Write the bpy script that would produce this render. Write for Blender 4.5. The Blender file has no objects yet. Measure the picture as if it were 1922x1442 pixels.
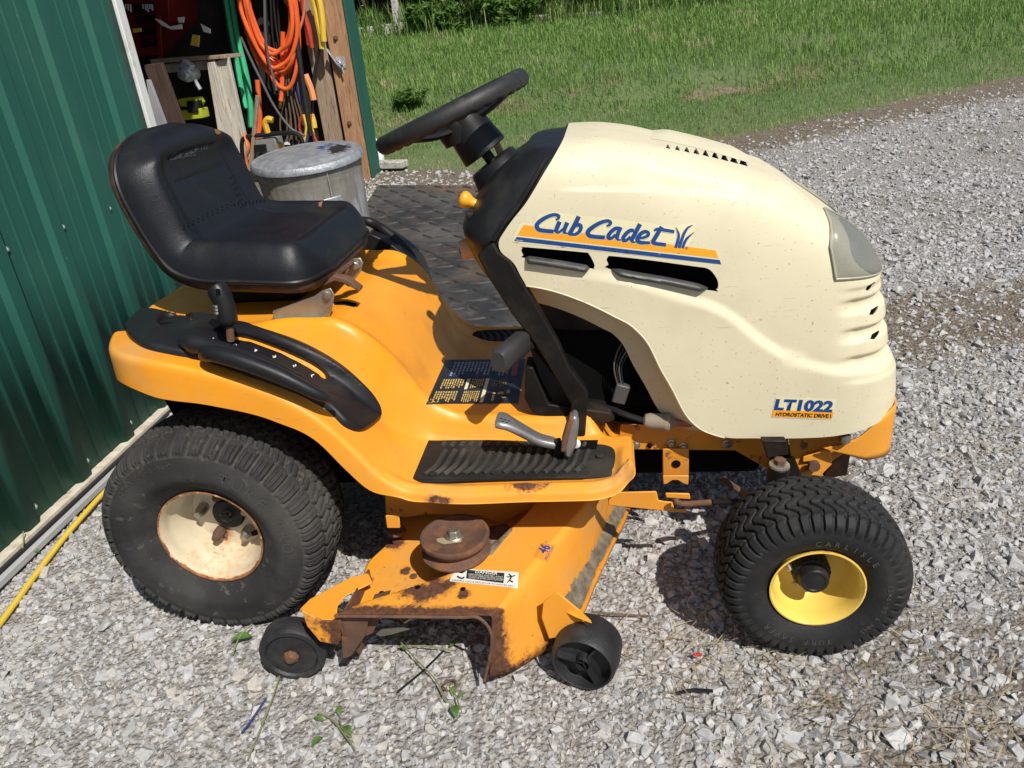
import bpy, bmesh, math, random
import numpy as np
from mathutils import Vector, Matrix
from mathutils.bvhtree import BVHTree
random.seed(7); RNG = np.random.default_rng(11)
PI = math.pi
scene = bpy.context.scene
COL = scene.collection

# ------------------------------------------------------------------ camera
CAM_LOC = np.array([0.8715, -1.6828, 1.1689])
YAW, PITCH, ROLL, FPX = -0.1533, 0.4398, -0.0993, 1428.4      # focal length in pixels of a 1922 px wide frame
PW, PH = 1922.0, 1442.0
cf = np.array([math.sin(YAW)*math.cos(PITCH), math.cos(YAW)*math.cos(PITCH), -math.sin(PITCH)])
cr0 = np.array([math.cos(YAW), -math.sin(YAW), 0.0]); cu0 = np.cross(cr0, cf)
cr = math.cos(ROLL)*cr0 + math.sin(ROLL)*cu0
cu = -math.sin(ROLL)*cr0 + math.cos(ROLL)*cu0
cam = bpy.data.cameras.new('camera'); cam_o = bpy.data.objects.new('camera', cam); COL.objects.link(cam_o)
cam.sensor_fit = 'HORIZONTAL'; cam.sensor_width = 36.0; cam.lens = 36.0*FPX/PW
cam.clip_start = 0.05; cam.clip_end = 500.0
cam_o.matrix_world = Matrix(((cr[0], cu[0], -cf[0], CAM_LOC[0]), (cr[1], cu[1], -cf[1], CAM_LOC[1]),
                             (cr[2], cu[2], -cf[2], CAM_LOC[2]), (0, 0, 0, 1)))
scene.camera = cam_o
def ray(px, py): return cf + cr*(px-PW/2)/FPX - cu*(py-PH/2)/FPX
def at(px, py, axis, val):
    """the point where the sight line of a measured photo position meets the plane axis = val"""
    d = ray(px, py); t = (val-CAM_LOC[axis])/d[axis]
    return Vector(CAM_LOC + t*d)
def at_depth(px, py, dep): return Vector(CAM_LOC + dep*ray(px, py))

# ------------------------------------------------------------------ light
SUN = Vector((0.5, -0.68, 1.0)).normalized()
w = bpy.data.worlds.new('World'); scene.world = w; w.use_nodes = True
nt = w.node_tree; nt.nodes.clear()
sky = nt.nodes.new('ShaderNodeTexSky'); sky.sky_type = 'NISHITA'; sky.sun_disc = False
sky.sun_elevation = math.asin(SUN.z); sky.sun_rotation = math.atan2(SUN.x, SUN.y)
sky.air_density = 1.0; sky.dust_density = 1.0; sky.ozone_density = 1.0
bg = nt.nodes.new('ShaderNodeBackground'); bg.inputs['Strength'].default_value = 0.075
wo = nt.nodes.new('ShaderNodeOutputWorld')
nt.links.new(sky.outputs[0], bg.inputs[0]); nt.links.new(bg.outputs[0], wo.inputs[0])
sl = bpy.data.lights.new('sun', 'SUN'); sl.energy = 4.4; sl.angle = math.radians(0.5); sl.color = (1.0, 0.955, 0.88)
so = bpy.data.objects.new('sun', sl); COL.objects.link(so)
so.rotation_euler = SUN.to_track_quat('Z', 'Y').to_euler()
vs = scene.view_settings; vs.view_transform = 'Standard'; vs.look = 'None'; vs.gamma = 1.0; vs.exposure = 0.16
vs.use_curve_mapping = False

# ------------------------------------------------------------------ helpers
def smooth(a, b, x):
    t = np.clip((np.asarray(x, float)-a)/(b-a), 0, 1); return t*t*(3-2*t)
def curve1(xs, ys):
    """monotone-ish smooth 1-D interpolation through measured points (Catmull-Rom on a table)"""
    xs = np.array(xs, float); ys = np.array(ys, float)
    m = np.gradient(ys, xs)
    def f(x):
        x = np.clip(np.asarray(x, float), xs[0], xs[-1]); i = np.clip(np.searchsorted(xs, x)-1, 0, len(xs)-2)
        h = xs[i+1]-xs[i]; t = (x-xs[i])/h
        return (ys[i]*(2*t**3-3*t**2+1) + m[i]*h*(t**3-2*t**2+t) + ys[i+1]*(-2*t**3+3*t**2) + m[i+1]*h*(t**3-t**2))
    return f
def spline(pts, n=8, closed=False):
    P = [Vector(p) for p in pts]; N = len(P); out = []
    rng = range(N if closed else N-1)
    for i in rng:
        if closed: a, b, c, d = P[(i-1) % N], P[i], P[(i+1) % N], P[(i+2) % N]
        else: a, b, c, d = P[max(i-1, 0)], P[i], P[i+1], P[min(i+2, N-1)]
        for k in range(n):
            t = k/n
            out.append(0.5*((2*b) + (c-a)*t + (2*a-5*b+4*c-d)*t*t + (3*b-a-3*c+d)*t**3))
    if not closed: out.append(P[-1].copy())
    return out

def link(name, me, parent=None, mat=None):
    o = bpy.data.objects.new(name, me); COL.objects.link(o)
    if mat is not None:
        me.materials.clear(); me.materials.append(mat)
    if parent is not None: o.parent = parent
    return o
def empty(name, loc=(0, 0, 0), parent=None):
    o = bpy.data.objects.new(name, None); COL.objects.link(o); o.location = loc; o.empty_display_size = 0.1
    if parent is not None: o.parent = parent
    return o
def tag(o, label=None, cat=None, group=None, kind=None):
    if label: o['label'] = label
    if cat: o['category'] = cat
    if group: o['group'] = group
    if kind: o['kind'] = kind
    return o

class MB:
    """collects shapes into ONE mesh"""
    def __init__(s): s.v = []; s.f = []
    def add(s, vs, fs):
        n = len(s.v); s.v += [tuple(p) for p in vs]; s.f += [tuple(i+n for i in f) for f in fs]; return s
    def grid(s, P, closed_u=False, closed_v=False, flip=False):
        P = np.asarray(P, float); nu, nv = P.shape[:2]; vs = P.reshape(-1, 3).tolist(); fs = []
        for i in range(nu if closed_u else nu-1):
            for j in range(nv if closed_v else nv-1):
                a = i*nv+j; b = ((i+1) % nu)*nv+j; c = ((i+1) % nu)*nv+(j+1) % nv; d = i*nv+(j+1) % nv
                fs.append((a, d, c, b) if flip else (a, b, c, d))
        return s.add(vs, fs)
    def box(s, c, size, M=None):
        hx, hy, hz = size[0]/2, size[1]/2, size[2]/2
        vs = [Vector((x*hx, y*hy, z*hz)) for x in (-1, 1) for y in (-1, 1) for z in (-1, 1)]
        if M is not None: vs = [M @ v for v in vs]
        vs = [v+Vector(c) for v in vs]
        return s.add(vs, [(0, 1, 3, 2), (4, 6, 7, 5), (0, 4, 5, 1), (2, 3, 7, 6), (0, 2, 6, 4), (1, 5, 7, 3)])
    def bar(s, a, b, w, h, up=(0, 0, 1), ext=0.0):
        """rectangular bar from a to b; w across, h along up"""
        a = Vector(a); b = Vector(b); d = (b-a).normalized(); up = Vector(up)
        side = d.cross(up)
        if side.length < 1e-5: side = d.cross(Vector((1, 0, 0)))
        side.normalize(); up = side.cross(d).normalized(); a = a-d*ext; b = b+d*ext
        vs = []
        for p in (a, b):
            for i, j in ((-1, -1), (1, -1), (1, 1), (-1, 1)): vs.append(p+side*(i*w/2)+up*(j*h/2))
        return s.add(vs, [(0, 3, 2, 1), (4, 5, 6, 7), (0, 1, 5, 4), (1, 2, 6, 5), (2, 3, 7, 6), (3, 0, 4, 7)])
    def tube(s, pts, r, seg=10, closed=False, caps=True, flat=None):
        P = [Vector(p) for p in pts]; N = len(P); rings = []; prev = None
        rr = r if hasattr(r, '__len__') else [r]*N
        for i in range(N):
            if closed: t = P[(i+1) % N]-P[i-1]
            else: t = P[min(i+1, N-1)]-P[max(i-1, 0)]
            t.normalize()
            if prev is None:
                n = t.cross(Vector((0, 0, 1)))
                if n.length < 1e-3: n = t.cross(Vector((1, 0, 0)))
            else: n = prev-t*prev.dot(t)
            n.normalize(); prev = n; b = t.cross(n)
            k = flat if flat else 1.0
            rings.append([P[i]+(n*math.cos(2*PI*j/seg)+b*math.sin(2*PI*j/seg)*k)*rr[i] for j in range(seg)])
        vs = [v for ring in rings for v in ring]; fs = []
        for i in range(N if closed else N-1):
            for j in range(seg):
                a = i*seg+j; b_ = i*seg+(j+1) % seg; c = ((i+1) % N)*seg+(j+1) % seg; d = ((i+1) % N)*seg+j
                fs.append((a, b_, c, d))
        if caps and not closed:
            fs.append(tuple(range(seg-1, -1, -1))); fs.append(tuple((N-1)*seg+j for j in range(seg)))
        return s.add(vs, fs)
    def lathe(s, prof, c, axis, seg=48, ref=None, a0=0.0, a1=2*PI, cap=False):
        """prof: (distance along axis, radius)"""
        ax = Vector(axis).normalized(); c = Vector(c)
        e1 = Vector(ref) if ref else (Vector((0, 0, 1)) if abs(ax.z) < .9 else Vector((1, 0, 0)))
        e1 = (e1-ax*e1.dot(ax)).normalized(); e2 = ax.cross(e1)
        full = abs(a1-a0-2*PI) < 1e-6; n = seg if full else seg+1
        P = [[c+ax*d+(e1*math.cos(a0+(a1-a0)*k/seg)+e2*math.sin(a0+(a1-a0)*k/seg))*r for (d, r) in prof] for k in range(n)]
        s.grid([[tuple(q) for q in row] for row in P], closed_u=full)
        if cap:
            m = len(prof); base = len(s.v)-n*m
            s.f.append(tuple(base+k*m for k in range(n))); s.f.append(tuple(base+k*m+m-1 for k in range(n-1, -1, -1)))
        return s
    def prism(s, poly, d):
        """poly: closed list of 3-D points (planar-ish), extruded by vector d"""
        P = [Vector(p) for p in poly]; d = Vector(d); n = len(P)
        vs = P+[p+d for p in P]
        fs = [tuple(range(n-1, -1, -1)), tuple(range(n, 2*n))]+[(i, (i+1) % n, n+(i+1) % n, n+i) for i in range(n)]
        return s.add(vs, fs)
    def mesh(s, name, sharp=35, do_smooth=True, recalc=True, merge=0.0):
        me = bpy.data.meshes.new(name); me.from_pydata(s.v, [], s.f)
        if recalc or merge:
            bm = bmesh.new(); bm.from_mesh(me)
            if merge: bmesh.ops.remove_doubles(bm, verts=bm.verts, dist=merge)
            if recalc: bmesh.ops.recalc_face_normals(bm, faces=bm.faces)
            bm.to_mesh(me); bm.free()
        if do_smooth:
            me.polygons.foreach_set('use_smooth', [True]*len(me.polygons))
            me.set_sharp_from_angle(angle=math.radians(sharp))
        me.update(); return me
    def build(s, name, mat, parent=None, bevel=0.0, seg=2, sharp=35, subsurf=0, solid=0.0, recalc=True, merge=0.0, smooth_=True):
        o = link(name, s.mesh(name, sharp, smooth_, recalc, merge), parent, mat)
        if solid:
            m = o.modifiers.new('solid', 'SOLIDIFY'); m.thickness = solid; m.offset = -1
        if bevel:
            m = o.modifiers.new('bevel', 'BEVEL'); m.width = bevel; m.segments = seg; m.limit_method = 'ANGLE'; m.angle_limit = math.radians(40)
            m.harden_normals = False
        if subsurf:
            m = o.modifiers.new('sub', 'SUBSURF'); m.levels = subsurf; m.render_levels = subsurf
        return o

def bvh_of(o):
    dg = bpy.context.evaluated_depsgraph_get(); dg.update()
    e = o.evaluated_get(dg); me = e.to_mesh(); mw = o.matrix_world.copy()
    vs = [mw @ v.co for v in me.vertices]; fs = [tuple(p.vertices) for p in me.polygons]
    e.to_mesh_clear(); return BVHTree.FromPolygons(vs, fs)
def drape(bvh, px, py, off=0.0015):
    """point of a surface seen at a measured photo position, lifted off it a little"""
    d = Vector(ray(px, py)).normalized()
    loc, n, i, t = bvh.ray_cast(Vector(CAM_LOC), d)
    if loc is None: return None
    if n.dot(d) > 0: n = -n
    return loc+n*off
def in_poly_np(x, y, poly):
    c = np.zeros(len(x), bool); j = len(poly)-1
    for i in range(len(poly)):
        xi, yi = poly[i]; xj, yj = poly[j]
        c ^= ((yi > y) != (yj > y)) & (x < (xj-xi)*(y-yi)/((yj-yi) or 1e-12)+xi); j = i
    return c
def in_poly(x, y, poly):
    c = False; j = len(poly)-1
    for i in range(len(poly)):
        xi, yi = poly[i]; xj, yj = poly[j]
        if (yi > y) != (yj > y) and x < (xj-xi)*(y-yi)/(yj-yi)+xi: c = not c
        j = i
    return c
def densify(poly, step):
    out = []
    for i in range(len(poly)):
        a = np.array(poly[i], float); b = np.array(poly[(i+1) % len(poly)], float); n = max(1, int(np.linalg.norm(b-a)/step))
        for k in range(n): out.append(tuple(a+(b-a)*k/n))
    return out
def flat_fill(loops):
    """triangulate 2-D outline loops (outer + holes) -> verts2d, tris"""
    from mathutils.geometry import delaunay_2d_cdt
    vs = []; es = []
    for L in loops:
        n = len(vs); vs += [Vector(p) for p in L]; es += [(n+i, n+(i+1) % len(L)) for i in range(len(L))]
    allp = vs; xs = [p[0] for p in vs]; ys = [p[1] for p in vs]
    step = max(max(max(xs)-min(xs), max(ys)-min(ys))/40, 2.5)
    outer = loops[0]
    gx = min(xs)+step/2
    while gx < max(xs):
        gy = min(ys)+step/2
        while gy < max(ys):
            if in_poly(gx, gy, outer): allp.append(Vector((gx, gy)))
            gy += step
        gx += step
    v2, e2, f2, *_ = delaunay_2d_cdt(allp, es, [], 0, 1e-6)
    keep = []
    for f in f2:
        cx = sum(v2[i][0] for i in f)/len(f); cy = sum(v2[i][1] for i in f)/len(f)
        if in_poly(cx, cy, outer) and not any(in_poly(cx, cy, h) for h in loops[1:]): keep.append(tuple(f))
    return v2, keep
def decal(name, loops, bvh, mat, parent, off=0.0015, step=6, thick=0.0):
    """a thin patch lying on a surface; loops are outlines measured in the photo"""
    if not isinstance(loops[0][0], (tuple, list)): loops = [loops]
    loops = [densify(L, step) for L in loops]
    v2, fs = flat_fill(loops)
    P = []; last = None
    for q in v2:
        p = drape(bvh, q[0], q[1], off)
        if p is None: p = last if last is not None else Vector((0, 0, -1))
        last = p; P.append(p)
    mb = MB(); mb.add(P, fs)
    return mb.build(name, mat, parent, sharp=60, solid=thick)
def pad(name, loops, bvh, mat, parent, height, edge=5.0, step=4, hfn=None):
    """a moulded pad lying on a surface, its rim rounded down; loops: outline + holes measured in the photo"""
    loops = [[(p.x, p.y) for p in spline([(a, b, 0) for a, b in L], 6, True)] for L in loops]
    loops = [densify(L, step) for L in loops]
    pts = []; es = []; hs = []
    from mathutils.geometry import delaunay_2d_cdt
    for L in loops:
        n = len(pts); pts += [Vector(p) for p in L]; es += [(n+i, n+(i+1) % len(L)) for i in range(len(L))]
    seg = [(np.array(L), np.roll(np.array(L), -1, 0)) for L in loops]
    def dist(x, y):
        q = np.array([x, y]); m = 1e9
        for A, B in seg:
            d = B-A; t = np.clip(((q-A)*d).sum(1)/((d*d).sum(1)+1e-9), 0, 1); m = min(m, np.min(np.linalg.norm(q-(A+d*t[:, None]), axis=1)))
        return m
    xs = [p[0] for p in pts]; ys = [p[1] for p in pts]; inner = []
    for L in loops:
        n = len(L)
        for i in range(n):
            a = np.array(L[i-1]); b = np.array(L[(i+1) % n]); t = b-a; t = t/(np.linalg.norm(t)+1e-9); nr = np.array([-t[1], t[0]])
            for f in (.12, .35, .7, 1.05):
                for sg in (1, -1):
                    q = np.array(L[i])+nr*sg*edge*f
                    if in_poly(q[0], q[1], loops[0]) and not any(in_poly(q[0], q[1], h) for h in loops[1:]) and dist(*q) > edge*f*.85: inner.append(q)
    gx = min(xs)
    while gx < max(xs):
        gy = min(ys)
        while gy < max(ys):
            if in_poly(gx, gy, loops[0]) and not any(in_poly(gx, gy, h) for h in loops[1:]) and dist(gx, gy) > edge*1.2: inner.append((gx, gy))
            gy += step*1.6
        gx += step*1.6
    v2, e2, f2, *_ = delaunay_2d_cdt(pts+[Vector(q) for q in inner], es, [], 0, 1e-6)
    keep = []
    for f in f2:
        cx = sum(v2[i][0] for i in f)/len(f); cy = sum(v2[i][1] for i in f)/len(f)
        if in_poly(cx, cy, loops[0]) and not any(in_poly(cx, cy, h) for h in loops[1:]): keep.append(tuple(f))
    P = []; last = Vector((0, 0, -1))
    for q in v2:
        d = Vector(ray(q[0], q[1])).normalized(); loc, n_, i_, t_ = bvh.ray_cast(Vector(CAM_LOC), d)
        if loc is None: P.append(last); continue
        nn = Vector((0, 0, 0))
        for o2 in ((0, 0), (6, 0), (-6, 0), (0, 6), (0, -6)):
            l2, n2, i2, t2 = bvh.ray_cast(Vector(CAM_LOC), Vector(ray(q[0]+o2[0], q[1]+o2[1])).normalized())
            if l2 is not None: nn += n2 if n2.dot(d) < 0 else -n2
        nn.normalize(); t = min(dist(q[0], q[1])/edge, 1.0)
        h = height*(1-(1-t)**2)**.5 if t > 1e-4 else -.001
        if hfn: h += hfn(q[0], q[1])*t
        last = loc+nn*h; P.append(last)
    mb = MB(); mb.add(P, keep); return mb.build(name, mat, parent, sharp=80)
def stroke_poly(pts, w, n=6, ends=True):
    """outline polygon of a pen stroke (2-D)"""
    P = [p for p in spline([(a, b, 0) for a, b in pts], n)]
    ww = w if hasattr(w, '__len__') else [w]*len(P)
    if len(ww) != len(P): ww = np.interp(np.linspace(0, 1, len(P)), np.linspace(0, 1, len(ww)), ww)
    L = []; R = []
    for i, p in enumerate(P):
        t = P[min(i+1, len(P)-1)]-P[max(i-1, 0)]; t.normalize(); nrm = Vector((-t.y, t.x, 0))
        L.append(p+nrm*ww[i]/2); R.append(p-nrm*ww[i]/2)
    return [(q.x, q.y) for q in L]+[(q.x, q.y) for q in reversed(R)]
def strokes(name, lines, bvh, mat, parent, off):
    """pen strokes laid on a surface; lines: list of (points in the photo, width)"""
    mb = MB()
    for pts, wd in lines:
        P = spline([(a, b, 0) for a, b in pts], 8); n = len(P)
        ww = np.interp(np.linspace(0, 1, n), np.linspace(0, 1, len(wd)), wd) if hasattr(wd, '__len__') else [wd]*n
        row = []
        for i, p in enumerate(P):
            t = P[min(i+1, n-1)]-P[max(i-1, 0)]; t.normalize(); nr = Vector((-t.y, t.x, 0))
            a = drape(bvh, *(p+nr*ww[i]/2).xy, off); b = drape(bvh, *(p-nr*ww[i]/2).xy, off)
            if a is None or b is None: continue
            row.append([tuple(a), tuple(b)])
        if len(row) > 1: mb.grid(row)
    return mb.build(name, mat, parent, sharp=180)
_text_cache = {}
def text_2d(txt, bold=0.0, shear=0.0):
    """glyph outlines as filled 2-D mesh, height 1 = cap height"""
    k = (txt, bold, shear)
    if k in _text_cache: return _text_cache[k]
    cu_ = bpy.data.curves.new('t', 'FONT'); cu_.body = txt; cu_.size = 1.0; cu_.shear = shear; cu_.offset = bold; cu_.resolution_u = 3
    o = bpy.data.objects.new('t', cu_); COL.objects.link(o)
    dg = bpy.context.evaluated_depsgraph_get(); dg.update()
    me = bpy.data.meshes.new_from_object(o.evaluated_get(dg))
    vs = [(v.co.x, v.co.y) for v in me.vertices]; fs = [tuple(p.vertices) for p in me.polygons]
    bpy.data.objects.remove(o); bpy.data.curves.remove(cu_); bpy.data.meshes.remove(me)
    a = np.array(vs); mn = a.min(0); mx = a.max(0)
    a = (a-mn); sz = mx-mn
    _text_cache[k] = (a/sz, fs, sz); return _text_cache[k]
def text_quad(name, txt, quad, bvh, mat, parent, off=0.002, bold=0.02, shear=0.0):
    """writing fitted into a measured quad TL,TR,BR,BL (photo positions) on a surface"""
    a, fs, sz = text_2d(txt, bold, shear); TL, TR, BR, BL = [np.array(q, float) for q in quad]
    P = []
    for u, v in a:
        q = (BL*(1-u)+BR*u)*(1-v)+(TL*(1-u)+TR*u)*v
        p = drape(bvh, q[0], q[1], off); P.append(p if p is not None else Vector((0, 0, -1)))
    mb = MB(); mb.add(P, fs); return mb.build(name, mat, parent, sharp=180)
def text_plane(name, txt, o, ex, ey, mat, parent, bold=0.02, shear=0.0, thick=0.0):
    """writing on a plane: origin o (lower left), ex full width vector, ey full height vector"""
    a, fs, sz = text_2d(txt, bold, shear); o = Vector(o); ex = Vector(ex); ey = Vector(ey)
    mb = MB(); mb.add([o+ex*u+ey*v for u, v in a], fs); return mb.build(name, mat, parent, sharp=180, solid=thick)

# ------------------------------------------------------------------ materials
def N(nt, t, **kw):
    n = nt.nodes.new(t)
    for k, v in kw.items():
        if k in n.inputs: n.inputs[k].default_value = v
        else: setattr(n, k, v)
    return n
def mapr(nt, src, a, b, c=0.0, d=1.0):
    m = N(nt, 'ShaderNodeMapRange'); nt.links.new(src, m.inputs[0])
    for i, v in enumerate((a, b, c, d)): m.inputs[i+1].default_value = v
    return m.outputs[0]
def mixc(nt, fac, a, b, mode='MIX'):
    m = N(nt, 'ShaderNodeMix', data_type='RGBA', blend_type=mode)
    if isinstance(fac, (int, float)): m.inputs[0].default_value = fac
    else: nt.links.new(fac, m.inputs[0])
    for i, c in ((6, a), (7, b)):
        if isinstance(c, tuple): m.inputs[i].default_value = (*c[:3], 1)
        else: nt.links.new(c, m.inputs[i])
    return m.outputs[2]
def mth(nt, op, a, b=None):
    m = N(nt, 'ShaderNodeMath', operation=op)
    for i, x in enumerate((a, b)):
        if x is None: continue
        if isinstance(x, (int, float)): m.inputs[i].default_value = x
        else: nt.links.new(x, m.inputs[i])
    return m.outputs[0]
def noise(nt, co, scale, detail=4.0, rough=0.55, stretch=None, dist=0.0):
    if stretch:
        mp = N(nt, 'ShaderNodeMapping'); mp.inputs['Scale'].default_value = stretch; nt.links.new(co, mp.inputs[0]); co = mp.outputs[0]
    n = N(nt, 'ShaderNodeTexNoise'); n.inputs['Scale'].default_value = scale; n.inputs['Detail'].default_value = detail
    n.inputs['Roughness'].default_value = rough; n.inputs['Distortion'].default_value = dist
    nt.links.new(co, n.inputs[0]); return n.outputs[0]
def material(name, col, rough=0.5, metal=0.0, vary=0.12, vscale=6.0, layers=(), bump=None, spec=0.5, coat=0.0, attr=None, alpha=None, trans=0.0, rvary=0.1, vstretch=None):
    """layers: (scale, threshold, softness, colour, roughness or None, detail[, stretch]); attr: (attribute, colour, rough, noise scale)"""
    m = bpy.data.materials.new(name); m.use_nodes = True; nt = m.node_tree; nt.nodes.clear()
    out = N(nt, 'ShaderNodeOutputMaterial'); b = N(nt, 'ShaderNodeBsdfPrincipled'); nt.links.new(b.outputs[0], out.inputs[0])
    co = N(nt, 'ShaderNodeTexCoord').outputs['Object']
    n0 = noise(nt, co, vscale, 5.0, 0.6, vstretch)
    f = mapr(nt, n0, 0.3, 0.7, 1.0-vary, 1.0+vary)
    c = mixc(nt, 1.0, tuple(col), f, 'MULTIPLY') if vary else None
    if c is None:
        c = mixc(nt, 0.0, tuple(col), tuple(col))
    n1 = noise(nt, co, vscale*4.3, 4.0)
    r = mapr(nt, n1, 0.3, 0.7, max(rough-rvary, 0.02), min(rough+rvary, 1.0))
    mt = None
    for L in layers:
        sc, th, sf, lc, lr, de = L[:6]
        nn = noise(nt, co, sc, de, 0.6, L[6] if len(L) > 6 else None)
        k = mapr(nt, nn, th-sf, th+sf)
        c = mixc(nt, k, c, tuple(lc))
        if lr is not None:
            mm = N(nt, 'ShaderNodeMix', data_type='FLOAT'); nt.links.new(k, mm.inputs[0]); nt.links.new(r, mm.inputs[2]); mm.inputs[3].default_value = lr
            r = mm.outputs[0]
    if attr:
        for (an, ac, ar, ans) in attr:
            A = N(nt, 'ShaderNodeAttribute', attribute_name=an)
            nn = noise(nt, co, ans, 6.0, 0.7)
            lo, hi, top = (0.43, 0.60, 1.0) if an not in ('dirt', 'groove') else (0.15, 0.95, 0.75)
            k = mapr(nt, mth(nt, 'MULTIPLY', mth(nt, 'GREATER_THAN', A.outputs['Fac'], 0.005), mth(nt, 'ADD', A.outputs['Fac'], mth(nt, 'MULTIPLY', mth(nt, 'SUBTRACT', nn, 0.5), 1.5 if top == 1.0 else 0.9))), lo, hi, 0.0, top)
            n3 = noise(nt, co, ans*2.2, 5.0); cc = mixc(nt, mapr(nt, n3, 0.35, 0.65), tuple(x*0.6 for x in ac), tuple(x*1.25 for x in ac))
            if an == 'rust':
                kh = mapr(nt, mth(nt, 'MULTIPLY', mth(nt, 'GREATER_THAN', A.outputs['Fac'], 0.005), mth(nt, 'ADD', A.outputs['Fac'], mth(nt, 'MULTIPLY', mth(nt, 'SUBTRACT', noise(nt, co, ans*1.7, 7.0, 0.75), 0.5), 2.2))), 0.25, 0.62, 0.0, 0.65)
                c = mixc(nt, kh, c, (ac[0]*3.0, ac[1]*2.6, ac[2]*1.3))
            c = mixc(nt, k, c, cc)
            mm = N(nt, 'ShaderNodeMix', data_type='FLOAT'); nt.links.new(k, mm.inputs[0]); nt.links.new(r, mm.inputs[2]); mm.inputs[3].default_value = ar
            r = mm.outputs[0]
    nt.links.new(c, b.inputs['Base Color']); nt.links.new(r, b.inputs['Roughness'])
    b.inputs['Metallic'].default_value = metal; b.inputs['Specular IOR Level'].default_value = spec
    if coat: b.inputs['Coat Weight'].default_value = coat; b.inputs['Coat Roughness'].default_value = 0.15
    if trans: b.inputs['Transmission Weight'].default_value = trans
    if alpha is not None: b.inputs['Alpha'].default_value = alpha
    if bump:
        h = None
        for (bs, bd) in (bump if isinstance(bump[0], tuple) else (bump,)):
            bn = noise(nt, co, bs, 5.0, 0.6); bp = N(nt, 'ShaderNodeBump'); bp.inputs['Distance'].default_value = bd; bp.inputs['Strength'].default_value = 1.0
            nt.links.new(bn, bp.inputs['Height'])
            if h is not None: nt.links.new(h, bp.inputs['Normal'])
            h = bp.outputs[0]
        nt.links.new(h, b.inputs['Normal'])
    return m
RUST = (0.11, 0.045, 0.022)
ORANGE = (0.82, 0.312, 0.016)
M = {}
M['orange'] = material('orange_paint', ORANGE, 0.40, vary=0.08, vscale=4, rvary=0.12, spec=0.4,
    layers=((7, 0.62, 0.12, (0.60, 0.24, 0.03), 0.6, 6), (2.2, 0.60, 0.14, (0.74, 0.33, 0.05), 0.62, 6), (26, 0.70, 0.03, (0.50, 0.24, 0.07), 0.7, 5, (1, 1, 5)), (60, 0.735, 0.02, (0.25, 0.11, 0.03), 0.7, 3), (3, 0.70, 0.12, (0.55, 0.33, 0.12), 0.6, 5)),
    bump=(180, 0.00015), attr=(('rust', RUST, 0.9, 45), ('dirt', (0.23, 0.15, 0.08), 0.9, 30)))
M['orange_dull'] = material('orange_paint_weathered', (0.66, 0.25, 0.02), 0.5, vary=0.15, vscale=9,
    layers=((30, 0.64, 0.03, (0.16, 0.08, 0.03), 0.8, 5), (6, 0.62, 0.12, (0.45, 0.2, 0.05), 0.7, 5)), bump=(120, 0.0003))
M['cream'] = material('cream_plastic', (0.69, 0.625, 0.44), 0.48, spec=0.35, vary=0.04, vscale=3, rvary=0.07,
    layers=((150, 0.70, 0.02, (0.40, 0.33, 0.2), 0.6, 2), (5, 0.60, 0.14, (0.60, 0.535, 0.37), 0.58, 6), (60, 0.68, 0.03, (0.50, 0.44, 0.31), 0.6, 5, (.25, 1, 4)), (22, 0.715, 0.012, (0.36, 0.32, 0.24), 0.6, 4, (.18, 1, 3))),
    bump=(260, 0.00008))
M['vinyl'] = material('black_vinyl', (0.009, 0.010, 0.014), 0.42, vary=0.3, vscale=5, rvary=0.06, spec=0.36,
    layers=((9, 0.66, 0.1, (0.022, 0.019, 0.016), 0.5, 6),), bump=((420, 0.0005), (90, 0.0003)))
M['pan'] = material('seat_pan', (0.03, 0.018, 0.012), 0.5, vary=0.3, layers=((14, 0.52, 0.1, (0.11, 0.045, 0.02), 0.8, 6),), bump=(80, 0.0004))
M['black'] = material('black_plastic', (0.012, 0.012, 0.014), 0.42, vary=0.2, rvary=0.08, spec=0.3, layers=((8, 0.64, 0.1, (0.03, 0.029, 0.028), 0.6, 6),), bump=(300, 0.0002))
M['black_metal'] = material('black_steel', (0.010, 0.009, 0.008), 0.5, vary=0.3, spec=0.22, layers=((12, 0.62, 0.1, (0.032, 0.022, 0.015), 0.7, 6),), bump=(90, 0.0003))
M['rubber'] = material('tyre_rubber', (0.015, 0.015, 0.016), 0.7, vary=0.25, vscale=7, layers=((12, 0.62, 0.12, (0.036, 0.034, 0.032), 0.9, 6), (60, 0.70, 0.05, (0.06, 0.056, 0.05), 0.9, 4)), bump=((160, 0.0006), (40, 0.0005)), spec=0.35)
M['rubber_r'] = material('old_tyre_rubber', (0.028, 0.028, 0.028), 0.78, vary=0.3, vscale=6, layers=((7, 0.55, 0.14, (0.062, 0.059, 0.054), 0.92, 7), (40, 0.66, 0.06, (0.10, 0.094, 0.082), 0.95, 5)), bump=((160, 0.0007), (45, 0.0007)), spec=0.3,
    attr=(('groove', (0.105, 0.095, 0.078), 0.95, 60),))
M['wheel_plastic'] = material('gauge_wheel_plastic', (0.016, 0.016, 0.018), 0.5, vary=0.3, layers=((10, 0.6, 0.1, (0.05, 0.048, 0.045), 0.7, 6),), bump=((260, 0.0009), (60, 0.0008)))
M['rim_cream'] = material('cream_rim_paint', (0.60, 0.525, 0.37), 0.38, vary=0.08, layers=((7, 0.58, 0.12, (0.48, 0.40, 0.28), 0.6, 6), (16, 0.655, 0.05, (0.40, 0.19, 0.07), 0.7, 7), (13, 0.69, 0.025, (0.10, 0.035, 0.015), 0.9, 6)), bump=(60, 0.0003), attr=(('rust', (0.24, 0.10, 0.04), 0.9, 40),))
M['rim_yellow'] = material('yellow_rim_paint', (0.78, 0.54, 0.11), 0.33, vary=0.06, layers=((30, 0.70, 0.03, (0.4, 0.2, 0.05), 0.7, 5),), bump=(80, 0.0002), attr=(('rust', (0.30, 0.13, 0.04), 0.9, 40),))
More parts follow.
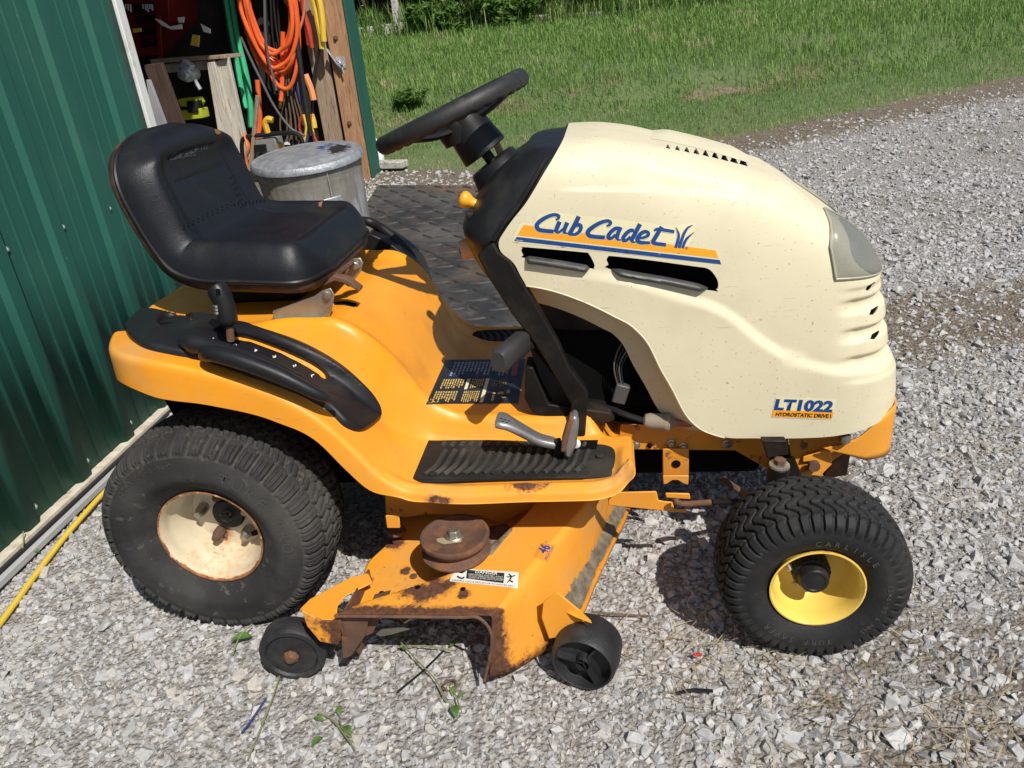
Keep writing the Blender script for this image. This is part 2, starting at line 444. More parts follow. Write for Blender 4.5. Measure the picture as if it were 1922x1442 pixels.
M['steel'] = material('zinc_steel', (0.46, 0.43, 0.36), 0.38, metal=0.85, vary=0.2, layers=((14, 0.62, 0.08, (0.28, 0.19, 0.1), 0.7, 5),), bump=(90, 0.0003))
M['alu'] = material('cast_aluminium', (0.42, 0.42, 0.42), 0.42, metal=0.8, vary=0.2, layers=((20, 0.62, 0.08, (0.16, 0.15, 0.14), 0.7, 5),), bump=(150, 0.0003))
M['rust'] = material('rusty_steel', (0.115, 0.058, 0.036), 0.85, vary=0.35, vscale=18, layers=((25, 0.56, 0.08, (0.20, 0.085, 0.035), 0.9, 6), (10, 0.6, 0.1, (0.07, 0.045, 0.035), 0.8, 5)), bump=((120, 0.0008), (35, 0.0006)))
M['dirt_cake'] = material('caked_dirt', (0.17, 0.14, 0.10), 0.95, vary=0.5, vscale=40, bump=((90, 0.004), (250, 0.002)))
M['knob'] = material('yellow_knob', (0.80, 0.36, 0.02), 0.4, vary=0.05)
M['blue_ink'] = material('blue_print', (0.010, 0.058, 0.22), 0.35, vary=0.05)
M['orange_ink'] = material('orange_print', (0.90, 0.36, 0.02), 0.35, vary=0.03)
M['white_ink'] = material('white_print', (0.78, 0.78, 0.74), 0.4, vary=0.03)
M['cream_ink'] = material('pale_print', (0.74, 0.68, 0.44), 0.35, vary=0.03)
M['dark_ink'] = material('black_print', (0.018, 0.018, 0.02), 0.45, vary=0.05)
M['red_ink'] = material('red_print', (0.45, 0.03, 0.03), 0.45, vary=0.05)
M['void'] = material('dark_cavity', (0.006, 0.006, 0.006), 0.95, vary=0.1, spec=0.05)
M['mud'] = M['dirt_cake']
def paint(o, name, fn):
    """per-vertex wear mask: fn(array of xyz) -> 0..1"""
    me = o.data; co = np.empty(len(me.vertices)*3); me.vertices.foreach_get('co', co); co = co.reshape(-1, 3)
    a = me.attributes.new(name, 'FLOAT', 'POINT'); a.data.foreach_set('value', np.clip(fn(co), 0, 1).astype(np.float32))
# ================================================================== terrain
y_edge = curve1([-12, -5, -.71, -.16, .12, .8, 1.76, 2.39, 2.98, 3.94, 5.2, 8, 20], [4.3, 3.9, 3.60, 3.47, 3.30, 3.42, 3.82, 4.13, 4.46, 4.88, 5.5, 7.0, 13])
y_ditch = curve1([-15, -1.27, -.25, .66, 1.55, 2.2, 2.86, 3.9, 4.57, 8, 20], [5.3, 5.21, 5.16, 5.10, 5.24, 5.27, 5.4, 6.0, 6.35, 8.6, 16])
def base_plane(y):
    y = np.asarray(y, float); return .1*np.where(y < .1, 0, np.where(y < .5, (y-.1)**2/.8, y-.3))
def vnoise(x, y, s, seed=0):
    x = np.asarray(x, float)/s+seed*17.3; y = np.asarray(y, float)/s+seed*9.1
    xi = np.floor(x).astype(int); yi = np.floor(y).astype(int); fx = x-xi; fy = y-yi
    fx = fx*fx*(3-2*fx); fy = fy*fy*(3-2*fy)
    def h(a, b):
        n = (a*374761393+b*668265263+seed*144665) & 0x7fffffff; n = ((n ^ (n >> 13))*1274126177) & 0x7fffffff
        return ((n ^ (n >> 16)) & 0xffff)/65535.0
    return (h(xi, yi)*(1-fx)+h(xi+1, yi)*fx)*(1-fy)+(h(xi, yi+1)*(1-fx)+h(xi+1, yi+1)*fx)*fy
def fbm(x, y, s, seed=0): return (vnoise(x, y, s, seed)+.5*vnoise(x, y, s/2.1, seed+1)+.25*vnoise(x, y, s/4.3, seed+2))/1.75
def terrain(x, y):
    x = np.asarray(x, float); y = np.asarray(y, float)
    d = y-y_ditch(x); lawn = y-y_edge(x)
    z = base_plane(y) + .02*smooth(0, .6, lawn) + .10*smooth(0, .5, d) - .04*np.exp(-(d/.16)**2)
    z = z + np.where(lawn > 0, (fbm(x, y, .8, 5)-.5)*.05*smooth(0, .8, lawn), 0)
    z = z - .07*np.clip(y-12.5, 0, 500)
    return z+(fbm(x, y, .55, 3)-.5)*.012*smooth(1.6, 2.6, x+y*.2)*smooth(0, .6, -lawn)
def at_ground(px, py, up=0.0):
    d = ray(px, py); t = np.linspace(.5, 40, 8000); Q = CAM_LOC+t[:, None]*d; v = Q[:, 2]-base_plane(Q[:, 1])-up
    i = int(np.argmax(v < 0)); return Vector(Q[i])
def ground_mat():
    m = bpy.data.materials.new('soil_and_turf'); m.use_nodes = True; nt = m.node_tree; b = nt.nodes['Principled BSDF']
    co = N(nt, 'ShaderNodeTexCoord').outputs['Object']
    c = mixc(nt, mapr(nt, noise(nt, co, 1.7, 6), .35, .65), (0.085, 0.135, 0.04), (0.12, 0.155, 0.06))
    c = mixc(nt, mapr(nt, noise(nt, co, .9, 6, .65), .56, .66), c, (0.17, 0.125, 0.075))
    A = N(nt, 'ShaderNodeAttribute', attribute_name='dirt')
    c2 = mixc(nt, mapr(nt, noise(nt, co, 30, 5), .35, .65), (0.13, 0.095, 0.06), (0.24, 0.19, 0.13))
    c = mixc(nt, mapr(nt, mth(nt, 'ADD', A.outputs['Fac'], mth(nt, 'MULTIPLY', mth(nt, 'SUBTRACT', noise(nt, co, 6, 5), .5), .9)), .4, .6), c, c2)
    nt.links.new(c, b.inputs['Base Color']); b.inputs['Roughness'].default_value = .95
    bp = N(nt, 'ShaderNodeBump'); bp.inputs['Distance'].default_value = .02; nt.links.new(noise(nt, co, 25, 6), bp.inputs['Height']); nt.links.new(bp.outputs[0], b.inputs['Normal'])
    return m
def axis_pts(a, b, dense, lo, hi, fine, coarse):
    out = [a]
    while out[-1] < b:
        t = out[-1]; out.append(t+(fine if lo <= t <= hi else min(coarse, fine+.12*min(abs(t-lo), abs(t-hi)))))
    return np.array(out)
gx = axis_pts(-150, 150, 0, -5, 9, .16, 20); gy = axis_pts(-60, 250, 0, 2.5, 13, .16, 20)
X, Y = np.meshgrid(gx, gy, indexing='ij'); Z = terrain(X, Y)-0.012
o = MB().grid(np.stack([X, Y, Z], -1)).build('ground', ground_mat(), sharp=180, recalc=False)
tag(o, kind='structure')
paint(o, 'dirt', lambda c: np.maximum.reduce([
    1-smooth(.1, .45, np.abs(c[:, 1]-y_edge(c[:, 0])+.25)), .9*(1-smooth(.05, .28, np.abs(c[:, 1]-y_ditch(c[:, 0])+.02)))*(smooth(1.3, 1.6, c[:, 0])*(1-smooth(2.2, 2.5, c[:, 0]))+smooth(-1.5, -1.3, c[:, 0])*(1-smooth(-.9, -.7, c[:, 0]))), (c[:, 1] < y_edge(c[:, 0])-.2)*1.0]))

def gravel_mat():
    m = bpy.data.materials.new('gravel_fines'); m.use_nodes = True; nt = m.node_tree; b = nt.nodes['Principled BSDF']
    co = N(nt, 'ShaderNodeTexCoord').outputs['Object']
    v = N(nt, 'ShaderNodeTexVoronoi'); v.inputs['Scale'].default_value = 95; nt.links.new(co, v.inputs[0])
    sep = N(nt, 'ShaderNodeSeparateColor'); nt.links.new(v.outputs['Color'], sep.inputs[0])
    c = mixc(nt, sep.outputs[0], (0.33, 0.312, 0.295), (0.47, 0.45, 0.43))
    c = mixc(nt, mapr(nt, v.outputs['Distance'], .0, .9), c, (0.28, 0.255, 0.23))
    A = N(nt, 'ShaderNodeAttribute', attribute_name='dirt')
    soil = mixc(nt, mapr(nt, noise(nt, co, 70, 5), .35, .65), (0.13, 0.10, 0.072), (0.25, 0.205, 0.15))
    k = mapr(nt, mth(nt, 'ADD', A.outputs['Fac'], mth(nt, 'MULTIPLY', mth(nt, 'SUBTRACT', noise(nt, co, 11, 6, .65), .5), 1.1)), .38, .62)
    c = mixc(nt, k, c, soil)
    nt.links.new(c, b.inputs['Base Color']); b.inputs['Roughness'].default_value = .95
    bp = N(nt, 'ShaderNodeBump'); bp.inputs['Distance'].default_value = .012; bp.inputs['Strength'].default_value = .9
    nt.links.new(mth(nt, 'SUBTRACT', noise(nt, co, 160, 4), v.outputs['Distance']), bp.inputs['Height']); nt.links.new(bp.outputs[0], b.inputs['Normal'])
    return m
def bare(x, y):
    """how much bare soil shows between the stones, 0..1 (worn tracks on the right)"""
    d = y_edge(x)-y
    t = .42*smooth(1.5, 1.9, x+.12*y)*(1-smooth(2.8, 3.4, x-.2*y))*smooth(-.9, -.2, -y+.9)
    t = t*smooth(.36, .6, fbm(x, y, .55, 21))*1.5
    t2 = (1-smooth(.1, .9, d))*.9
    t3 = .5*smooth(.50, .66, fbm(x, y*1.6, .9, 31))*smooth(.6, 1.4, x)*(1-smooth(1.0, 1.3, y)*.2)
    t4 = .75*smooth(1.35, 1.7, x)*(1-smooth(-.45, -.1, y))*smooth(.3, .5, fbm(x, y, .3, 77))
    return np.clip(np.maximum.reduce([t, t2, t3, t4]), 0, 1)
us = np.linspace(-2.6, 24, 190); vs_ = np.linspace(0, 1, 150)
U, V = np.meshgrid(us, vs_, indexing='ij'); Yg = -4+(y_edge(U)-.02+(vnoise(U, U*0, .5, 8)-.5)*.25+4)*V
o = MB().grid(np.stack([U, Yg, terrain(U, Yg)], -1)).build('gravel_drive', gravel_mat(), sharp=180, recalc=False)
tag(o, kind='structure'); paint(o, 'dirt', lambda c: bare(c[:, 0], c[:, 1]))

# ------------------------------------------------------------------ loose stones (joined, uncountable)
def visible(P, mx=60, my=60):
    q = P-CAM_LOC; z = q@cf; px = PW/2+FPX*(q@cr)/np.maximum(z, .01); py = PH/2-FPX*(q@cu)/np.maximum(z, .01)
    return (z > .1) & (px > -mx) & (px < PW+mx) & (py > -my) & (py < PH+my), z
def joined(name, V0, F0, mat, attrs, kind='stuff', sm=False):
    me = bpy.data.meshes.new(name); nf, k = F0.shape
    me.vertices.add(len(V0)); me.vertices.foreach_set('co', V0.astype(np.float32).ravel())
    me.loops.add(nf*k); me.loops.foreach_set('vertex_index', F0.astype(np.int32).ravel())
    me.polygons.add(nf); me.polygons.foreach_set('loop_start', np.arange(0, nf*k, k, dtype=np.int32))
    try: me.polygons.foreach_set('loop_total', np.full(nf, k, dtype=np.int32))
    except Exception: pass
    me.polygons.foreach_set('use_smooth', np.full(nf, sm))
    for an, av in attrs.items():
        a = me.attributes.new(an, 'FLOAT', 'POINT'); a.data.foreach_set('value', av.astype(np.float32))
    me.update(calc_edges=True); me.validate()
    o = link(name, me, None, mat); o['kind'] = kind; return o
def base_stones(n):
    out = []
    for k in range(n):
        r = random.Random(k*31+5); bm = bmesh.new()
        for i in range(11):
            p = Vector((r.gauss(0, 1), r.gauss(0, 1), r.gauss(0, 1))); p.normalize(); p *= r.uniform(.75, 1.1); bm.verts.new(p)
        res = bmesh.ops.convex_hull(bm, input=bm.verts)
        lone = [v for v in bm.verts if not v.link_faces]
        if lone: bmesh.ops.delete(bm, geom=lone, context='VERTS')
        bmesh.ops.triangulate(bm, faces=bm.faces); bm.verts.ensure_lookup_table(); bm.verts.index_update()
        out.append((np.array([v.co[:] for v in bm.verts]), np.array([[v.index for v in f.verts] for f in bm.faces]))); bm.free()
    return out
STONES = base_stones(36)
WALL_O = np.array([-.745, 0, 0]); WALL_D = np.array([-.018, 1, 0])/math.hypot(.018, 1); WALL_N = np.array([WALL_D[1], -WALL_D[0], 0])
def wp(s, n, z): return Vector(WALL_O+WALL_D*s+WALL_N*n+np.array([0, 0, z]))
def on_plane_s(px, py, s):
    d = ray(px, py); p0 = WALL_O+WALL_D*s; t = np.dot(p0-CAM_LOC, WALL_D)/np.dot(d, WALL_D); return Vector(CAM_LOC+t*d)
def on_wall(px, py, n=0.0):
    d = ray(px, py); p0 = WALL_O+WALL_N*n; t = np.dot(p0-CAM_LOC, WALL_N)/np.dot(d, WALL_N); return Vector(CAM_LOC+t*d)
MAT_POLY = [(-.63, 3.21), (.72, 2.89), (.76, .80), (-.52, .88)]
def scatter(n, x0, x1, y0, y1, lo, hi, flat=.62, keepbare=.9):
    x = RNG.uniform(x0, x1, n); y = RNG.uniform(y0, y1, n); z = terrain(x, y)
    P = np.stack([x, y, z], 1); ok, dep = visible(P)
    ok &= (y < y_edge(x)-.05*RNG.random(n)) & ((x-(-.745-.018*y)) > -.04)
    ok &= RNG.random(n) > bare(x, y)*keepbare
    inm = in_poly_np(x, y, MAT_POLY)
    ok &= ~inm
    x, y, z = x[ok], y[ok], z[ok]; n = len(x)
    s = lo*(hi/lo)**(RNG.random(n)**1.9)
    return x, y, z, s, flat
batches = [
    scatter(22000, -.75, 1.15, -1.0, .9, .0040, .010), scatter(13000, -.75, 1.15, -1.0, .9, .0075, .0165), scatter(2300, -.75, 1.15, -1.0, .9, .013, .027),
    scatter(15000, 1.0, 2.6, -1.0, .9, .004, .011), scatter(9000, 1.0, 2.6, -1.0, .9, .008, .018), scatter(1700, 1.0, 2.6, -1.0, .9, .015, .027),
    scatter(22000, .2, 3.6, .9, 2.6, .006, .016), scatter(5500, .2, 3.6, .9, 2.6, .012, .024),
    scatter(22000, .2, 5, 2.6, 5.4, .008, .021), scatter(6000, -.9, .9, 2.6, 3.7, .009, .024), scatter(4000, -.85, -.4, .6, 3.4, .007, .018),
    scatter(260, 1.3, 3.5, -1, 2.0, .022, .034)]
bx = np.concatenate([b[0] for b in batches]); by = np.concatenate([b[1] for b in batches]); bz = np.concatenate([b[2] for b in batches]); bs = np.concatenate([b[3] for b in batches])
def stone_mesh(x, y, z, s):
    VV = []; FF = []; TT = []; HH = []; base = 0; n = len(x)
    kind = RNG.integers(0, len(STONES), n)
    for k in range(len(STONES)):
        idx = np.where(kind == k)[0]; m = len(idx)
        if not m: continue
        sv, sf = STONES[k]; a = RNG.uniform(0, 2*PI, m); t = RNG.normal(0, .28, m); t2 = RNG.normal(0, .28, m)
        sc = np.stack([s[idx]*RNG.uniform(.8, 1.25, m), s[idx]*RNG.uniform(.6, .95, m), s[idx]*RNG.uniform(.5, .9, m)], 1)
        v = sv[None]*sc[:, None, :]
        ca, sa, ct, st = np.cos(t)[:, None], np.sin(t)[:, None], np.cos(t2)[:, None], np.sin(t2)[:, None]
        v = np.stack([v[..., 0]*ca+v[..., 2]*sa, v[..., 1], -v[..., 0]*sa+v[..., 2]*ca], -1)
        v = np.stack([v[..., 0], v[..., 1]*ct-v[..., 2]*st, v[..., 1]*st+v[..., 2]*ct], -1)
        c_, s_ = np.cos(a)[:, None], np.sin(a)[:, None]
        v = np.stack([v[..., 0]*c_-v[..., 1]*s_, v[..., 0]*s_+v[..., 1]*c_, v[..., 2]], -1)
        v += np.stack([x[idx], y[idx], z[idx]+sc[:, 2]*(RNG.uniform(-.35, .45, m)-.22*(1-smooth(.7, 1.3, x[idx]))*(y[idx] < .8))], 1)[:, None, :]
        F = sf[None]+(base+np.arange(m)*len(sv))[:, None, None]
        VV.append(v.reshape(-1, 3)); FF.append(F.reshape(-1, 3)); TT.append(np.repeat(np.clip(RNG.random(m)*(1-.12*smooth(.9, 1.5, x[idx]))+.12*(1-smooth(.6, 1.4, x[idx]))*(RNG.random(m) < .8), 0, .93), len(sv))); base += m*len(sv)
    return np.concatenate(VV), np.concatenate(FF), np.concatenate(TT)
def stone_mat():
    m = bpy.data.materials.new('crushed_limestone'); m.use_nodes = True; nt = m.node_tree; b = nt.nodes['Principled BSDF']
    co = N(nt, 'ShaderNodeTexCoord').outputs['Object']; A = N(nt, 'ShaderNodeAttribute', attribute_name='tint').outputs['Fac']
    cr_ = N(nt, 'ShaderNodeValToRGB'); nt.links.new(A, cr_.inputs[0]); E_ = cr_.color_ramp.elements
    E_[0].position = 0; E_[0].color = (.17, .17, .175, 1); E_[1].position = 1; E_[1].color = (.53, .515, .495, 1)
    for p, c in ((.08, (.31, .305, .305)), (.3, (.41, .405, .40)), (.5, (.445, .435, .425)), (.62, (.40, .40, .41)), (.84, (.48, .47, .46)), (.95, (.43, .395, .345))):
        e = E_.new(p); e.color = (*c, 1)
    c = mixc(nt, 1.0, cr_.outputs[0], mapr(nt, noise(nt, co, 90, 5, .65), .3, .7, .72, 1.2), 'MULTIPLY')
    c = mixc(nt, mapr(nt, noise(nt, co, 5, 5), .58, .74, 0, .35), c, (.36, .31, .25))
    nt.links.new(c, b.inputs['Base Color']); b.inputs['Roughness'].default_value = .88; b.inputs['Specular IOR Level'].default_value = .3
    bp = N(nt, 'ShaderNodeBump'); bp.inputs['Distance'].default_value = .0012; nt.links.new(noise(nt, co, 260, 4), bp.inputs['Height']); nt.links.new(bp.outputs[0], b.inputs['Normal'])
    return m
M['stone'] = stone_mat()
sv_, sf_, st_ = stone_mesh(bx, by, bz, bs)
joined('gravel_stones', sv_, sf_, M['stone'], {'tint': st_})

# ------------------------------------------------------------------ dry straw on the gravel
def blades(x, y, z, h, lean, wd, curl=.5, az=None):
    n = len(x); a = RNG.uniform(0, 2*PI, n) if az is None else az
    d = np.stack([np.cos(a), np.sin(a), np.zeros(n)], 1); sd = np.stack([-np.sin(a), np.cos(a), np.zeros(n)], 1)
    b = np.stack([x, y, z], 1); up = np.array([0, 0, 1.0])
    l1 = lean[:, None]; H = h[:, None]; Wd = wd[:, None]
    p1 = b+H*.55*(np.sqrt(np.clip(1-l1*l1*.36, .01, 1))*up+l1*.6*d); p2 = p1+H*.45*(np.sqrt(np.clip(1-np.clip(l1*(1+curl), 0, .99)**2, .01, 1))*up+np.clip(l1*(1+curl), 0, .99)*d)
    V_ = np.stack([b-sd*Wd/2, b+sd*Wd/2, p1+sd*Wd*.42, p1-sd*Wd*.42, p2], 1)
    F = np.array([[0, 1, 2], [0, 2, 3], [3, 2, 4]])[None]+(np.arange(n)*5)[:, None, None]
    return V_.reshape(-1, 3), F.reshape(-1, 3)
def straws(x, y, z, L, wd, el):
    n = len(x); a = RNG.uniform(0, 2*PI, n); bend = RNG.normal(0, .35, n)
    d0 = np.stack([np.cos(a), np.sin(a), el], 1); d1 = np.stack([np.cos(a+bend), np.sin(a+bend), -el*.6], 1); sd = np.stack([-np.sin(a), np.cos(a), np.zeros(n)], 1)
    b = np.stack([x, y, z], 1); p1 = b+d0*(L*.5)[:, None]; p2 = p1+d1*(L*.5)[:, None]; Wd = wd[:, None]
    V_ = np.stack([b-sd*Wd/2, b+sd*Wd/2, p1+sd*Wd*.45, p1-sd*Wd*.45, p2], 1)
    F = np.array([[0, 1, 2], [0, 2, 3], [3, 2, 4]])[None]+(np.arange(n)*5)[:, None, None]
    return V_.reshape(-1, 3), F.reshape(-1, 3)
def leaf_mat(name, ramp, rough=.6, trans=.25):
    m = bpy.data.materials.new(name); m.use_nodes = True; nt = m.node_tree; nt.nodes.clear()
    out = N(nt, 'ShaderNodeOutputMaterial'); b = N(nt, 'ShaderNodeBsdfPrincipled'); t = N(nt, 'ShaderNodeBsdfTranslucent'); mx = N(nt, 'ShaderNodeMixShader'); mx.inputs[0].default_value = trans
    A = N(nt, 'ShaderNodeAttribute', attribute_name='tint').outputs['Fac']; r = N(nt, 'ShaderNodeValToRGB'); nt.links.new(A, r.inputs[0])
    E_ = r.color_ramp.elements; E_[0].position = ramp[0][0]; E_[0].color = (*ramp[0][1], 1); E_[1].position = ramp[-1][0]; E_[1].color = (*ramp[-1][1], 1)
    for p, c in ramp[1:-1]: e = E_.new(p); e.color = (*c, 1)
    nt.links.new(r.outputs[0], b.inputs['Base Color']); nt.links.new(r.outputs[0], t.inputs[0]); b.inputs['Roughness'].default_value = rough
    b.inputs['Specular IOR Level'].default_value = .35
    nt.links.new(b.outputs[0], mx.inputs[1]); nt.links.new(t.outputs[0], mx.inputs[2]); nt.links.new(mx.outputs[0], out.inputs[0]); return m
M['straw'] = leaf_mat('dry_straw', [(0, (.20, .14, .07)), (.5, (.36, .28, .15)), (1, (.5, .42, .26))], .8, .1)
M['grass'] = leaf_mat('grass_blade', [(0, (.085, .165, .035)), (.35, (.145, .265, .055)), (.7, (.215, .34, .085)), (.86, (.31, .35, .14)), (1, (.48, .41, .24))], .55, .3)
M['leaf'] = leaf_mat('weed_leaf', [(0, (.05, .12, .02)), (.6, (.10, .2, .035)), (1, (.2, .26, .07))], .5, .3)
n = 30000; x = RNG.uniform(.6, 4.5, n); y = RNG.uniform(-1, 5.2, n)
P = np.stack([x, y, terrain(x, y)], 1); ok, _ = visible(P); ok &= (y < y_edge(x)) & (RNG.random(n) < np.clip(bare(x, y)*.55+.010, 0, 1)) & ~in_poly_np(x, y, MAT_POLY)
x, y = x[ok], y[ok]; n = len(x)
V_, F_ = straws(x, y, terrain(x, y)+.006+RNG.random(n)*.014, RNG.uniform(.02, .08, n), RNG.uniform(.001, .0022, n), RNG.uniform(-.05, .14, n))
joined('dry_straw', V_, F_, M['straw'], {'tint': np.repeat(RNG.random(n), 5)})
# twigs and straw bunched behind and in front of the front wheel
tw = []
for (mx, my, sx_, sy_, cnt) in ((1290, 1225, 80, 35, 80), (1560, 895, 60, 25, 60), (1790, 1385, 90, 50, 70), (1780, 700, 90, 70, 200), (1500, 235, 110, 14, 350), (1700, 200, 120, 22, 350), (1500, 1290, 120, 50, 90), (1850, 860, 60, 80, 120)):
    for _ in range(cnt): tw.append(at_ground(mx+RNG.normal(0, sx_), my+RNG.normal(0, sy_)))
x = np.array([p.x for p in tw]); y = np.array([p.y for p in tw]); n = len(x)
V_, F_ = straws(x, y, terrain(x, y)+.010+RNG.random(n)*.018, RNG.uniform(.025, .085, n), RNG.uniform(.001, .0022, n), RNG.uniform(-.05, .22, n))
joined('dry_grass_litter', V_, F_, M['straw'], {'tint': np.repeat(RNG.random(n)**.8, 5)})

# ------------------------------------------------------------------ grass
def grass(name, n, x0, x1, y0, y1, hfn, dens, wd, tintfn, lean=(.1, .75)):
    x = RNG.uniform(x0, x1, n); y = RNG.uniform(y0, y1, n); z = terrain(x, y)
    ok, dep = visible(np.stack([x, y, z], 1), 80, 160); ok &= RNG.random(n) < dens(x, y)
    x, y, z, dep = x[ok], y[ok], z[ok], dep[ok]; n = len(x)
    h = hfn(x, y)*RNG.uniform(.55, 1.25, n)
    V_, F_ = blades(x, y, z-.012, h, RNG.uniform(*lean, n), wd*RNG.uniform(.7, 1.3, n)*np.clip(dep/9, .6, 1.6), .5)
    return joined(name, V_, F_, M['grass'], {'tint': np.repeat(np.clip(tintfn(x, y)+RNG.normal(0, .13, n), 0, 1), 5)})
lawn_d = lambda x, y: smooth(-.10, .2, y-y_edge(x)+(fbm(x, y, .3, 2)-.5)*.4)*(1-smooth(-.1, .3, y-y_ditch(x)))*(.3+.7*smooth(.3, .48, fbm(x, y, .6, 41)))
grass('mown_grass', 120000, -2.2, 7, 3.1, 9, lambda x, y: .034+.030*fbm(x, y, .5, 1), lawn_d, .0055, lambda x, y: .36+.40*(1-smooth(.0, .35, y-y_edge(x)))+.35*smooth(.5, .72, fbm(x, y, .5, 6))+.12, (.2, .9))
grass('long_grass', 170000, -4.5, 9, 5.0, 13.5, lambda x, y: .060+.075*fbm(x, y, 1.0, 9), lambda x, y: smooth(-.25, .12, y-y_ditch(x)+(fbm(x, y, .5, 12)-.5)*.35-.12*smooth(1.5, 1.7, x)*(1-smooth(2.0, 2.3, x)))*(.45+.55*smooth(.25, .45, fbm(x, y, .7, 51)))*np.clip(1.4-(y-5)/11, .4, 1), .0075, lambda x, y: .36+.30*fbm(x, y, 1.2, 14)+.45*smooth(.68, .8, fbm(x, y, .35, 16)), (.15, .85))
# ------------------------------------------------------------------ fence, weeds and bushes at the top of the bank
M['grey_wood'] = material('weathered_fence_wood', (.46, .44, .40), .85, vary=.3, vscale=12, layers=((30, .6, .1, (.17, .15, .13), .9, 5),), bump=(60, .002), vstretch=(1, 1, .2))
FY = 10.75
def fence_pt(px, py): return at(px, py, 1, FY)
fence = empty('rail_fence', (-4, FY, 1.2)); tag(fence, 'weathered grey wooden rail fence along the top of the grassy bank', 'fence')
fence.location = (0, 0, 0)
for k, px in enumerate((560, 752, 1168, 1640)):
    b = fence_pt(px, 90 if k < 2 else 35); b.z = float(terrain(b.x, FY))-.05
    MB().bar(b, b+Vector((0.02, 0, 1.3)), .11, .10, (1, 0, 0)).build('post', M['grey_wood'], fence, bevel=.01)
for (a, b) in (((560, 78), (752, 52)), ((752, 52), (1168, 30)), ((560, 5), (752, -30)), ((752, -30), (1168, -40)), ((1168, 30), (1640, -10))):
    A = fence_pt(*a); B = fence_pt(*b); A.y -= .07; B.y -= .07
    MB().bar(A, B, .035, .14, (0, 0, 1)).build('rail', M['grey_wood'], fence, bevel=.006)
def leaf_cloud(n, spots, size, seed, flat=.5):
    r = np.random.default_rng(seed); c = np.array([s[:3] for s in spots]); rad = np.array([s[3] for s in spots])
    k = r.choice(len(spots), n, p=rad**2.2/np.sum(rad**2.2)); d = r.normal(0, 1, (n, 3)); d /= np.linalg.norm(d, axis=1)[:, None]
    P = c[k]+d*(rad[k]*r.uniform(.5, 1.08, n)**.6)[:, None]*np.array([1, 1, .85])
    a = r.normal(0, 1, (n, 3)); a[:, 2] *= flat; a /= np.linalg.norm(a, axis=1)[:, None]; b = np.cross(a, r.normal(0, 1, (n, 3))); b /= np.linalg.norm(b, axis=1)[:, None]
    s = size*r.uniform(.6, 1.4, n)[:, None]
    V_ = np.stack([P-a*s, P+b*s*.42, P+a*s, P-b*s*.42], 1); nn = np.cross(a, b); V_[:, 0] -= nn*s*.2; V_[:, 2] -= nn*s*.2
    F = np.array([[0, 1, 2], [0, 2, 3]])[None]+(np.arange(n)*4)[:, None, None]
    return V_.reshape(-1, 3), F.reshape(-1, 3), np.repeat(np.clip(r.normal(.45, .22, n), 0, 1), 4)
M['bush_leaf'] = leaf_mat('bush_leaf', [(0, (.012, .035, .008)), (.5, (.035, .085, .018)), (1, (.085, .15, .035))], .5, .25)
M['bark'] = material('bark', (.09, .065, .045), .9, vary=.3, bump=(40, .01))
def bush(name, label, cat, base, spots, n, size, seed, mat=None, group=None):
    root = empty(name, base); tag(root, label, cat, group)
    k = 1.0 if cat == 'weed' else .68
    rel = [(s[0]*k, s[1]*k, s[2]*k, s[3]*k) for s in spots]; size = size*(1.0 if cat == 'weed' else .72)
    rj = random.Random(seed*7+1)
    sub_ = [(s[0]+rj.gauss(0, .55)*s[3], s[1]+rj.gauss(0, .5)*s[3], max(s[2]+rj.gauss(0, .5)*s[3], .1*s[3]), s[3]*rj.uniform(.3, .6)) for s in rel for _ in range(6)]
    V_, F_, T_ = leaf_cloud(n, sub_, size, seed)
    o = joined('crown', V_, F_, mat or M['bush_leaf'], {'tint': T_}); del o['kind']; o.parent = root
    mb = MB(); r = random.Random(seed)
    for s in rel:
        mb.tube(spline([(s[0]*.1, s[1]*.1, -.1), (s[0]*.45, s[1]*.5, s[2]*.45), (s[0], s[1], s[2])], 4), list(np.linspace(.035, .008, 9)), 6)
    mb.build('stem', M['bark'], root); return root
def gpt(px, Y): p = at(px, 20, 1, Y); return Vector((p.x, Y, float(terrain(p.x, Y))))
bush('dark_bush', 'dense dark green bush with broad leaves against the fence', 'bush', gpt(985, 11.0), [(-.7, 0, .8, .75), (.2, -.1, 1.0, .9), (.9, .1, .7, .7), (0, .2, 1.9, .9), (-1.0, .3, 1.7, .8), (.9, .3, 1.7, .9)], 9000, .085, 3)
bush('light_bush', 'bright green broad-leaved weed bush growing over the fence rail', 'bush', gpt(850, 10.5), [(-.7, 0, .3, .35), (-.2, 0, .4, .35), (.4, 0, .45, .45), (.9, -.1, .4, .4), (1.4, 0, .3, .35)], 3200, .085, 4, M['leaf'])
bush('hedge_shrub', 'loose green shrub behind the fence post nearest the building', 'bush', gpt(690, 12.4), [(-.9, 0, 1.1, 1.0), (.4, 0, 1.2, 1.1), (1.2, .2, 1.9, 1.0), (-.3, .2, 2.2, 1.1), (-2.2, .2, 1.6, 1.2), (-1.8, .2, 2.7, 1.2)], 12000, .15, 5)
bush('shaded_shrub', 'dark shrub behind the fence between the two bushes', 'bush', gpt(870, 12.9), [(-.8, 0, 1.1, 1.0), (.6, 0, 1.2, 1.1), (0, .2, 2.3, 1.2), (1.4, .2, 2.2, 1.0), (-1.4, .2, 2.2, 1.0)], 11000, .16, 6)
bush('far_shrub', 'dark green shrub behind the fence above the steering wheel', 'bush', gpt(1150, 12.6), [(-.9, 0, 1.0, .9), (.5, 0, 1.1, 1.0), (1.6, .2, 1.0, .9), (0, .2, 2.1, 1.1), (1.6, .2, 2.0, 1.0)], 11000, .16, 8)
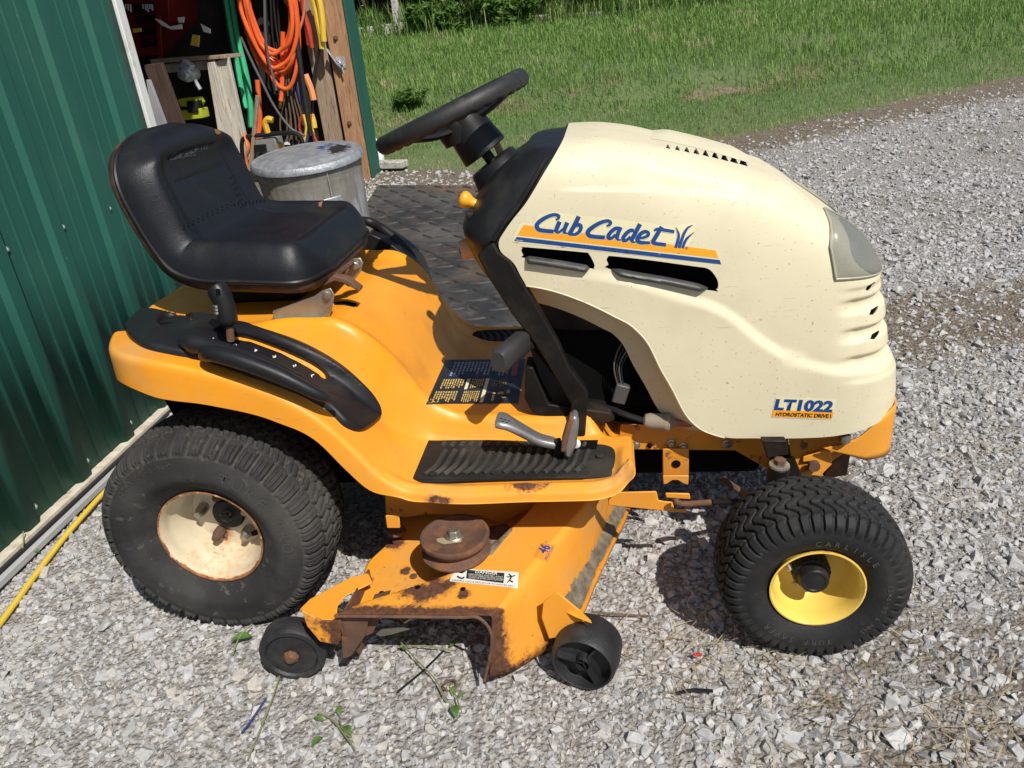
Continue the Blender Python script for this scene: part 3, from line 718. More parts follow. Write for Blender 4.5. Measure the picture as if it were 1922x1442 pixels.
bush('end_shrub', 'dark shrub at the right end of the hedge beyond the grass', 'bush', gpt(1340, 12.8), [(-.9, 0, .8, .9), (.4, 0, .7, .8), (1.5, .2, .6, .7), (-.4, .2, 1.7, .9)], 9000, .16, 9)
bush('lawn_weed', 'low green weed clump at the foot of the grassy bank', 'weed', gpt(740, 5.45), [(0, 0, .06, .09), (.10, 0, .05, .07), (-.08, .02, .04, .06)], 500, .03, 12, M['leaf'])
bush('back_hedge', 'tall dark hedge far behind the fence next to the door post', 'hedge', gpt(600, 14.2), [(-2.5, 0, 1.0, 1.3), (-1.0, 0, 1.2, 1.4), (.5, 0, 1.2, 1.4), (2.0, 0, 1.2, 1.4), (3.5, 0, 1.1, 1.3), (5, 0, 1.0, 1.2), (-2, .3, 2.6, 1.4), (0, .3, 2.8, 1.4), (2, .3, 2.8, 1.4), (4, .3, 2.5, 1.3)], 14000, .2, 21)
# tall weeds in front of the fence
n = 9000; x = RNG.uniform(-4.5, 3.2, n); y = RNG.normal(10.95, .3, n); z = terrain(x, y); ok, dep = visible(np.stack([x, y, z], 1), 80, 260)
x, y, z, dep = x[ok], y[ok], z[ok], dep[ok]; n = len(x)
V_, F_ = blades(x, y, z-.02, RNG.uniform(.18, .55, n)*(.5+.8*fbm(x, y, .8, 61)), RNG.uniform(.15, .75, n), RNG.uniform(.009, .02, n), .6)
joined('tall_weeds', V_, F_, M['grass'], {'tint': np.repeat(np.clip(RNG.normal(.42, .28, n), 0, 1), 5)})
# ================================================================== the shed
M['green_steel'] = material('green_steel_siding', (.020, .106, .079), .58, vary=.06, spec=.3, vscale=2, layers=((3, .62, .1, (.03, .12, .085), .5, 6), (120, .76, .02, (.2, .28, .24), .6, 2)))
M['white_metal'] = material('white_trim_metal', (.72, .72, .69), .45, vary=.06, layers=((14, .66, .08, (.45, .42, .36), .7, 6),))
M['sill'] = material('dusty_cream_sill', (.62, .56, .45), .8, vary=.15, vscale=20, layers=((25, .6, .1, (.40, .33, .24), .9, 6),), bump=(70, .001))
M['track_grey'] = material('grey_channel', (.42, .42, .42), .5, vary=.1)
def wood_mat(name, c1, c2, ax=(1, 1, .06)):
    m = bpy.data.materials.new(name); m.use_nodes = True; nt = m.node_tree; b = nt.nodes['Principled BSDF']
    co = N(nt, 'ShaderNodeTexCoord').outputs['Object']
    g = noise(nt, co, 55, 6, .65, ax, 1.2); c = mixc(nt, mapr(nt, g, .32, .68), c1, c2)
    c = mixc(nt, mapr(nt, noise(nt, co, 160, 3, .6, ax), .56, .68), c, tuple(x*.45 for x in c1)); c = mixc(nt, mapr(nt, noise(nt, co, 7, 4), .4, .75, 0, .5), c, tuple(x*.75 for x in c1))
    nt.links.new(c, b.inputs['Base Color']); b.inputs['Roughness'].default_value = .8
    bp = N(nt, 'ShaderNodeBump'); bp.inputs['Distance'].default_value = .003; nt.links.new(g, bp.inputs['Height']); nt.links.new(bp.outputs[0], b.inputs['Normal']); return m
M['post_wood'] = wood_mat('rough_pine_post', (.30, .155, .075), (.48, .29, .16))
M['old_wood'] = wood_mat('old_grey_board', (.24, .17, .11), (.40, .31, .22))
M['dark_wood'] = wood_mat('dark_brown_board', (.045, .025, .018), (.085, .05, .035))
M['bench_wood'] = wood_mat('pale_painted_wood', (.44, .40, .33), (.60, .56, .48))
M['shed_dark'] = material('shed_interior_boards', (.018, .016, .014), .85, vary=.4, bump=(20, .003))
shed = empty('metal_shed', tuple(wp(0, 0, 0))); tag(shed, 'green ribbed metal shed with an open doorway full of hung tools', 'shed')
shed.location = (0, 0, 0)
RIBS = [0.141+.2435*k for k in range(-8, 4)]
prof = [(-1.9, 0)]
for r in RIBS:
    for d, h in ((-.062, 0), (-.052, .019), (-.010, .019), (0, 0), (.062, 0), (.066, .002), (.074, .002), (.078, 0), (.122, 0), (.126, .002), (.134, .002), (.138, 0)):
        if r+d < .99: prof.append((r+d, h))
prof.append((1.0, 0))
bot = lambda s: .05
zs = [0.0, .6, 1.2, 1.8, 2.8]
P = [[tuple(wp(s, h, bot(s)+z)) for z in zs] for s, h in prof]
wall = MB().grid(P).build('siding', M['green_steel'], shed, sharp=20, solid=.002)
# screws: one row at the girt, one along the bottom
scr = MB(); scr.lathe([(0, .0095), (.0015, .0095), (.002, .006), (.007, .0055), (.008, .003), (.0082, 0)], (0, 0, 0), (1, 0, 0), 8)
scr_me = scr.mesh('screw'); M['screw'] = material('painted_screw', (.42, .50, .44), .5, vary=.1)
for r in RIBS:
    if -.5 < r < .95:
        for z in (.745, .083 if r > -.3 else .07):
            o = link('screw', scr_me, shed, M['screw']); o.location = wp(r+.012, 0.001, z); o.rotation_euler = (0, 0, -.018)
# dents/scrapes where the paint is cracked on two ribs
# sill, seal and channel under the siding
def wbar(name, s0, s1, n0, n1, z0, z1, mat, bevel=.002, s0z=None):
    mb = MB(); vs = [wp(s, n, z) for s in (s0, s1) for n in (n0, n1) for z in (z0, z1)]
    mb.add(vs, [(0, 1, 3, 2), (4, 6, 7, 5), (0, 4, 5, 1), (2, 3, 7, 6), (0, 2, 6, 4), (1, 5, 7, 3)]); return mb.build(name, mat, shed, bevel=bevel)
wbar('sill', -1.9, 1.0, -.05, .030, .010, .046, M['sill'])
wbar('seal', -1.9, 1.0, .031, .047, .010, .036, M['dark_ink'])
wbar('channel', -1.9, 1.0, .048, .066, .012, .032, M['track_grey'], .003)
wbar('jamb_trim', 1.003, 1.026, -.010, .012, .03, 2.65, M['white_metal'], .003)
wbar('jamb_trim', 1.030, 1.056, -.010, .008, .03, 2.65, M['white_metal'], .003)
wbar('jamb_stud', 1.00, 1.07, -.16, -.012, .03, 2.5, M['dark_wood'])
# far post: two timbers and the green corner flashing
PS = 3.42
def npost(px, py): p = np.array(on_plane_s(px, py, PS)); return float(np.dot(p-WALL_O, WALL_N))
n0, n1 = npost(600, 0)+.004, npost(643, 0)
wbar('door_post', PS, PS+.14, n0, n1, .2, 2.7, M['post_wood'], .004)
wbar('door_post', PS+.03, PS+.13, n0-.15, n0-.025, .2, 2.7, M['old_wood'], .004)
wbar('corner_flashing', PS-.012, PS+.20, n1+.001, n1+.014, .22, 2.7, M['green_steel'], .002)
wbar('header', 1.0, PS+.2, -.14, n1-.002, 2.74, 3.0, M['dark_wood'])
wbar('gable_siding', 1.0, PS+.2, n1+.015, n1+.027, 2.74, 4.0, M['green_steel'])
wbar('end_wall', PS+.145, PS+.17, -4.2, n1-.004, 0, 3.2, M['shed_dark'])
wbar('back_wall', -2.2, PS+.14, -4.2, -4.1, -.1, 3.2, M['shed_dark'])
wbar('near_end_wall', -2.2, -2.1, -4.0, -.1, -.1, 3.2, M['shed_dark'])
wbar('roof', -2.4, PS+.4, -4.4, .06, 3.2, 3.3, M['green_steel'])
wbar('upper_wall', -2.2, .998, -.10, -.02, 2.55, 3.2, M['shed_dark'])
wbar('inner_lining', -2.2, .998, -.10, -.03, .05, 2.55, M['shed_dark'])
def lag_bolt(px, py):
    p = on_plane_s(px, py, PS-.0015); mb = MB(); mb.lathe([(0, .017), (.003, .017), (.004, .010), (.014, .0095), (.015, 0)], p, -Vector(WALL_D), 6); mb.build('lag_bolt', M['rust'], shed)
lag_bolt(630, 72); lag_bolt(656, 232)
# hasp on the post
M['galv'] = material('galvanised_steel', (.42, .44, .46), .42, metal=.55, vary=.25, vscale=14, layers=((22, .58, .1, (.55, .57, .6), .5, 5), (5, .62, .12, (.30, .31, .32), .6, 6)), bump=(40, .0015))
hasp = empty('door_hasp'); tag(hasp, 'galvanised hasp and swinging strap screwed to the door post', 'hasp')
q = on_plane_s(640, 118, PS-.003); MB().bar(q-Vector(WALL_N)*.028, q+Vector(WALL_N)*.028, .004, .07, (0, 0, 1)).build('plate', M['galv'], hasp, bevel=.001)
a = on_plane_s(613, 92, PS-.03); b = on_plane_s(640, 130, PS-.02); MB().bar(a, b, .006, .032, tuple(WALL_D)).build('strap', M['galv'], hasp, bevel=.001)
mb = MB(); mb.tube(spline([on_plane_s(632, 113, PS-.01), on_plane_s(636, 116, PS-.05), on_plane_s(641, 121, PS-.05), on_plane_s(643, 124, PS-.01)], 5), .005, 8); mb.build('staple', M['galv'], hasp)
MB().tube([on_plane_s(637, 112, PS-.035), on_plane_s(645, 137, PS-.035)], .006, 8).build('pin', M['galv'], hasp)

# ================================================================== things in the doorway
HS = PS+.02     # plane of the things hung on the end wall
def hp(px, py, ds=0.0): return on_plane_s(px, py, HS-ds)
M['hose_orange'] = material('orange_rubber_hose', (.78, .13, .03), .42, vary=.06, bump=(90, .0004))
M['cord_black'] = material('black_cable', (.014, .014, .015), .5, vary=.2)
M['cord_grey'] = material('grey_cable', (.10, .10, .10), .5, vary=.2)
M['cord_brown'] = material('brown_cable', (.12, .085, .055), .6, vary=.25)
M['cord_yellow'] = material('yellow_cable', (.72, .50, .05), .45, vary=.08)
M['cord_red'] = material('red_cable', (.45, .05, .025), .45, vary=.15)
M['cord_blue'] = material('blue_cable', (.03, .06, .22), .45, vary=.15)
M['strap_green'] = material('green_webbing', (.06, .50, .25), .7, vary=.08, vscale=20, bump=(300, .0006))
M['brass'] = material('brass', (.6, .4, .12), .3, metal=.9, vary=.1)
hose = empty('air_hose'); tag(hose, 'bright orange air hose coiled and hung inside the doorway', 'hose')
LOOPS = [(500, -10, 46, 105, .10), (503, 5, 50, 112, .06), (506, 10, 44, 122, .13), (503, 15, 48, 128, .09), (508, 22, 46, 122, .05), (505, 10, 40, 90, .15), (512, 25, 44, 143, .11), (500, -5, 52, 128, .03), (507, 2, 42, 118, .08), (498, 0, 48, 116, .12), (505, 6, 50, 134, .05), (501, 4, 51, 124, .14), (509, 14, 45, 126, .02), (504, -2, 38, 100, .11), (498, 8, 47, 138, .08)]
for k, (cx, cy, rx, ry, ds) in enumerate(LOOPS):
    r = random.Random(k); pts = []
    for i in range(14):
        a = 2*PI*i/14; e = 1+.05*r.uniform(-1, 1)
        pts.append(hp(cx+rx*e*math.cos(a)+.16*(ry*math.sin(a)), cy+ry*e*math.sin(a), ds+.02*r.uniform(-1, 1)))
    MB().tube(spline(pts, 5, True), .0128, 9, closed=True).build('coil', M['hose_orange'], hose)
MB().tube(spline([hp(531, 60, .1), hp(530, 120, .1), hp(529, 170, .11), hp(527, 190, .12)], 6), .0145, 9).build('hose_end', M['hose_orange'], hose)
MB().tube([hp(527, 190, .12), hp(526, 198, .12), hp(525.5, 204, .12)], [.010, .012, .008], 8).build('fitting', M['brass'], hose)
MB().tube(spline([hp(483, 150, .05), hp(486, 190, .06), hp(488, 230, .06), hp(483, 262, .08)], 6), .016, 9).build('tail', M['hose_orange'], hose)
def bundle(name, label, cat): r_ = empty(name); tag(r_, label, cat); return r_
def cable(name, label, mat, pts, r, ds=.05, group=None, cat='cable', n=6, parent=None):
    if parent is not None:
        return MB().tube(spline([hp(p[0], p[1], p[2] if len(p) > 2 else ds) for p in pts], n), r, 8).build('strand', mat, parent)
    o = MB().tube(spline([hp(p[0], p[1], p[2] if len(p) > 2 else ds) for p in pts], n), r, 8).build(name, mat); tag(o, label, cat, group); return o
cable('hanging_cable', 'thin grey cord hanging through the middle of the orange hose coil', M['cord_grey'], [(496, -30), (498, 60), (504, 110), (513, 145), (519, 170)], .008, .2)
cable('hanging_cable', 'slack grey cord crossing from the green strap down to the tools', M['cord_grey'], [(452, 70), (470, 110), (492, 155), (515, 200), (545, 240), (572, 255)], .008, .18)
cable('rubber_hose', 'thick black hose hanging beside the orange coil', M['cord_black'], [(548, -40), (556, 60), (566, 140), (576, 210), (584, 255)], .017, .12)
for k, (a, b) in enumerate((((580, -30), (605, 92)), ((588, -30), (608, 78)))):
    cable('extension_cable', 'yellow extension cord looped next to the door post, %s strand' % ('left' if k == 0 else 'right'), M['cord_yellow'], [a, ((a[0]*.62+b[0]*.38)+4*k, 5), ((a[0]+b[0])/2+4+3*k, 40), (b[0]-2, b[1]-20), b], .019, .10+.02*k, 'yellow cords by the post')
cable('hanging_cable', 'dark red cord hanging between the black hose and the yellow cord', M['cord_red'], [(565, -30), (570, 20), (580, 60), (586, 90)], .014, .06)
cable('hanging_cable', 'pale copper coloured cord hanging left of the yellow cord', material('copper_cord', (.55, .22, .12), .5), [(573, -30), (571, 20), (566, 45), (560, 62)], .008, .10)
cable('red_hand_tool', 'short bright red tool handle hanging behind the cords', M['cord_red'], [(570, 30), (578, 55), (582, 85)], .022, .04, cat='tool')
cable('hanging_cable', 'dark blue cord bundle behind the black hose', M['cord_blue'], [(553, 120), (560, 165), (566, 190)], .016, .06)
bun = bundle('cable_bundle', 'bundle of thin brown cables hanging below the orange coil', 'cable bundle')
for k, (x0, x1) in enumerate(((533, 540), (537, 548), (541, 556), (545, 563), (549, 570), (538, 528), (551, 546), (557, 577))):
    cable('brown_cord', 'thin brown cords hanging in a bundle below the orange coil', M['cord_brown'], [(x0, 140), (x0+(x1-x0)*.3, 180), (x1-2, 225), (x1, 262)], .006, .05+.02*(k % 3), parent=bun)
bun = bundle('cable_bundle', 'thin black cables hanging inside the loop of the orange hose', 'cable bundle')
for k, (x0, x1) in enumerate(((497, 503), (506, 512), (512, 521), (519, 526))):
    cable('black_cord', 'thin black cords seen through the loop of the orange hose', M['cord_black'], [(x0, -40), (x0+3, 20), (x1, 70), (x1+8, 110)], .007, .02, parent=bun)
cable('hanging_cable', 'dark cord hanging in front of the wooden door post boards', M['cord_black'], [(600, 90), (590, 140), (586, 200), (592, 250)], .010, .06)
# green lifting strap: two flat webbing runs
strap = empty('lifting_strap'); tag(strap, 'bright green webbing strap hanging doubled beside the orange hose', 'strap')
for pts in (((420, -20), (433, 60), (445, 125), (453, 170), (462, 204)), ((431, -20), (445, 70), (457, 120), (466, 165), (470, 205), (471, 240))):
    mb = MB(); rows = []
    for p in spline([(a, b, 0) for a, b in pts], 6):
        wd = 6.0; c_ = hp(p.x, p.y, .02); rows.append([tuple(hp(p.x-wd, p.y, .02)), tuple(c_+Vector(-WALL_D)*.012), tuple(hp(p.x+wd, p.y, .02))])
    mb.grid(rows).build('webbing', M['strap_green'], strap, solid=.004)
mb = MB(); rows = []
# workbench: pale posts, rail and top
bench = empty('workbench'); tag(bench, 'old pale wooden workbench inside the shed doorway', 'workbench')
BS = 3.02
def bp_(px, py, s=BS): return on_plane_s(px, py, s)
def plank(name, corners, mat, parent, t=.03, s=BS):
    Q = [bp_(a, b, s) for a, b in corners]; mb = MB(); mb.prism(Q, Vector(WALL_D)*t); return mb.build(name, mat, parent, bevel=.003)
plank('leg', [(388, 118), (402, 116), (446, 300), (418, 305)], M['bench_wood'], bench, .05)
plank('side_panel', [(403, 116), (428, 108), (470, 300), (446, 302)], M['bench_wood'], bench, .03, BS+.03)
plank('apron', [(293, 122), (400, 112), (402, 130), (300, 138)], M['bench_wood'], bench, .03, BS+.06)
plank('bench_top', [(280, 112), (420, 103), (424, 110), (284, 120)], M['old_wood'], bench, .25, BS)
plank('lower_shelf', [(310, 268), (430, 262), (432, 272), (312, 278)], M['dark_wood'], bench, .25, BS+.1)
o = MB().prism([bp_(268, 122, 2.3), bp_(302, 118, 2.3), bp_(350, 250, 2.3), bp_(318, 252, 2.3)], Vector(WALL_D)*.03).build('leaning_board', M['dark_wood'], bevel=.003); tag(o, 'dark brown board leaning just inside the white door jamb', 'board')
o = MB().prism([bp_(274, 150, 2.05), bp_(280, 150, 2.05), bp_(316, 246, 2.05), bp_(288, 246, 2.05)], Vector(WALL_D)*.02).build('grey_panel', material('light_grey_panel', (.28, .28, .30), .8, vary=.2), bevel=.002); tag(o, 'light grey panel edge standing between jamb and brown board', 'panel')  # plain light grey panel next to the brown board
# vise
vise = empty('bench_vise'); tag(vise, 'grey steel vise bolted to the workbench edge', 'vise')
p0 = bp_(352, 140, 2.92)
MB().lathe([(-.10, .03), (-.08, .042), (.02, .042), (.03, .03), (.07, .028), (.075, 0)], p0, Vector(WALL_D)*-1, 14).build('body', M['galv'], vise, bevel=.002)
MB().bar(bp_(343, 118, 2.93), bp_(360, 130, 2.93), .06, .05).build('jaw', M['galv'], vise, bevel=.004)
MB().tube([bp_(365, 150, 2.9), bp_(376, 168, 2.9)], .012, 8).build('handle', M['galv'], vise)
# lime green power tool on the lower shelf
tool = empty('power_tool'); tag(tool, 'lime green and black power tool on the dark shelf below the vise', 'tool')
M['lime'] = material('lime_plastic', (.42, .46, .03), .45, vary=.08)
plank('body', [(333, 186), (366, 184), (372, 194), (368, 202), (338, 200)], M['lime'], tool, .10, 2.95)
plank('base', [(337, 208), (376, 204), (380, 222), (344, 226)], M['lime'], tool, .10, 2.94)
plank('motor', [(350, 190), (368, 190), (372, 212), (352, 212)], M['black'], tool, .08, 2.93)
# red tool chest in the dark
chest = empty('tool_chest'); tag(chest, 'red metal tool chest with drawers in the dark of the shed', 'tool chest')
M['red_steel'] = material('red_enamel', (.16, .012, .010), .4, vary=.1)
plank('cabinet', [(228, -60), (312, -70), (318, 40), (256, 108), (240, 60)], M['red_steel'], chest, .4, 3.2)
for k in range(4):
    plank('drawer', [(246+6*k, 8+22*k), (290+3*k, 5+22*k), (291+3*k, 20+22*k), (250+6*k, 24+22*k)], M['black'], chest, .02, 3.175)
plank('frame', [(292, 30), (300, 30), (304, 112), (296, 112)], M['red_steel'], chest, .02, 3.17)
# odds and ends on the bench
for nm, lb, ct, poly, mt, s in (('rag', 'crumpled white rag on the back of the workbench', 'rag', [(290, 35), (300, 38), (318, 50), (340, 46), (341, 55), (322, 56), (304, 48)], 'white_ink', 3.1),
                ('paper', 'small white paper tag above the workbench', 'paper', [(333, 33), (345, 32), (344, 43), (335, 43)], 'white_ink', 3.15),
                ('paper', 'folded white paper standing near the green strap', 'paper', [(376, 45), (394, 55), (394, 63), (382, 60)], 'white_ink', 3.1),
                ('yellow_tag', 'yellow card hanging at the back of the workbench', 'card', [(361, 65), (374, 67), (372, 88), (357, 85)], 'cord_yellow', 3.1),
                ('screwdriver', 'short yellow screwdriver handle in front of the red tool chest', 'screwdriver', [(248, 54), (264, 53), (264, 60), (250, 62)], 'cord_yellow', 3.1)):
    o = MB().prism([bp_(a, b, s) for a, b in poly], Vector(WALL_D)*.012).build(nm, M[mt], bevel=.001); tag(o, lb, ct)
rack = bundle('tool_rack', 'row of small bright steel tools on the red tool chest', 'tool rack')
for k, px in enumerate((235, 240, 245, 268, 273, 277, 281, 285)):
    o = MB().tube([bp_(px, 8, 3.14), bp_(px+1, 17+(k % 3)*3, 3.14)], .006, 6).build('driver_bit', M['galv'], rack)
M['timber_post_in'] = M['bench_wood']
# black tubular frame (machine) behind the galvanised can, with a small engine
mach = empty('small_engine_frame'); tag(mach, 'small engine in a black tubular frame behind the galvanised bin', 'engine')
FS = 2.75
def fp(px, py, s=FS): return on_plane_s(px, py, s)
MB().tube(spline([fp(456, 300), fp(454, 270), fp(462, 258), fp(500, 253), fp(550, 250), fp(566, 262), fp(572, 290)], 6), .013, 8).build('frame_tube', M['black'], mach)
MB().prism([fp(478, 262), fp(515, 258), fp(522, 285), fp(480, 288)], Vector(WALL_D)*.12).build('housing', material('grey_casting', (.2, .2, .19), .6, vary=.2), mach, bevel=.006)
MB().prism([fp(478, 272), fp(500, 270), fp(502, 284), fp(480, 286)], Vector(WALL_D)*-.02).build('air_filter', M['black'], mach, bevel=.003)
heap = bundle('scrap_heap', 'heap of small shiny scrap pieces behind the galvanised bin', 'scrap')
for k in range(9):
    r = random.Random(k+50); c_ = fp(520+r.uniform(0, 40), 262+r.uniform(0, 20), FS+.02)
    o = MB().prism([c_+Vector((r.uniform(-.03, .03), 0, r.uniform(-.03, .03))) for _ in range(3)], Vector(WALL_D)*.015).build('scrap_piece', M['brass'] if k % 3 else M['white_ink'], heap)
o = MB().tube(spline([fp(503, 250), fp(498, 232), fp(503, 224), fp(512, 226)], 5), .018, 8).build('yellow_hook', material('yellow_hook_paint', (.62, .36, .03), .5)); tag(o, 'curved yellow metal hook above the small engine', 'hook')
o = MB().tube(spline([fp(458, 250), fp(466, 275), fp(463, 300), fp(468, 320)], 5), [.02]*4+[.026]*4+[.018]*4+[.012]*4, 8, flat=.35).build('orange_ribbon', material('orange_tape', (.80, .22, .08), .6)); tag(o, 'crumpled orange tape hanging by the white bench panel', 'tape')
o = MB().tube([fp(484, 180), fp(470, 320)], .014, 8).build('garden_tool', M['old_wood']); tag(o, 'weathered wooden tool handle leaning behind the seat', 'tool')
cable('orange_hand_tool', 'orange plastic handle hanging low beside the door post', material('orange_grip', (.85, .3, .12), .45), [(573, 140, .1), (583, 165, .1), (589, 188, .1)], .02, .1, cat='tool')
cable('extension_plug', 'yellow cord plug hanging low between the brown cords', M['cord_yellow'], [(584, 215, .08), (588, 228, .08), (590, 240, .08)], .02, .1)
bun = bundle('cable_tangle', 'tangle of coloured cable ends behind the galvanised bin', 'cable bundle')
for k in range(8):
    r = random.Random(k+90); x0 = 565+r.uniform(0, 24)
    cable('cord_end', 'tangled cord ends behind the galvanised bin', [M['cord_black'], M['cord_red'], M['cord_blue'], M['cord_yellow']][k % 4], [(x0, 215), (x0+r.uniform(-8, 8), 240), (x0+r.uniform(-6, 12), 268)], .008, .06+.01*k, parent=bun)

# ================================================================== galvanised bin
bin_ = empty('galvanised_bin'); tag(bin_, 'galvanised metal dustbin with a paint-stained lid standing behind the seat', 'dustbin')
M['galv_can'] = material('old_galvanised_can', (.27, .255, .22), .6, metal=.2, vary=.25, vscale=9, vstretch=(1, 1, .15), layers=((3.2, .54, .05, (.38, .39, .43), .5, 6), (26, .60, .08, (.19, .17, .13), .7, 5, (1, 1, .2))), bump=(50, .0015))
UP = Vector((0, -.1, 1)).normalized()
lidc = at_depth(575, 291, 3.80); LR = .277
base = lidc-UP*.70
M['galv_lid'] = material('galvanised_lid', (.30, .32, .345), .5, metal=.4, vary=.25, vscale=16, layers=((30, .58, .1, (.42, .44, .48), .5, 5), (9, .6, .1, (.22, .235, .26), .6, 6)), bump=((30, .004), (120, .0015)),
     attr=(('blue', (.02, .09, .28), .5, 30), ('soot', (.03, .025, .03), .6, 26), ('red', (.42, .17, .17), .7, 22)))
lid = MB().lathe([(-.026, LR), (-.030, LR+.004), (-.022, LR+.004), (-.004, LR-.001), (.002, LR-.008), (-.004, LR-.03), (.004, LR-.045), (.016, LR*.6), (.022, LR*.3), (.024, .001)], lidc, UP, 72, ref=(1, 0, 0)).build('lid', M['galv_lid'], bin_, sharp=50)
bl = at_depth(615, 285, 3.85); sk = at_depth(638, 285, 3.8); rd = at_depth(530, 300, 3.7)
paint(lid, 'blue', lambda c: 1.05-np.linalg.norm((c-np.array(bl))/np.array([.05, .10, 9]), axis=1)*.75)
paint(lid, 'soot', lambda c: 1.15-np.linalg.norm((c-np.array(sk))/np.array([.055, .12, 9]), axis=1)*.7)
paint(lid, 'red', lambda c: .62-np.linalg.norm((c-np.array(rd))/np.array([.08, .12, 9]), axis=1)*.6)
def canr(t): return .232+.030*t
pr = []
for k in range(60):
    t = k/59; pr.append((t*.665, canr(t)+(.003 if t > .96 else 0)))
n = 120; rows = []
e1 = Vector((1, 0, 0)); e1 = (e1-UP*e1.dot(UP)).normalized(); e2 = UP.cross(e1)
for k in range(n):
    a = 2*PI*k/n; fl = .0025*abs(math.sin(a*18)); rows.append([tuple(base+UP*d+(e1*math.cos(a)+e2*math.sin(a))*(r-(fl if .05 < d/.665 < .9 else 0))) for d, r in pr])
MB().grid(rows, closed_u=True).build('can', M['galv_can'], bin_, sharp=60, recalc=True)
hd = at_depth(627, 358, 3.62)
d_cam = (Vector(CAM_LOC)-base); d_cam = (d_cam-UP*d_cam.dot(UP)).normalized(); sd = UP.cross(d_cam)
best = min((abs((lambda q: PW/2+FPX*np.dot(q, cr)/np.dot(q, cf))(np.array(base+UP*.47+(e1*math.cos(t)+e2*math.sin(t))*.25)-CAM_LOC)-627)+(1e6 if (e1*math.cos(t)+e2*math.sin(t)).dot(Vector(CAM_LOC)-base) < 0 else 0), t) for t in np.linspace(0, 2*PI, 720))[1]; ha = e1*math.cos(best)+e2*math.sin(best); hs = UP.cross(ha); hz = base+UP*.525+ha*(canr(.79)+.008)
MB().bar(hz-hs*.045, hz+hs*.045, .012, .028, tuple(UP)).build('handle_bracket', M['galv'], bin_, bevel=.003)
MB().tube(spline([hz-hs*.04, hz-hs*.045-UP*.03+ha*.012, hz-hs*.03-UP*.075+ha*.02, hz+hs*.035-UP*.08+ha*.02, hz+hs*.05-UP*.045+ha*.014, hz+hs*.04], 6), .0045, 8).build('handle', M['galv'], bin_)
MB().bar(hz+UP*.02, hz+UP*.14, .012, .004, tuple(hs)).build('seam', M['galv'], bin_)

# ================================================================== rubber mats in front of the door
M['mat_rubber'] = material('black_rubber_mat', (.028, .028, .03), .6, vary=.3, vscale=3, layers=((2.2, .56, .12, (.085, .08, .072), .8, 7), (1.6, .60, .10, (.16, .085, .045), .85, 7), (14, .62, .1, (.07, .065, .06), .85, 5)), bump=(60, .0008))
def mat_z(x, y): return float(terrain(x, y))+.014
def make_mat(label, C):
    root = empty('rubber_mat', (0, 0, 0)); tag(root, label, 'mat')
    C = [Vector((a, b, 0)) for a, b in C]; nu, nv = 24, 24
    def q(u, v):
        p = C[0]*(1-u)*(1-v)+C[1]*u*(1-v)+C[2]*u*v+C[3]*(1-u)*v; return Vector((p.x, p.y, mat_z(p.x, p.y)))
    mbs = MB(); mbs.grid([[tuple(q(i/nu, j/nv)) for j in range(nv+1)] for i in range(nu+1)])
    per = [q(i/nu, 0) for i in range(nu)]+[q(1, j/nv) for j in range(nv)]+[q(1-i/nu, 1) for i in range(nu)]+[q(0, 1-j/nv) for j in range(nv)]+[q(0, 0)]
    mbs.grid([[tuple(p), tuple(p-Vector((0, 0, .02)))] for p in per]); mbs.build('sheet', M['mat_rubber'], root, sharp=40, merge=.0005)
    # tread bars, alternating direction, as separate pieces
    bar = MB(); L, W_, H_ = .050, .0075, .0065
    bar.add([(-L, 0, 0), (-L*.5, -W_, 0), (L*.5, -W_, 0), (L, 0, 0), (L*.5, W_, 0), (-L*.5, W_, 0), (-L*.7, 0, H_), (-L*.4, -W_*.4, H_), (L*.4, -W_*.4, H_), (L*.7, 0, H_), (L*.4, W_*.4, H_), (-L*.4, W_*.4, H_)],
            [(6, 7, 8, 9, 10, 11)]+[(i, (i+1) % 6, 6+(i+1) % 6, 6+i) for i in range(6)])
    me = bar.mesh('tread_bar'); cnt = 0; eu = (C[1]-C[0]); ev = (C[3]-C[0]); ang0 = math.atan2(eu.y, eu.x)
    Lu, Lv = eu.length, ev.length; du, dv = .098, .098; extra = MB()
    cand = []
    for i in range(int(Lu/du)):
        for j in range(int(Lv/dv)):
            p = q((i+.5)*du/Lu, (j+.5)*dv/Lv); ok, dep = visible(np.array([p])); 
            if ok[0]: cand.append((float(dep[0]), i, j, p))
    cand.sort(key=lambda t: t[0])
    for k, (dep, i, j, p) in enumerate(cand):
        a = ang0+(.30 if (i+j) % 2 else -.48)+.02*math.sin(i*7+j*3)
        R = Matrix.Rotation(math.atan(.1), 4, 'X') @ Matrix.Rotation(a, 4, 'Z')
        if k < 300:
            o = link('tread_bar', me, root, M['mat_rubber']); o.matrix_world = Matrix.Translation(p+Vector((0, 0, .0008))) @ R
        else: extra.add([(Matrix.Translation(p+Vector((0, 0, .0008))) @ R) @ Vector(v) for v in bar.v], bar.f)
    if extra.v: o = extra.build('tread_bars', M['mat_rubber'], root); o['kind'] = 'stuff'
    return root
make_mat('worn black diamond-tread rubber mat farther from the tractor, by the lawn', [(-.63, 3.21), (.72, 2.89), (.66, 1.955), (-.575, 2.205)])
make_mat('rust-stained black diamond-tread rubber mat right beside the tractor', [(-.572, 2.197), (.663, 1.947), (.76, .80), (-.52, .88)])
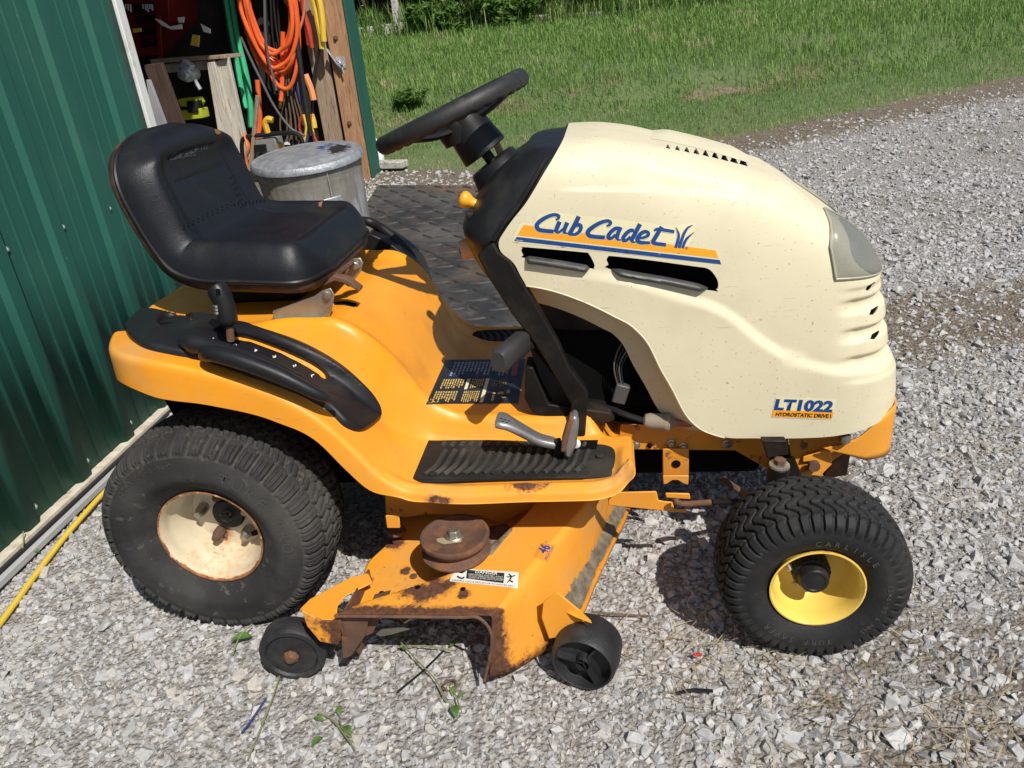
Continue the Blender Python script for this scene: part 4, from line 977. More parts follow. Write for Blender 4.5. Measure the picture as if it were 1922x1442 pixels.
# yellow cord along the wall and a weathered plank and white jug near the corner
ycord = [at(0-30, 1212, 2, .012), at(30, 1130, 2, .012), at(70, 1075, 2, .012), at(120, 1010, 2, .015), at(150, 975, 2, .02), at(190, 930, 2, .02), at(230, 890, 2, .02), at(300, 820, 2, .03)]
o = MB().tube(spline(ycord, 8), .0075, 10).build('power_lead', M['cord_yellow']); tag(o, 'yellow extension cord lying on the gravel along the green wall', 'cord')
p = at_ground(722, 318); o = MB().bar(p+Vector((-.13, .05, .03)), p+Vector((.16, -.03, .03)), .10, .05).build('plank', M['grey_wood'], bevel=.008); tag(o, 'short weathered plank lying at the shed corner', 'plank')
p = at_ground(709, 311); o = MB().lathe([(0, .05), (.02, .055), (.13, .055), (.17, .03), (.19, .018), (.20, .018), (.2, 0)], p, (0, 0, 1), 20).build('jug', M['white_ink']); tag(o, 'white plastic jug half hidden behind the shed corner post', 'jug')
# ================================================================== lawn tractor
TR = empty('lawn_tractor', (0, 0, 0))
tag(TR, 'worn orange and cream riding lawn tractor with black seat and side-discharge deck', 'lawn tractor')
def py_(px, py, y): return at(px, py, 1, y)
def plate(name, poly, y, t, mat, parent=TR, bevel=.002, sub=None, rnd=0):
    """sheet part: side outline measured on the plane y, thickness t away from the camera"""
    P = [py_(a, b, y) for a, b in poly]
    if rnd: P = spline(P, rnd, True)
    return MB().prism(P, (0, t, 0)).build(name, mat, parent, bevel=bevel)
def tri(x): return 2*np.abs((x % 1.0)-.5)*2-1
def tyre_mesh(name, prof, depth, count, per, ns, pattern, r_in):
    """prof: half section (dy, r) from outer bead over the crown to the inner bead; tread is cut into the crown"""
    P = np.array([(p.x, p.y) for p in spline([(a, b, 0) for a, b in prof], 12)])
    L = np.concatenate([[0], np.cumsum(np.linalg.norm(np.diff(P, axis=0), axis=1))]); tt = np.linspace(0, L[-1], ns)
    a = np.interp(tt, L, P[:, 0]); r = np.interp(tt, L, P[:, 1]); s = tt-L[-1]/2
    nth = count*per; th = np.arange(nth)*2*PI/nth
    T, S = np.meshgrid(th, s, indexing='ij'); h, g = pattern(T*count/(2*PI), S)
    da = np.gradient(a, tt); dr = np.gradient(r, tt); na = -dr; nr = da      # outward normal of the section
    D = depth*h
    A = a[None]+na[None]*(-D*0)+0*T; R = r[None]+0*T
    A = A+na[None]*(-1)*0; 
    sign = np.sign(nr[len(nr)//2]) or 1
    A = a[None]+sign*na[None]*D; R = r[None]+sign*nr[None]*D
    V_ = np.stack([R*np.cos(T), A, R*np.sin(T)], -1)
    me = MB().grid(V_, closed_u=True).mesh(name, 50)
    at_ = me.attributes.new('groove', 'FLOAT', 'POINT'); at_.data.foreach_set('value', g.astype(np.float32).ravel())
    return me
def pat_rear(p, s):
    a = np.abs(s); side = np.sign(s)
    sh = (a > .054) & (a < .112); ctr = a <= .054
    f = p % 1.0
    edge = lambda d, w: smooth(w*.55, w, np.abs(d))
    lat = edge(((p+.5) % 1.0)-.5, .15)
    sip = np.where((a > .068) & (a < .104), .62+.38*edge(((p+.12) % 1.0)-.5, .045), 1.0)*np.where((a > .068) & (a < .112), .62+.38*edge(((p-.14) % 1.0)-.5, .045), 1.0)
    h_sh = lat*sip*smooth(.112, .102, a)
    q = p+a*9.0+np.where(a < .018, .5, 0)+np.where(side > 0, .5, 0)
    h_c = edge(((q+.5) % 1.0)-.5, .14)*edge(a-.018-.004*tri(p*1.0), .0042)*(.5+.5*edge(((q) % 1.0)-.5, .05))
    ring = edge(a-.054-.004*tri(p), .0045)
    h = np.where(sh, h_sh, np.where(ctr, h_c, 0))*np.where(a < .06, ring, 1)
    g = np.where(a < .113, (1-h)*.52, 0)
    return h, g
def pat_front(p, s):
    a = np.abs(s); edge = lambda d, w: smooth(w*.5, w, np.abs(d))
    z = .42*np.clip(1.6*tri(s/.046+.25), -1, 1)
    ph = p+z; lat = edge(((ph+.5) % 1.0)-.5, .17)
    row = np.floor(s/.023+.5); rowd = (s/.023+.5) % 1.0-.5
    cut = .55+.45*edge(np.abs(rowd)-.5, .09)
    blk = lat*np.where(a < .062, cut, 1)
    sh = smooth(.099, .080, a)
    w = .13+.10*smooth(.06, .095, a)
    lat2 = edge(((p+.42*np.clip(1.6*tri(np.sign(s)*.064/.046+.25), -1, 1)+.5) % 1.0)-.5, .19)
    h = np.where(a < .064, blk, lat2*sh)
    return h, np.where(a < .09, (1-h)*.25, 0)
RW = dict(x=0.0, y0=-.472, w=.222, R=.2475, z=.241)
c0 = RW['w']/2
prof_r = [(-.068, .110), (-.080, .1165), (-.092, .133), (-c0+.001, .157), (-c0, .182), (-c0+.005, .204), (-c0+.015, .220), (-c0+.032, .2315), (-.04, .2385), (-.015, .2415), (0, .2418), (.015, .2415), (.04, .2385), (c0-.032, .2315), (c0-.015, .220), (c0-.005, .204), (c0, .182), (c0-.001, .157), (.092, .133), (.080, .1165), (.068, .110)]
tyre_r = tyre_mesh('tyre', prof_r, .0085, 42, 18, 160, pat_rear, .11)
FW = dict(x=1.2255, y0=-.533, w=.160, R=.177, z=.172)
c1 = FW['w']/2
prof_f = [(-.052, .082), (-.062, .088), (-.072, .101), (-c1+.001, .116), (-c1, .130), (-c1+.005, .146), (-c1+.015, .158), (-c1+.030, .166), (-.030, .170), (-.012, .1718), (0, .172), (.012, .1718), (.030, .170), (c1-.030, .166), (c1-.015, .158), (c1-.005, .146), (c1, .130), (c1-.001, .116), (.072, .101), (.062, .088), (.052, .082)]
tyre_f = tyre_mesh('tyre', prof_f, .0062, 50, 14, 160, pat_front, .082)
def ring_text(name, txt, r, h, a0, step, mat, parent, depth=.0012, ydir=-1, y=0.0, bold=.015, slope=0.0):
    """raised writing following a circle on the sidewall (in the wheel's own frame, seen from -y); a0 in degrees from +x, clockwise steps"""
    mb = MB(); a = math.radians(a0)
    for ch in txt:
        if ch != ' ':
            A, fs, sz = text_2d(ch, bold); wch = h*sz[0]/max(sz[1], .3) if sz[1] > .3 else h*.3
            er = Vector((math.cos(a), 0, math.sin(a))); et = Vector((math.sin(a), 0, -math.cos(a)))
            hh = h*(sz[1]/.7 if sz[1] < .6 else 1)
            vs = [er*(r+(v-.5)*hh)+et*((u-.5)*wch)+Vector((0, y+slope*(v-.5)*hh, 0)) for u, v in A]
            mb.add(vs, fs)
        a -= math.radians(step)
    o = mb.build(name, mat, parent, sharp=180, solid=0); o['kind'] = 'stuff'; return o
def wheel(side, W, tyre_me, tmat, rimcol, kind):
    """side -1: right (camera) side, +1: left"""
    root = empty('rear_wheel' if kind == 'r' else 'front_wheel', (0, 0, 0), TR)
    yc = W['y0']+W['w']/2
    root.location = (W['x'], yc if side < 0 else -yc, W['z'])
    if side > 0: root.rotation_euler = (0, 0, PI)
    t = link('tyre', tyre_me, root, tmat)
    return root
def rust_ring(o, r0, r1):
    paint(o, 'rust', lambda c: np.where(np.hypot(c[:, 0], c[:, 2]) > r0, .62, 0)+.28*(c[:, 2] < -r0*.55))
# rear right wheel
wr = wheel(-1, RW, tyre_r, M['rubber_r'], 'c', 'r')
rr = [(-.078, .1125), (-.0835, .1165), (-.086, .1165), (-.0865, .1135), (-.080, .1085), (-.066, .106), (-.050, .1035), (-.042, .096), (-.010, .092), (.006, .083), (.010, .060), (.010, .030), (.010, .002)]
rim = MB().lathe(rr, (0, 0, 0), (0, 1, 0), 96).build('rim', M['rim_cream'], wr, sharp=40); rust_ring(rim, .1115, .12)
MB().lathe([(.011, .037), (.002, .037), (-.002, .034), (-.002, .012), (-.014, .012), (-.015, 0)], (0, 0, 0), (0, 1, 0), 32).build('hub_cap', M['black'], wr, sharp=30)
MB().lathe([(-.002, .014), (-.012, .0135), (-.013, 0)], (0, 0, 0), (0, 1, 0), 6).build('axle_bolt', M['steel'], wr)
for k in range(5):
    a = math.radians(20+72*k); c_ = (.058*math.cos(a), 0, .058*math.sin(a))
    MB().lathe([(.010, .0125), (-.012, .012), (-.020, .0085), (-.026, .0075), (-.027, 0)], c_, (0, 1, 0), 8).build('lug_nut', M['rust'] if k % 2 else M['steel'], wr)
MB().lathe([(-.006, .0), (-.006, .009), (.010, .009), (.010, 0)], (-.02, .0, .078), (0, 1, 0), 14).build('vent_hole', M['void'], wr)
MB().tube([(.078, -.005, -.036), (.066, -.024, -.033), (.060, -.032, -.031)], [.0065, .0065, .005], 10).build('valve_stem', M['black'], wr)
M['letter'] = material('raised_rubber_letters', (.055, .052, .048), .8, vary=.2)
ring_text('sidewall_lettering', 'TURF PRO', .183, .024, 62, 9.2, M['letter'], wr, y=-c0-.0012, slope=0)
ring_text('sidewall_lettering', 'FOUR PLY', .176, .013, 212, 5.2, M['letter'], wr, y=-c0-.0012) if False else None
ring_text('sidewall_lettering', '20x8.00-8 NHS', .196, .011, 138, 3.6, M['letter'], wr, y=-c0-.0002)
# rear left wheel
wl = wheel(+1, RW, tyre_r, M['rubber_r'], 'c', 'r'); link('rim', rim.data, wl, M['rim_cream'])
# front wheels
def front(side):
    f = wheel(side, FW, tyre_f, M['rubber'], 'y', 'f')
    fr = [(-.060, .083), (-.0665, .0865), (-.069, .0865), (-.0695, .0835), (-.063, .079), (-.045, .0765), (-.010, .072), (.010, .058), (.014, .045), (.014, .002)]
    r = MB().lathe(fr, (0, 0, 0), (0, 1, 0), 96).build('rim', M['rim_yellow'], f, sharp=40)
    paint(r, 'rust', lambda c: np.where(np.hypot(c[:, 0], c[:, 2]) > .0835, .36, 0))
    cap = []; n = 80
    for k in range(n):
        a = 2*PI*k/n; rib = .0016 if (k//2) % 2 else 0
        cap.append([(math.cos(a)*r_, d, math.sin(a)*r_) for d, r_ in ((.012, .036-rib), (-.022, .036-rib), (-.026, .034-rib), (-.027, .029), (-.036, .0275), (-.046, .0265), (-.049, .0245), (-.049, .020), (-.047, .0185), (-.047, .0005))])
    MB().grid(cap, closed_u=True).build('hub_cap', M['black'], f, sharp=25)
    MB().tube([(-.055, -.012, .038), (-.049, -.038, .030), (-.046, -.046, .027)], [.0055, .0055, .004], 10).build('valve_stem', M['steel'], f)
    return f
ff = front(-1)
ring_text('sidewall_lettering', 'TURF SAVER', .118, .0125, 292, -6.5, M['letter'], ff, y=-c1-.0008) if False else None
def ring_text_low(name, txt, r, h, a0, step, mat, parent, y):
    """writing that reads from the inside of the circle (lower half of a tyre)"""
    mb = MB(); a = math.radians(a0)
    for ch in txt:
        if ch != ' ':
            A, fs, sz = text_2d(ch, .012); wch = h*sz[0]/max(sz[1], .3); hh = h*(sz[1]/.7 if sz[1] < .6 else 1)
            er = Vector((math.cos(a), 0, math.sin(a))); et = Vector((-math.sin(a), 0, math.cos(a)))
            mb.add([er*(r-(v-.5)*hh)+et*((u-.5)*wch)+Vector((0, y, 0)) for u, v in A], fs)
        a += math.radians(step)
    return mb.build(name, mat, parent, sharp=180)
ring_text('sidewall_lettering', 'TURF SAVER', .1195, .0125, 250+33, 6.8, M['letter'], ff, y=-c1-.0007)
ring_text('sidewall_lettering', '15x6.00-6 NHS', .124, .010, 8, 4.6, M['letter'], ff, y=-c1-.0007)
ring_text('sidewall_lettering', 'CARLISLE', .113, .011, 95, 8.5, M['letter'], ff, y=-c1-.0002)
fl = front(+1)
# ================================================================== fender and floor pan (one pressed sheet)
z_in = curve1([-.32, -.1, .1, .24, .30, .36, .415, .446, .50, .6, .9], [.640, .646, .644, .642, .636, .592, .51, .447, .405, .390, .380])
z_out = curve1([-.32, -.12, -.06, 0, .09, .185, .26, .31, .355, .40, .44, .50, .7, .9], [.660, .668, .666, .655, .630, .596, .555, .512, .455, .392, .357, .346, .345, .347])
z_sk = curve1([-.32, -.13, -.079, -.009, .096, .217, .293, .336, .371, .423, .541, .7, .803, .865, .9], [.585, .600, .604, .580, .559, .520, .471, .409, .365, .345, .335, .332, .337, .354, .372])
XR, XF = -.222, .888
_hw = spline([(XR, 0, 0), (XR+.002, .07, 0), (-.208, .135, 0), (-.190, .215, 0), (-.160, .305, 0), (-.120, .385, 0), (-.075, .428, 0), (-.02, .442, 0), (.06, .442, 0)], 10)
_hx = np.array([p.x for p in _hw]); _hy = np.array([p.y for p in _hw])
def half_w(x):
    w_ = np.interp(np.asarray(x, float), _hx, _hy)
    f = np.clip((np.asarray(x, float)-(XF-.085))/.085, 0, 1); return np.where(f > 0, .442-.085*(1-np.sqrt(np.clip(1-f*f, 0, 1))), w_)
def fender_z(x, y):
    a = np.abs(y); q = smooth(.33, .46, x); k = smooth(.252-.042*q, .318-.076*q, a)
    z = z_in(x)*(1-k)+z_out(x)*k
    lip = half_w(x)-a
    z = z+.010*np.exp(-((lip-.012)/.012)**2)*smooth(.38, .46, x)
    z = z+.010*np.exp(-((XF-x-.012)/.012)**2)*smooth(.27, .33, a)
    z = z+(.016-.010*q)*np.exp(-((a-.258+.044*q)/(.024-.010*q))**2)*smooth(.05, .2, x)          # pressed ridge
    z = z-.10*smooth(.24, .20, a)*smooth(.80, .86, x)
    return z
nu, nv = 190, 121
xs_ = np.concatenate([XR+.0015+(.1065)*np.linspace(0, 1, 30)**1.8, np.linspace(XR+.108, XF-.03, nu-50), XF-.03+.0295*np.sin(np.linspace(0, PI/2, 20))])
nu = len(xs_)
vv = np.sin(np.linspace(-1, 1, nv)*PI/2*.86)/math.sin(PI/2*.86)
Pb = np.zeros((nu, nv, 3))
for i, x in enumerate(xs_):
    y = vv*half_w(x); Pb[i, :, 0] = x; Pb[i, :, 1] = y; Pb[i, :, 2] = fender_z(np.full(nv, x), y)
mb = MB(); mb.grid(Pb)
idx = lambda i, j: i*nv+j
loop = [idx(i, 0) for i in range(nu)]+[idx(nu-1, j) for j in range(1, nv)]+[idx(i, nv-1) for i in range(nu-2, -1, -1)]+[idx(0, j) for j in range(nv-2, 0, -1)]
lv = np.array([mb.v[k] for k in loop]); n = len(lv)
tg = np.roll(lv, -3, 0)-np.roll(lv, 3, 0); nrm = np.stack([tg[:, 1], -tg[:, 0]], 1); nrm /= np.linalg.norm(nrm, axis=1)[:, None]+1e-9
if nrm[0, 1] > 0: nrm = -nrm
prev = loop
for (o_, d_) in ((.004, .0015), (.0075, .005), (.0095, .010), (.0105, .018), (.011, .35), (.012, .7), (.0125, 1.0), (.010, 1.004)):
    sk = z_sk(lv[:, 0]); dep = np.maximum(lv[:, 2]-sk, .02)
    zz = lv[:, 2]-(d_ if d_ < .03 else np.maximum(.018+(dep-.018)*((d_-.02)/.98 if d_ <= 1 else 1.0), .019))
    if d_ > 1: zz = lv[:, 2]-dep
    st = len(mb.v); mb.v += [(lv[k, 0]+nrm[k, 0]*o_, lv[k, 1]+nrm[k, 1]*o_, zz[k]) for k in range(n)]
    cur = list(range(st, st+n)); mb.f += [(prev[k], prev[(k+1) % n], cur[(k+1) % n], cur[k]) for k in range(n)]; prev = cur
fender = mb.build('fender', M['orange'], TR, sharp=60, solid=.003)
def fender_rust(c):
    e = np.zeros(len(c))
    for (px, py, r) in ((985, 908, .034), (958, 902, .030), (1015, 904, .026), (930, 901, .02), (820, 933, .020), (838, 935, .018)):
        q = np.array(py_(px, py, -.442)); e = np.maximum(e, 1.15-np.linalg.norm((c-q)/np.array([1.25, 1, .55]), axis=1)/r*.75)
    return e
paint(fender, 'rust', fender_rust)
paint(fender, 'dirt', lambda c: .42*smooth(.78, .86, c[:, 0])*smooth(-.24, -.34, c[:, 1])*smooth(.30, .36, c[:, 2])*(1-smooth(.41, .44, c[:, 2]))+.36*np.exp(-((c[:, 1]+.395)/.02)**2)*smooth(.42, .5, c[:, 0]))
FB = bvh_of(fender)
# ------------------------------------------------------------------ black fender console
outl = [(236, 616), (243, 603), (262, 588), (287, 585), (314, 590), (351, 593), (389, 594), (433, 607), (471, 612), (525, 626), (579, 647), (633, 678), (673, 711), (700, 741), (713, 768), (709, 787), (690, 805), (671, 811), (644, 800), (617, 773), (592, 758), (552, 738), (471, 708), (381, 678), (330, 668), (276, 656), (249, 641), (238, 628)]
slot = [(438, 633), (471, 638), (525, 657), (579, 681), (606, 700), (611, 714), (603, 716), (590, 706), (573, 695), (538, 676), (498, 660), (460, 647), (440, 643)]
cup = [(330+31*math.cos(a), 608+15*math.sin(a)-.12*31*math.cos(a)) for a in np.linspace(0, 2*PI, 24, endpoint=False)]
console = pad('fender_console', [outl, slot, cup], FB, M['black'], TR, .014, edge=5, step=4, hfn=lambda x, y: .012*math.exp(-((x-372)/30)**2-((y-640)/16)**2)+.006*math.exp(-((x-560)/90)**2-((y-655-.42*(x-560))/10)**2))
decal('cup_holder', [(330+30*math.cos(a), 608+14.5*math.sin(a)-.12*30*math.cos(a)) for a in np.linspace(0, 2*PI, 24, endpoint=False)], FB, M['black'], console, off=.002, step=6)
decal('lever_slot', [(440, 640), (470, 643), (525, 663), (575, 690), (600, 706), (590, 706), (573, 695), (538, 676), (498, 660), (460, 647)], FB, M['void'], console, off=.0025, step=6)
decal('lever_recess', [(394, 620), (402, 612), (414, 616), (424, 632), (420, 640), (405, 632)], FB, M['void'], console, off=.017, step=5)
# bulge of the console beside the lever and its grab handle
hand = [py_(383, 668, -.425), py_(392, 664, -.452), py_(420, 668, -.462), py_(470, 684, -.466), py_(520, 703, -.466), py_(560, 722, -.464), py_(600, 742, -.458), py_(630, 752, -.440)]
MB().tube(spline(hand, 6), list(np.interp(np.linspace(0, 1, 43), [0, .1, .3, .6, .85, 1], [.010, .0155, .0165, .015, .011, .006])), 14).build('grab_handle', M['black'], console)
mb = MB(); rows = []
for t in np.linspace(0, 1, 14):
    a = np.array(outl[22])*(1-t)+np.array(outl[19])*t
    rows.append(0)
MB().tube(spline([py_(335, 640, -.40), py_(365, 645, -.41), py_(392, 650, -.415), py_(440, 664, -.425), py_(500, 685, -.43), py_(560, 712, -.435), py_(610, 740, -.435)], 6), list(np.interp(np.linspace(0, 1, 37), [0, .15, .35, .7, 1], [.004, .020, .016, .014, .006])), 12).build('console_bulge', M['black'], console)
cb = bvh_of(console)
for ch, (px, py) in zip('H5432L', ((399, 638), (441, 648), (480, 658), (515, 670), (553, 687), (587, 706))):
    a = math.radians(-70); u = np.array([3.6*math.cos(a+PI/2), 3.6*math.sin(a+PI/2)]); v = np.array([3.8*math.cos(a), 3.8*math.sin(a)])
    c_ = np.array([px, py], float); ex = np.array([.8, 2.3]); ey = np.array([2.9, -1.1])
    text_quad('console_mark', ch, [c_-ex+ey, c_+ex+ey, c_+ex-ey, c_-ex-ey], cb, M['white_ink'], console, off=.0008, bold=.03)
# height lever
lev = empty('height_lever', (0, 0, 0), TR)
g = [py_(433, 640, -.375), py_(431, 612, -.372)]; MB().tube(g, .0075, 10).build('stem', M['rust'], lev)
MB().tube(spline([py_(430, 610, -.372), py_(425, 585, -.370), py_(418, 562, -.366), py_(409, 545, -.362), py_(404, 538, -.360)], 5), list(np.interp(np.linspace(0, 1, 21), [0, .08, .4, .7, .93, 1], [.012, .0185, .019, .021, .019, .008])), 16).build('grip', M['black'], lev)
MB().lathe([(0, .004), (.004, .004), (.004, 0)], py_(410, 546, -.385), (0, -1, .3), 10).build('grip_hole', M['void'], lev)
for k in range(3):
    MB().tube([py_(402+.8*k, 575+6*k, -.378), py_(406+.8*k, 576+6*k, -.388)], .0028, 6).build('grip_rib', M['alu'], lev)
# ------------------------------------------------------------------ far (left) fender handle and console
M['far_black'] = M['black']
MB().tube(spline([Vector((.10, .40, .70)), py_(683, 415, .33), py_(715, 428, .345), py_(745, 452, .35), py_(770, 480, .35), py_(782, 510, .345), py_(786, 530, .34)], 6), list(np.interp(np.linspace(0, 1, 37), [0, .3, .7, 1], [.012, .013, .015, .020])), 12).build('grab_handle', M['black'], TR)
fc = [py_(a, b, .29) for a, b in ((668, 476), (686, 441), (712, 447), (738, 462), (764, 484), (782, 508), (794, 545), (803, 590), (807, 616), (801, 620), (786, 588), (768, 560), (744, 534), (716, 516), (690, 508), (664, 506))]
MB().prism(spline(fc, 3, True), (0, .12, -.005)).build('fender_console', M['black'], TR, bevel=.010, seg=3)
# ------------------------------------------------------------------ foot mats
def foot_mat(side):
    root = empty('foot_mat', (0, 0, 0), TR)
    ol = [(.452, -.402), (.438, -.256), (.47, -.246), (.62, -.252), (.72, -.268), (.80, -.275), (.842, -.283), (.860, -.31), (.854, -.375), (.825, -.404), (.60, -.408)]
    P = spline([(a, b*(-side), 0) for a, b in ol], 5, True)
    P = [(p.x, p.y, .3495) for p in P]
    MB().prism(P, (0, 0, .003)).build('base', M['mat_foot'], root)
    rib = MB()
    for k in range(17):
        x = .478+.0205*k
        if x > .80: break
        pts = [(x+.020, -.292-.014*smooth(.6, .8, x)), (x+.016, -.325), (x+.010, -.360), (x-.006, -.388)]
        P = spline([(a, b*(-side), .3530) for a, b in pts], 5)
        MB().tube(P, .0058, 8, flat=.95).build('rib', M['mat_rib'], root)
        MB().tube([(x+.012, (-.258-.016*float(smooth(.5, .8, x)))*(-side), .3525), (x+.008, (-.276-.016*float(smooth(.5, .8, x)))*(-side), .3525)], .0052, 8).build('rib', M['mat_rib'], root)
    MB().bar((.458, -.400*(-side), .3525), (.80, -.403*(-side), .3525), .012, .004).build('edge_rib', M['mat_foot'], root, bevel=.001)
    for x, y in ((.49, -.388), (.62, -.388), (.60, -.305), (.83, -.33), (.79, -.37)):
        MB().lathe([(0, .009), (.004, .009), (.005, .006), (.005, 0)], (x, y*(-side), .353), (0, 0, 1), 14).build('rivet', M['mat_foot'], root)
    return root
M['mat_foot'] = material('dusty_foot_rubber', (.016, .015, .014), .8, vary=.3, spec=.2, layers=((9, .60, .12, (.05, .043, .034), .9, 6),), bump=(120, .0005))
M['mat_rib'] = material('foot_rubber_rib', (.035, .033, .031), .7, vary=.3, spec=.25, layers=((14, .58, .1, (.075, .065, .052), .9, 6),))
foot_mat(-1); foot_mat(1)
# dark opening in the floor round the pedals
MB().prism([(a, b, .3535) for a, b in ((.715, -.262), (.825, -.264), (.822, -.300), (.715, -.300))], (0, 0, .0012)).build('pedal_slot', M['void'], TR)
# ------------------------------------------------------------------ warning label on the tunnel
lab = decal('warning_label', [(836, 676), (986, 675), (972, 758), (799, 759)], FB, M['dark_label'] if 'dark_label' in M else M['dark_ink'], TR, off=.0012, step=6)
def lab_uv(u, v):
    TL, TR_, BR, BL = np.array((836, 676.)), np.array((986, 675.)), np.array((972, 758.)), np.array((799, 759.))
    return (TL*(1-u)+TR_*u)*(1-v)+(BL*(1-u)+BR*u)*v
M['label_yellow'] = material('label_yellow_print', (.62, .42, .12), .5); M['white_dim'] = material('faded_white_print', (.34, .34, .36), .5); M['label_dim'] = material('faded_yellow_print', (.28, .2, .07), .5); M['label_blue'] = material('label_blue_print', (.014, .02, .075), .5)
def lab_rect(name, u0, v0, u1, v1, mat, off=.0018):
    q = [lab_uv(u0, v0), lab_uv(u1, v0), lab_uv(u1, v1), lab_uv(u0, v1)]; return decal(name, [tuple(x) for x in q], FB, mat, lab, off=off, step=8)
lab_rect('print_block', .10, .03, .97, .40, M['label_blue'], .0016)
lab_rect('print_block', .86, .06, .93, .38, M['red_ink'], .0019)
def lab_lines(u0, u1, v0, v1, n, mat, seed, off=.0019):
    r = random.Random(seed); mb = MB(); du = (u1-u0)/n
    for k in range(n):
        v = v0; end = v1-(v1-v0)*r.choice((0, 0, .1, .3))
        while v < end:
            L = r.uniform(.015, .06); a = u0+du*k; q = [lab_uv(a, v), lab_uv(a+du*.55, v), lab_uv(a+du*.55, min(v+L, end)), lab_uv(a, min(v+L, end))]
            P = [drape(FB, x[0], x[1], off) for x in q]
            if all(P): mb.add(P, [(0, 1, 2, 3)])
            v += L+r.uniform(.008, .016)
    o = mb.build('print_lines', mat, lab, sharp=180); o['kind'] = 'stuff'
lab_lines(.13, .84, .06, .37, 16, M['white_dim'], 1)
lab_lines(.08, .34, .45, .66, 9, M['label_yellow'], 2); lab_lines(.05, .31, .72, .97, 9, M['label_yellow'], 3)
lab_lines(.42, .57, .45, .66, 6, M['label_yellow'], 4); lab_lines(.37, .56, .72, .97, 8, M['label_yellow'], 5)
lab_lines(.66, .84, .48, .62, 7, M['label_dim'], 6)
lab_rect('print_block', .36, .44, .395, .68, M['cream_ink']); lab_rect('print_block', .58, .44, .62, .98, M['cream_ink'])
for (a, b, c_, d) in ((.70, .76, .73, .94), (.76, .74, .82, .80), (.85, .70, .89, .78), (.80, .84, .86, .88)): lab_rect('print_mark', a, b, c_, d, M['label_yellow'])
# ================================================================== seat
seat = empty('seat', (0, 0, 0), TR)
ctr = spline([(-.132, 0, 1.030), (-.124, 0, .968), (-.104, 0, .890), (-.076, 0, .812), (-.046, 0, .766), (.01, 0, .744), (.08, 0, .738), (.16, 0, .732), (.22, 0, .726), (.262, 0, .726)], 14)
CP = np.array([(p.x, p.z) for p in ctr]); CL = np.concatenate([[0], np.cumsum(np.linalg.norm(np.diff(CP, axis=0), axis=1))]); CT = CL[-1]
def seat_c(u):
    t = u*CT; return np.interp(t, CL, CP[:, 0]), np.interp(t, CL, CP[:, 1])
def seat_frame(u):
    e = .012; x0, z0 = seat_c(np.clip(u-e, 0, 1)); x1, z1 = seat_c(np.clip(u+e, 0, 1)); d = np.array([x1-x0, z1-z0]); d /= np.linalg.norm(d); return np.array([-d[1], d[0]])   # normal (towards the sitter)
def seat_w(u):
    top = np.clip((.24-u)/.24, 0, 1)*.985; fr = np.clip((u-.80)/.20, 0, 1)*.97
    w = np.interp(u, [0, .2, .42, .55, .8, 1], [.218, .222, .228, .234, .238, .236])
    return w*(1-top**3.0)**(1/2.6)*(1-fr**4.5)**(1/3.2)
def edge_e(t, p=7, q=.42): return (1-np.abs(t)**p)**q
NU, NV = 130, 81
uu = .5-.5*np.cos(np.linspace(0, PI, NU)); uu = .55*uu+.45*np.linspace(0, 1, NU)
vv2 = np.sin(np.linspace(-PI/2, PI/2, NV))*.55+.45*np.linspace(-1, 1, NV)
top_r = np.zeros((NU, NV, 3)); bot_r = np.zeros((NU, NV, 3))
for i, u in enumerate(uu):
    x, z = seat_c(u); nrm = seat_frame(u); wdt = seat_w(u)
    eu = 1.0
    if u < .09: eu = (1-((.09-u)/.09)**2.6)**.45
    if u > .88: eu = (1-((u-.88)/.12)**2.2)**.5
    for j, v in enumerate(vv2):
        ev = edge_e(v, 11, .48)
        back = 1-smooth(.34, .46, u)
        T = .056
        bol = .024*np.exp(-((abs(v)-.84)/.135)**2)*(1-smooth(.86, .95, u)*.6)*smooth(.03, .12, u)*(1-.35*np.exp(-((u-.40)/.10)**2))
        bol += .018*np.exp(-((u-.06)/.06)**2)*np.clip(1-abs(v)**4, 0, 1)*back            # roll at the top
        bol += .016*np.exp(-((u-.93)/.05)**2)*np.clip(1-abs(v)**4, 0, 1)                 # roll at the front
        gr = -.004*np.exp(-((abs(v)-.615)/.014)**2)*smooth(.12, .15, u)*(1-smooth(.86, .88, u))
        gr += -.0045*np.exp(-((u-(.865-.03*v*v))/.006)**2)*(abs(v) < .62)
        gr += -.006*np.exp(-((u-.205)/.006)**2)*(1-smooth(.48, .52, abs(v)))
        gr += -.0035*np.exp(-((u-.108-.03*v*v)/.007)**2)*(1-smooth(.5, .56, abs(v)))
        d = (T+bol)*eu*ev+gr*eu*ev
        top_r[i, j] = (x+nrm[0]*d, v*wdt, z+nrm[1]*d)
        db = -.034*eu**.5*edge_e(v, 8, .4)-.004
        bot_r[i, j] = (x+nrm[0]*db, v*wdt*.985, z+nrm[1]*db)
cush = MB().grid(top_r).build('cushion', M['vinyl'], seat, sharp=180)
paint(cush, 'dirt', lambda c: np.zeros(len(c)))
MB().grid(bot_r, flip=True).build('pan', M['pan'], seat, sharp=180, solid=.003)
lp = [top_r[i, 0] for i in range(0, NU, 2)]+[top_r[NU-1, j] for j in range(2, NV, 3)]+[top_r[i, NV-1] for i in range(NU-2, -1, -2)]+[top_r[0, j] for j in range(NV-3, 1, -3)]
MB().tube([Vector(p) for p in lp], .0052, 8, closed=True).build('piping', M['seat_piping'] if 'seat_piping' in M else M['black'], seat)
SB = bvh_of(cush)
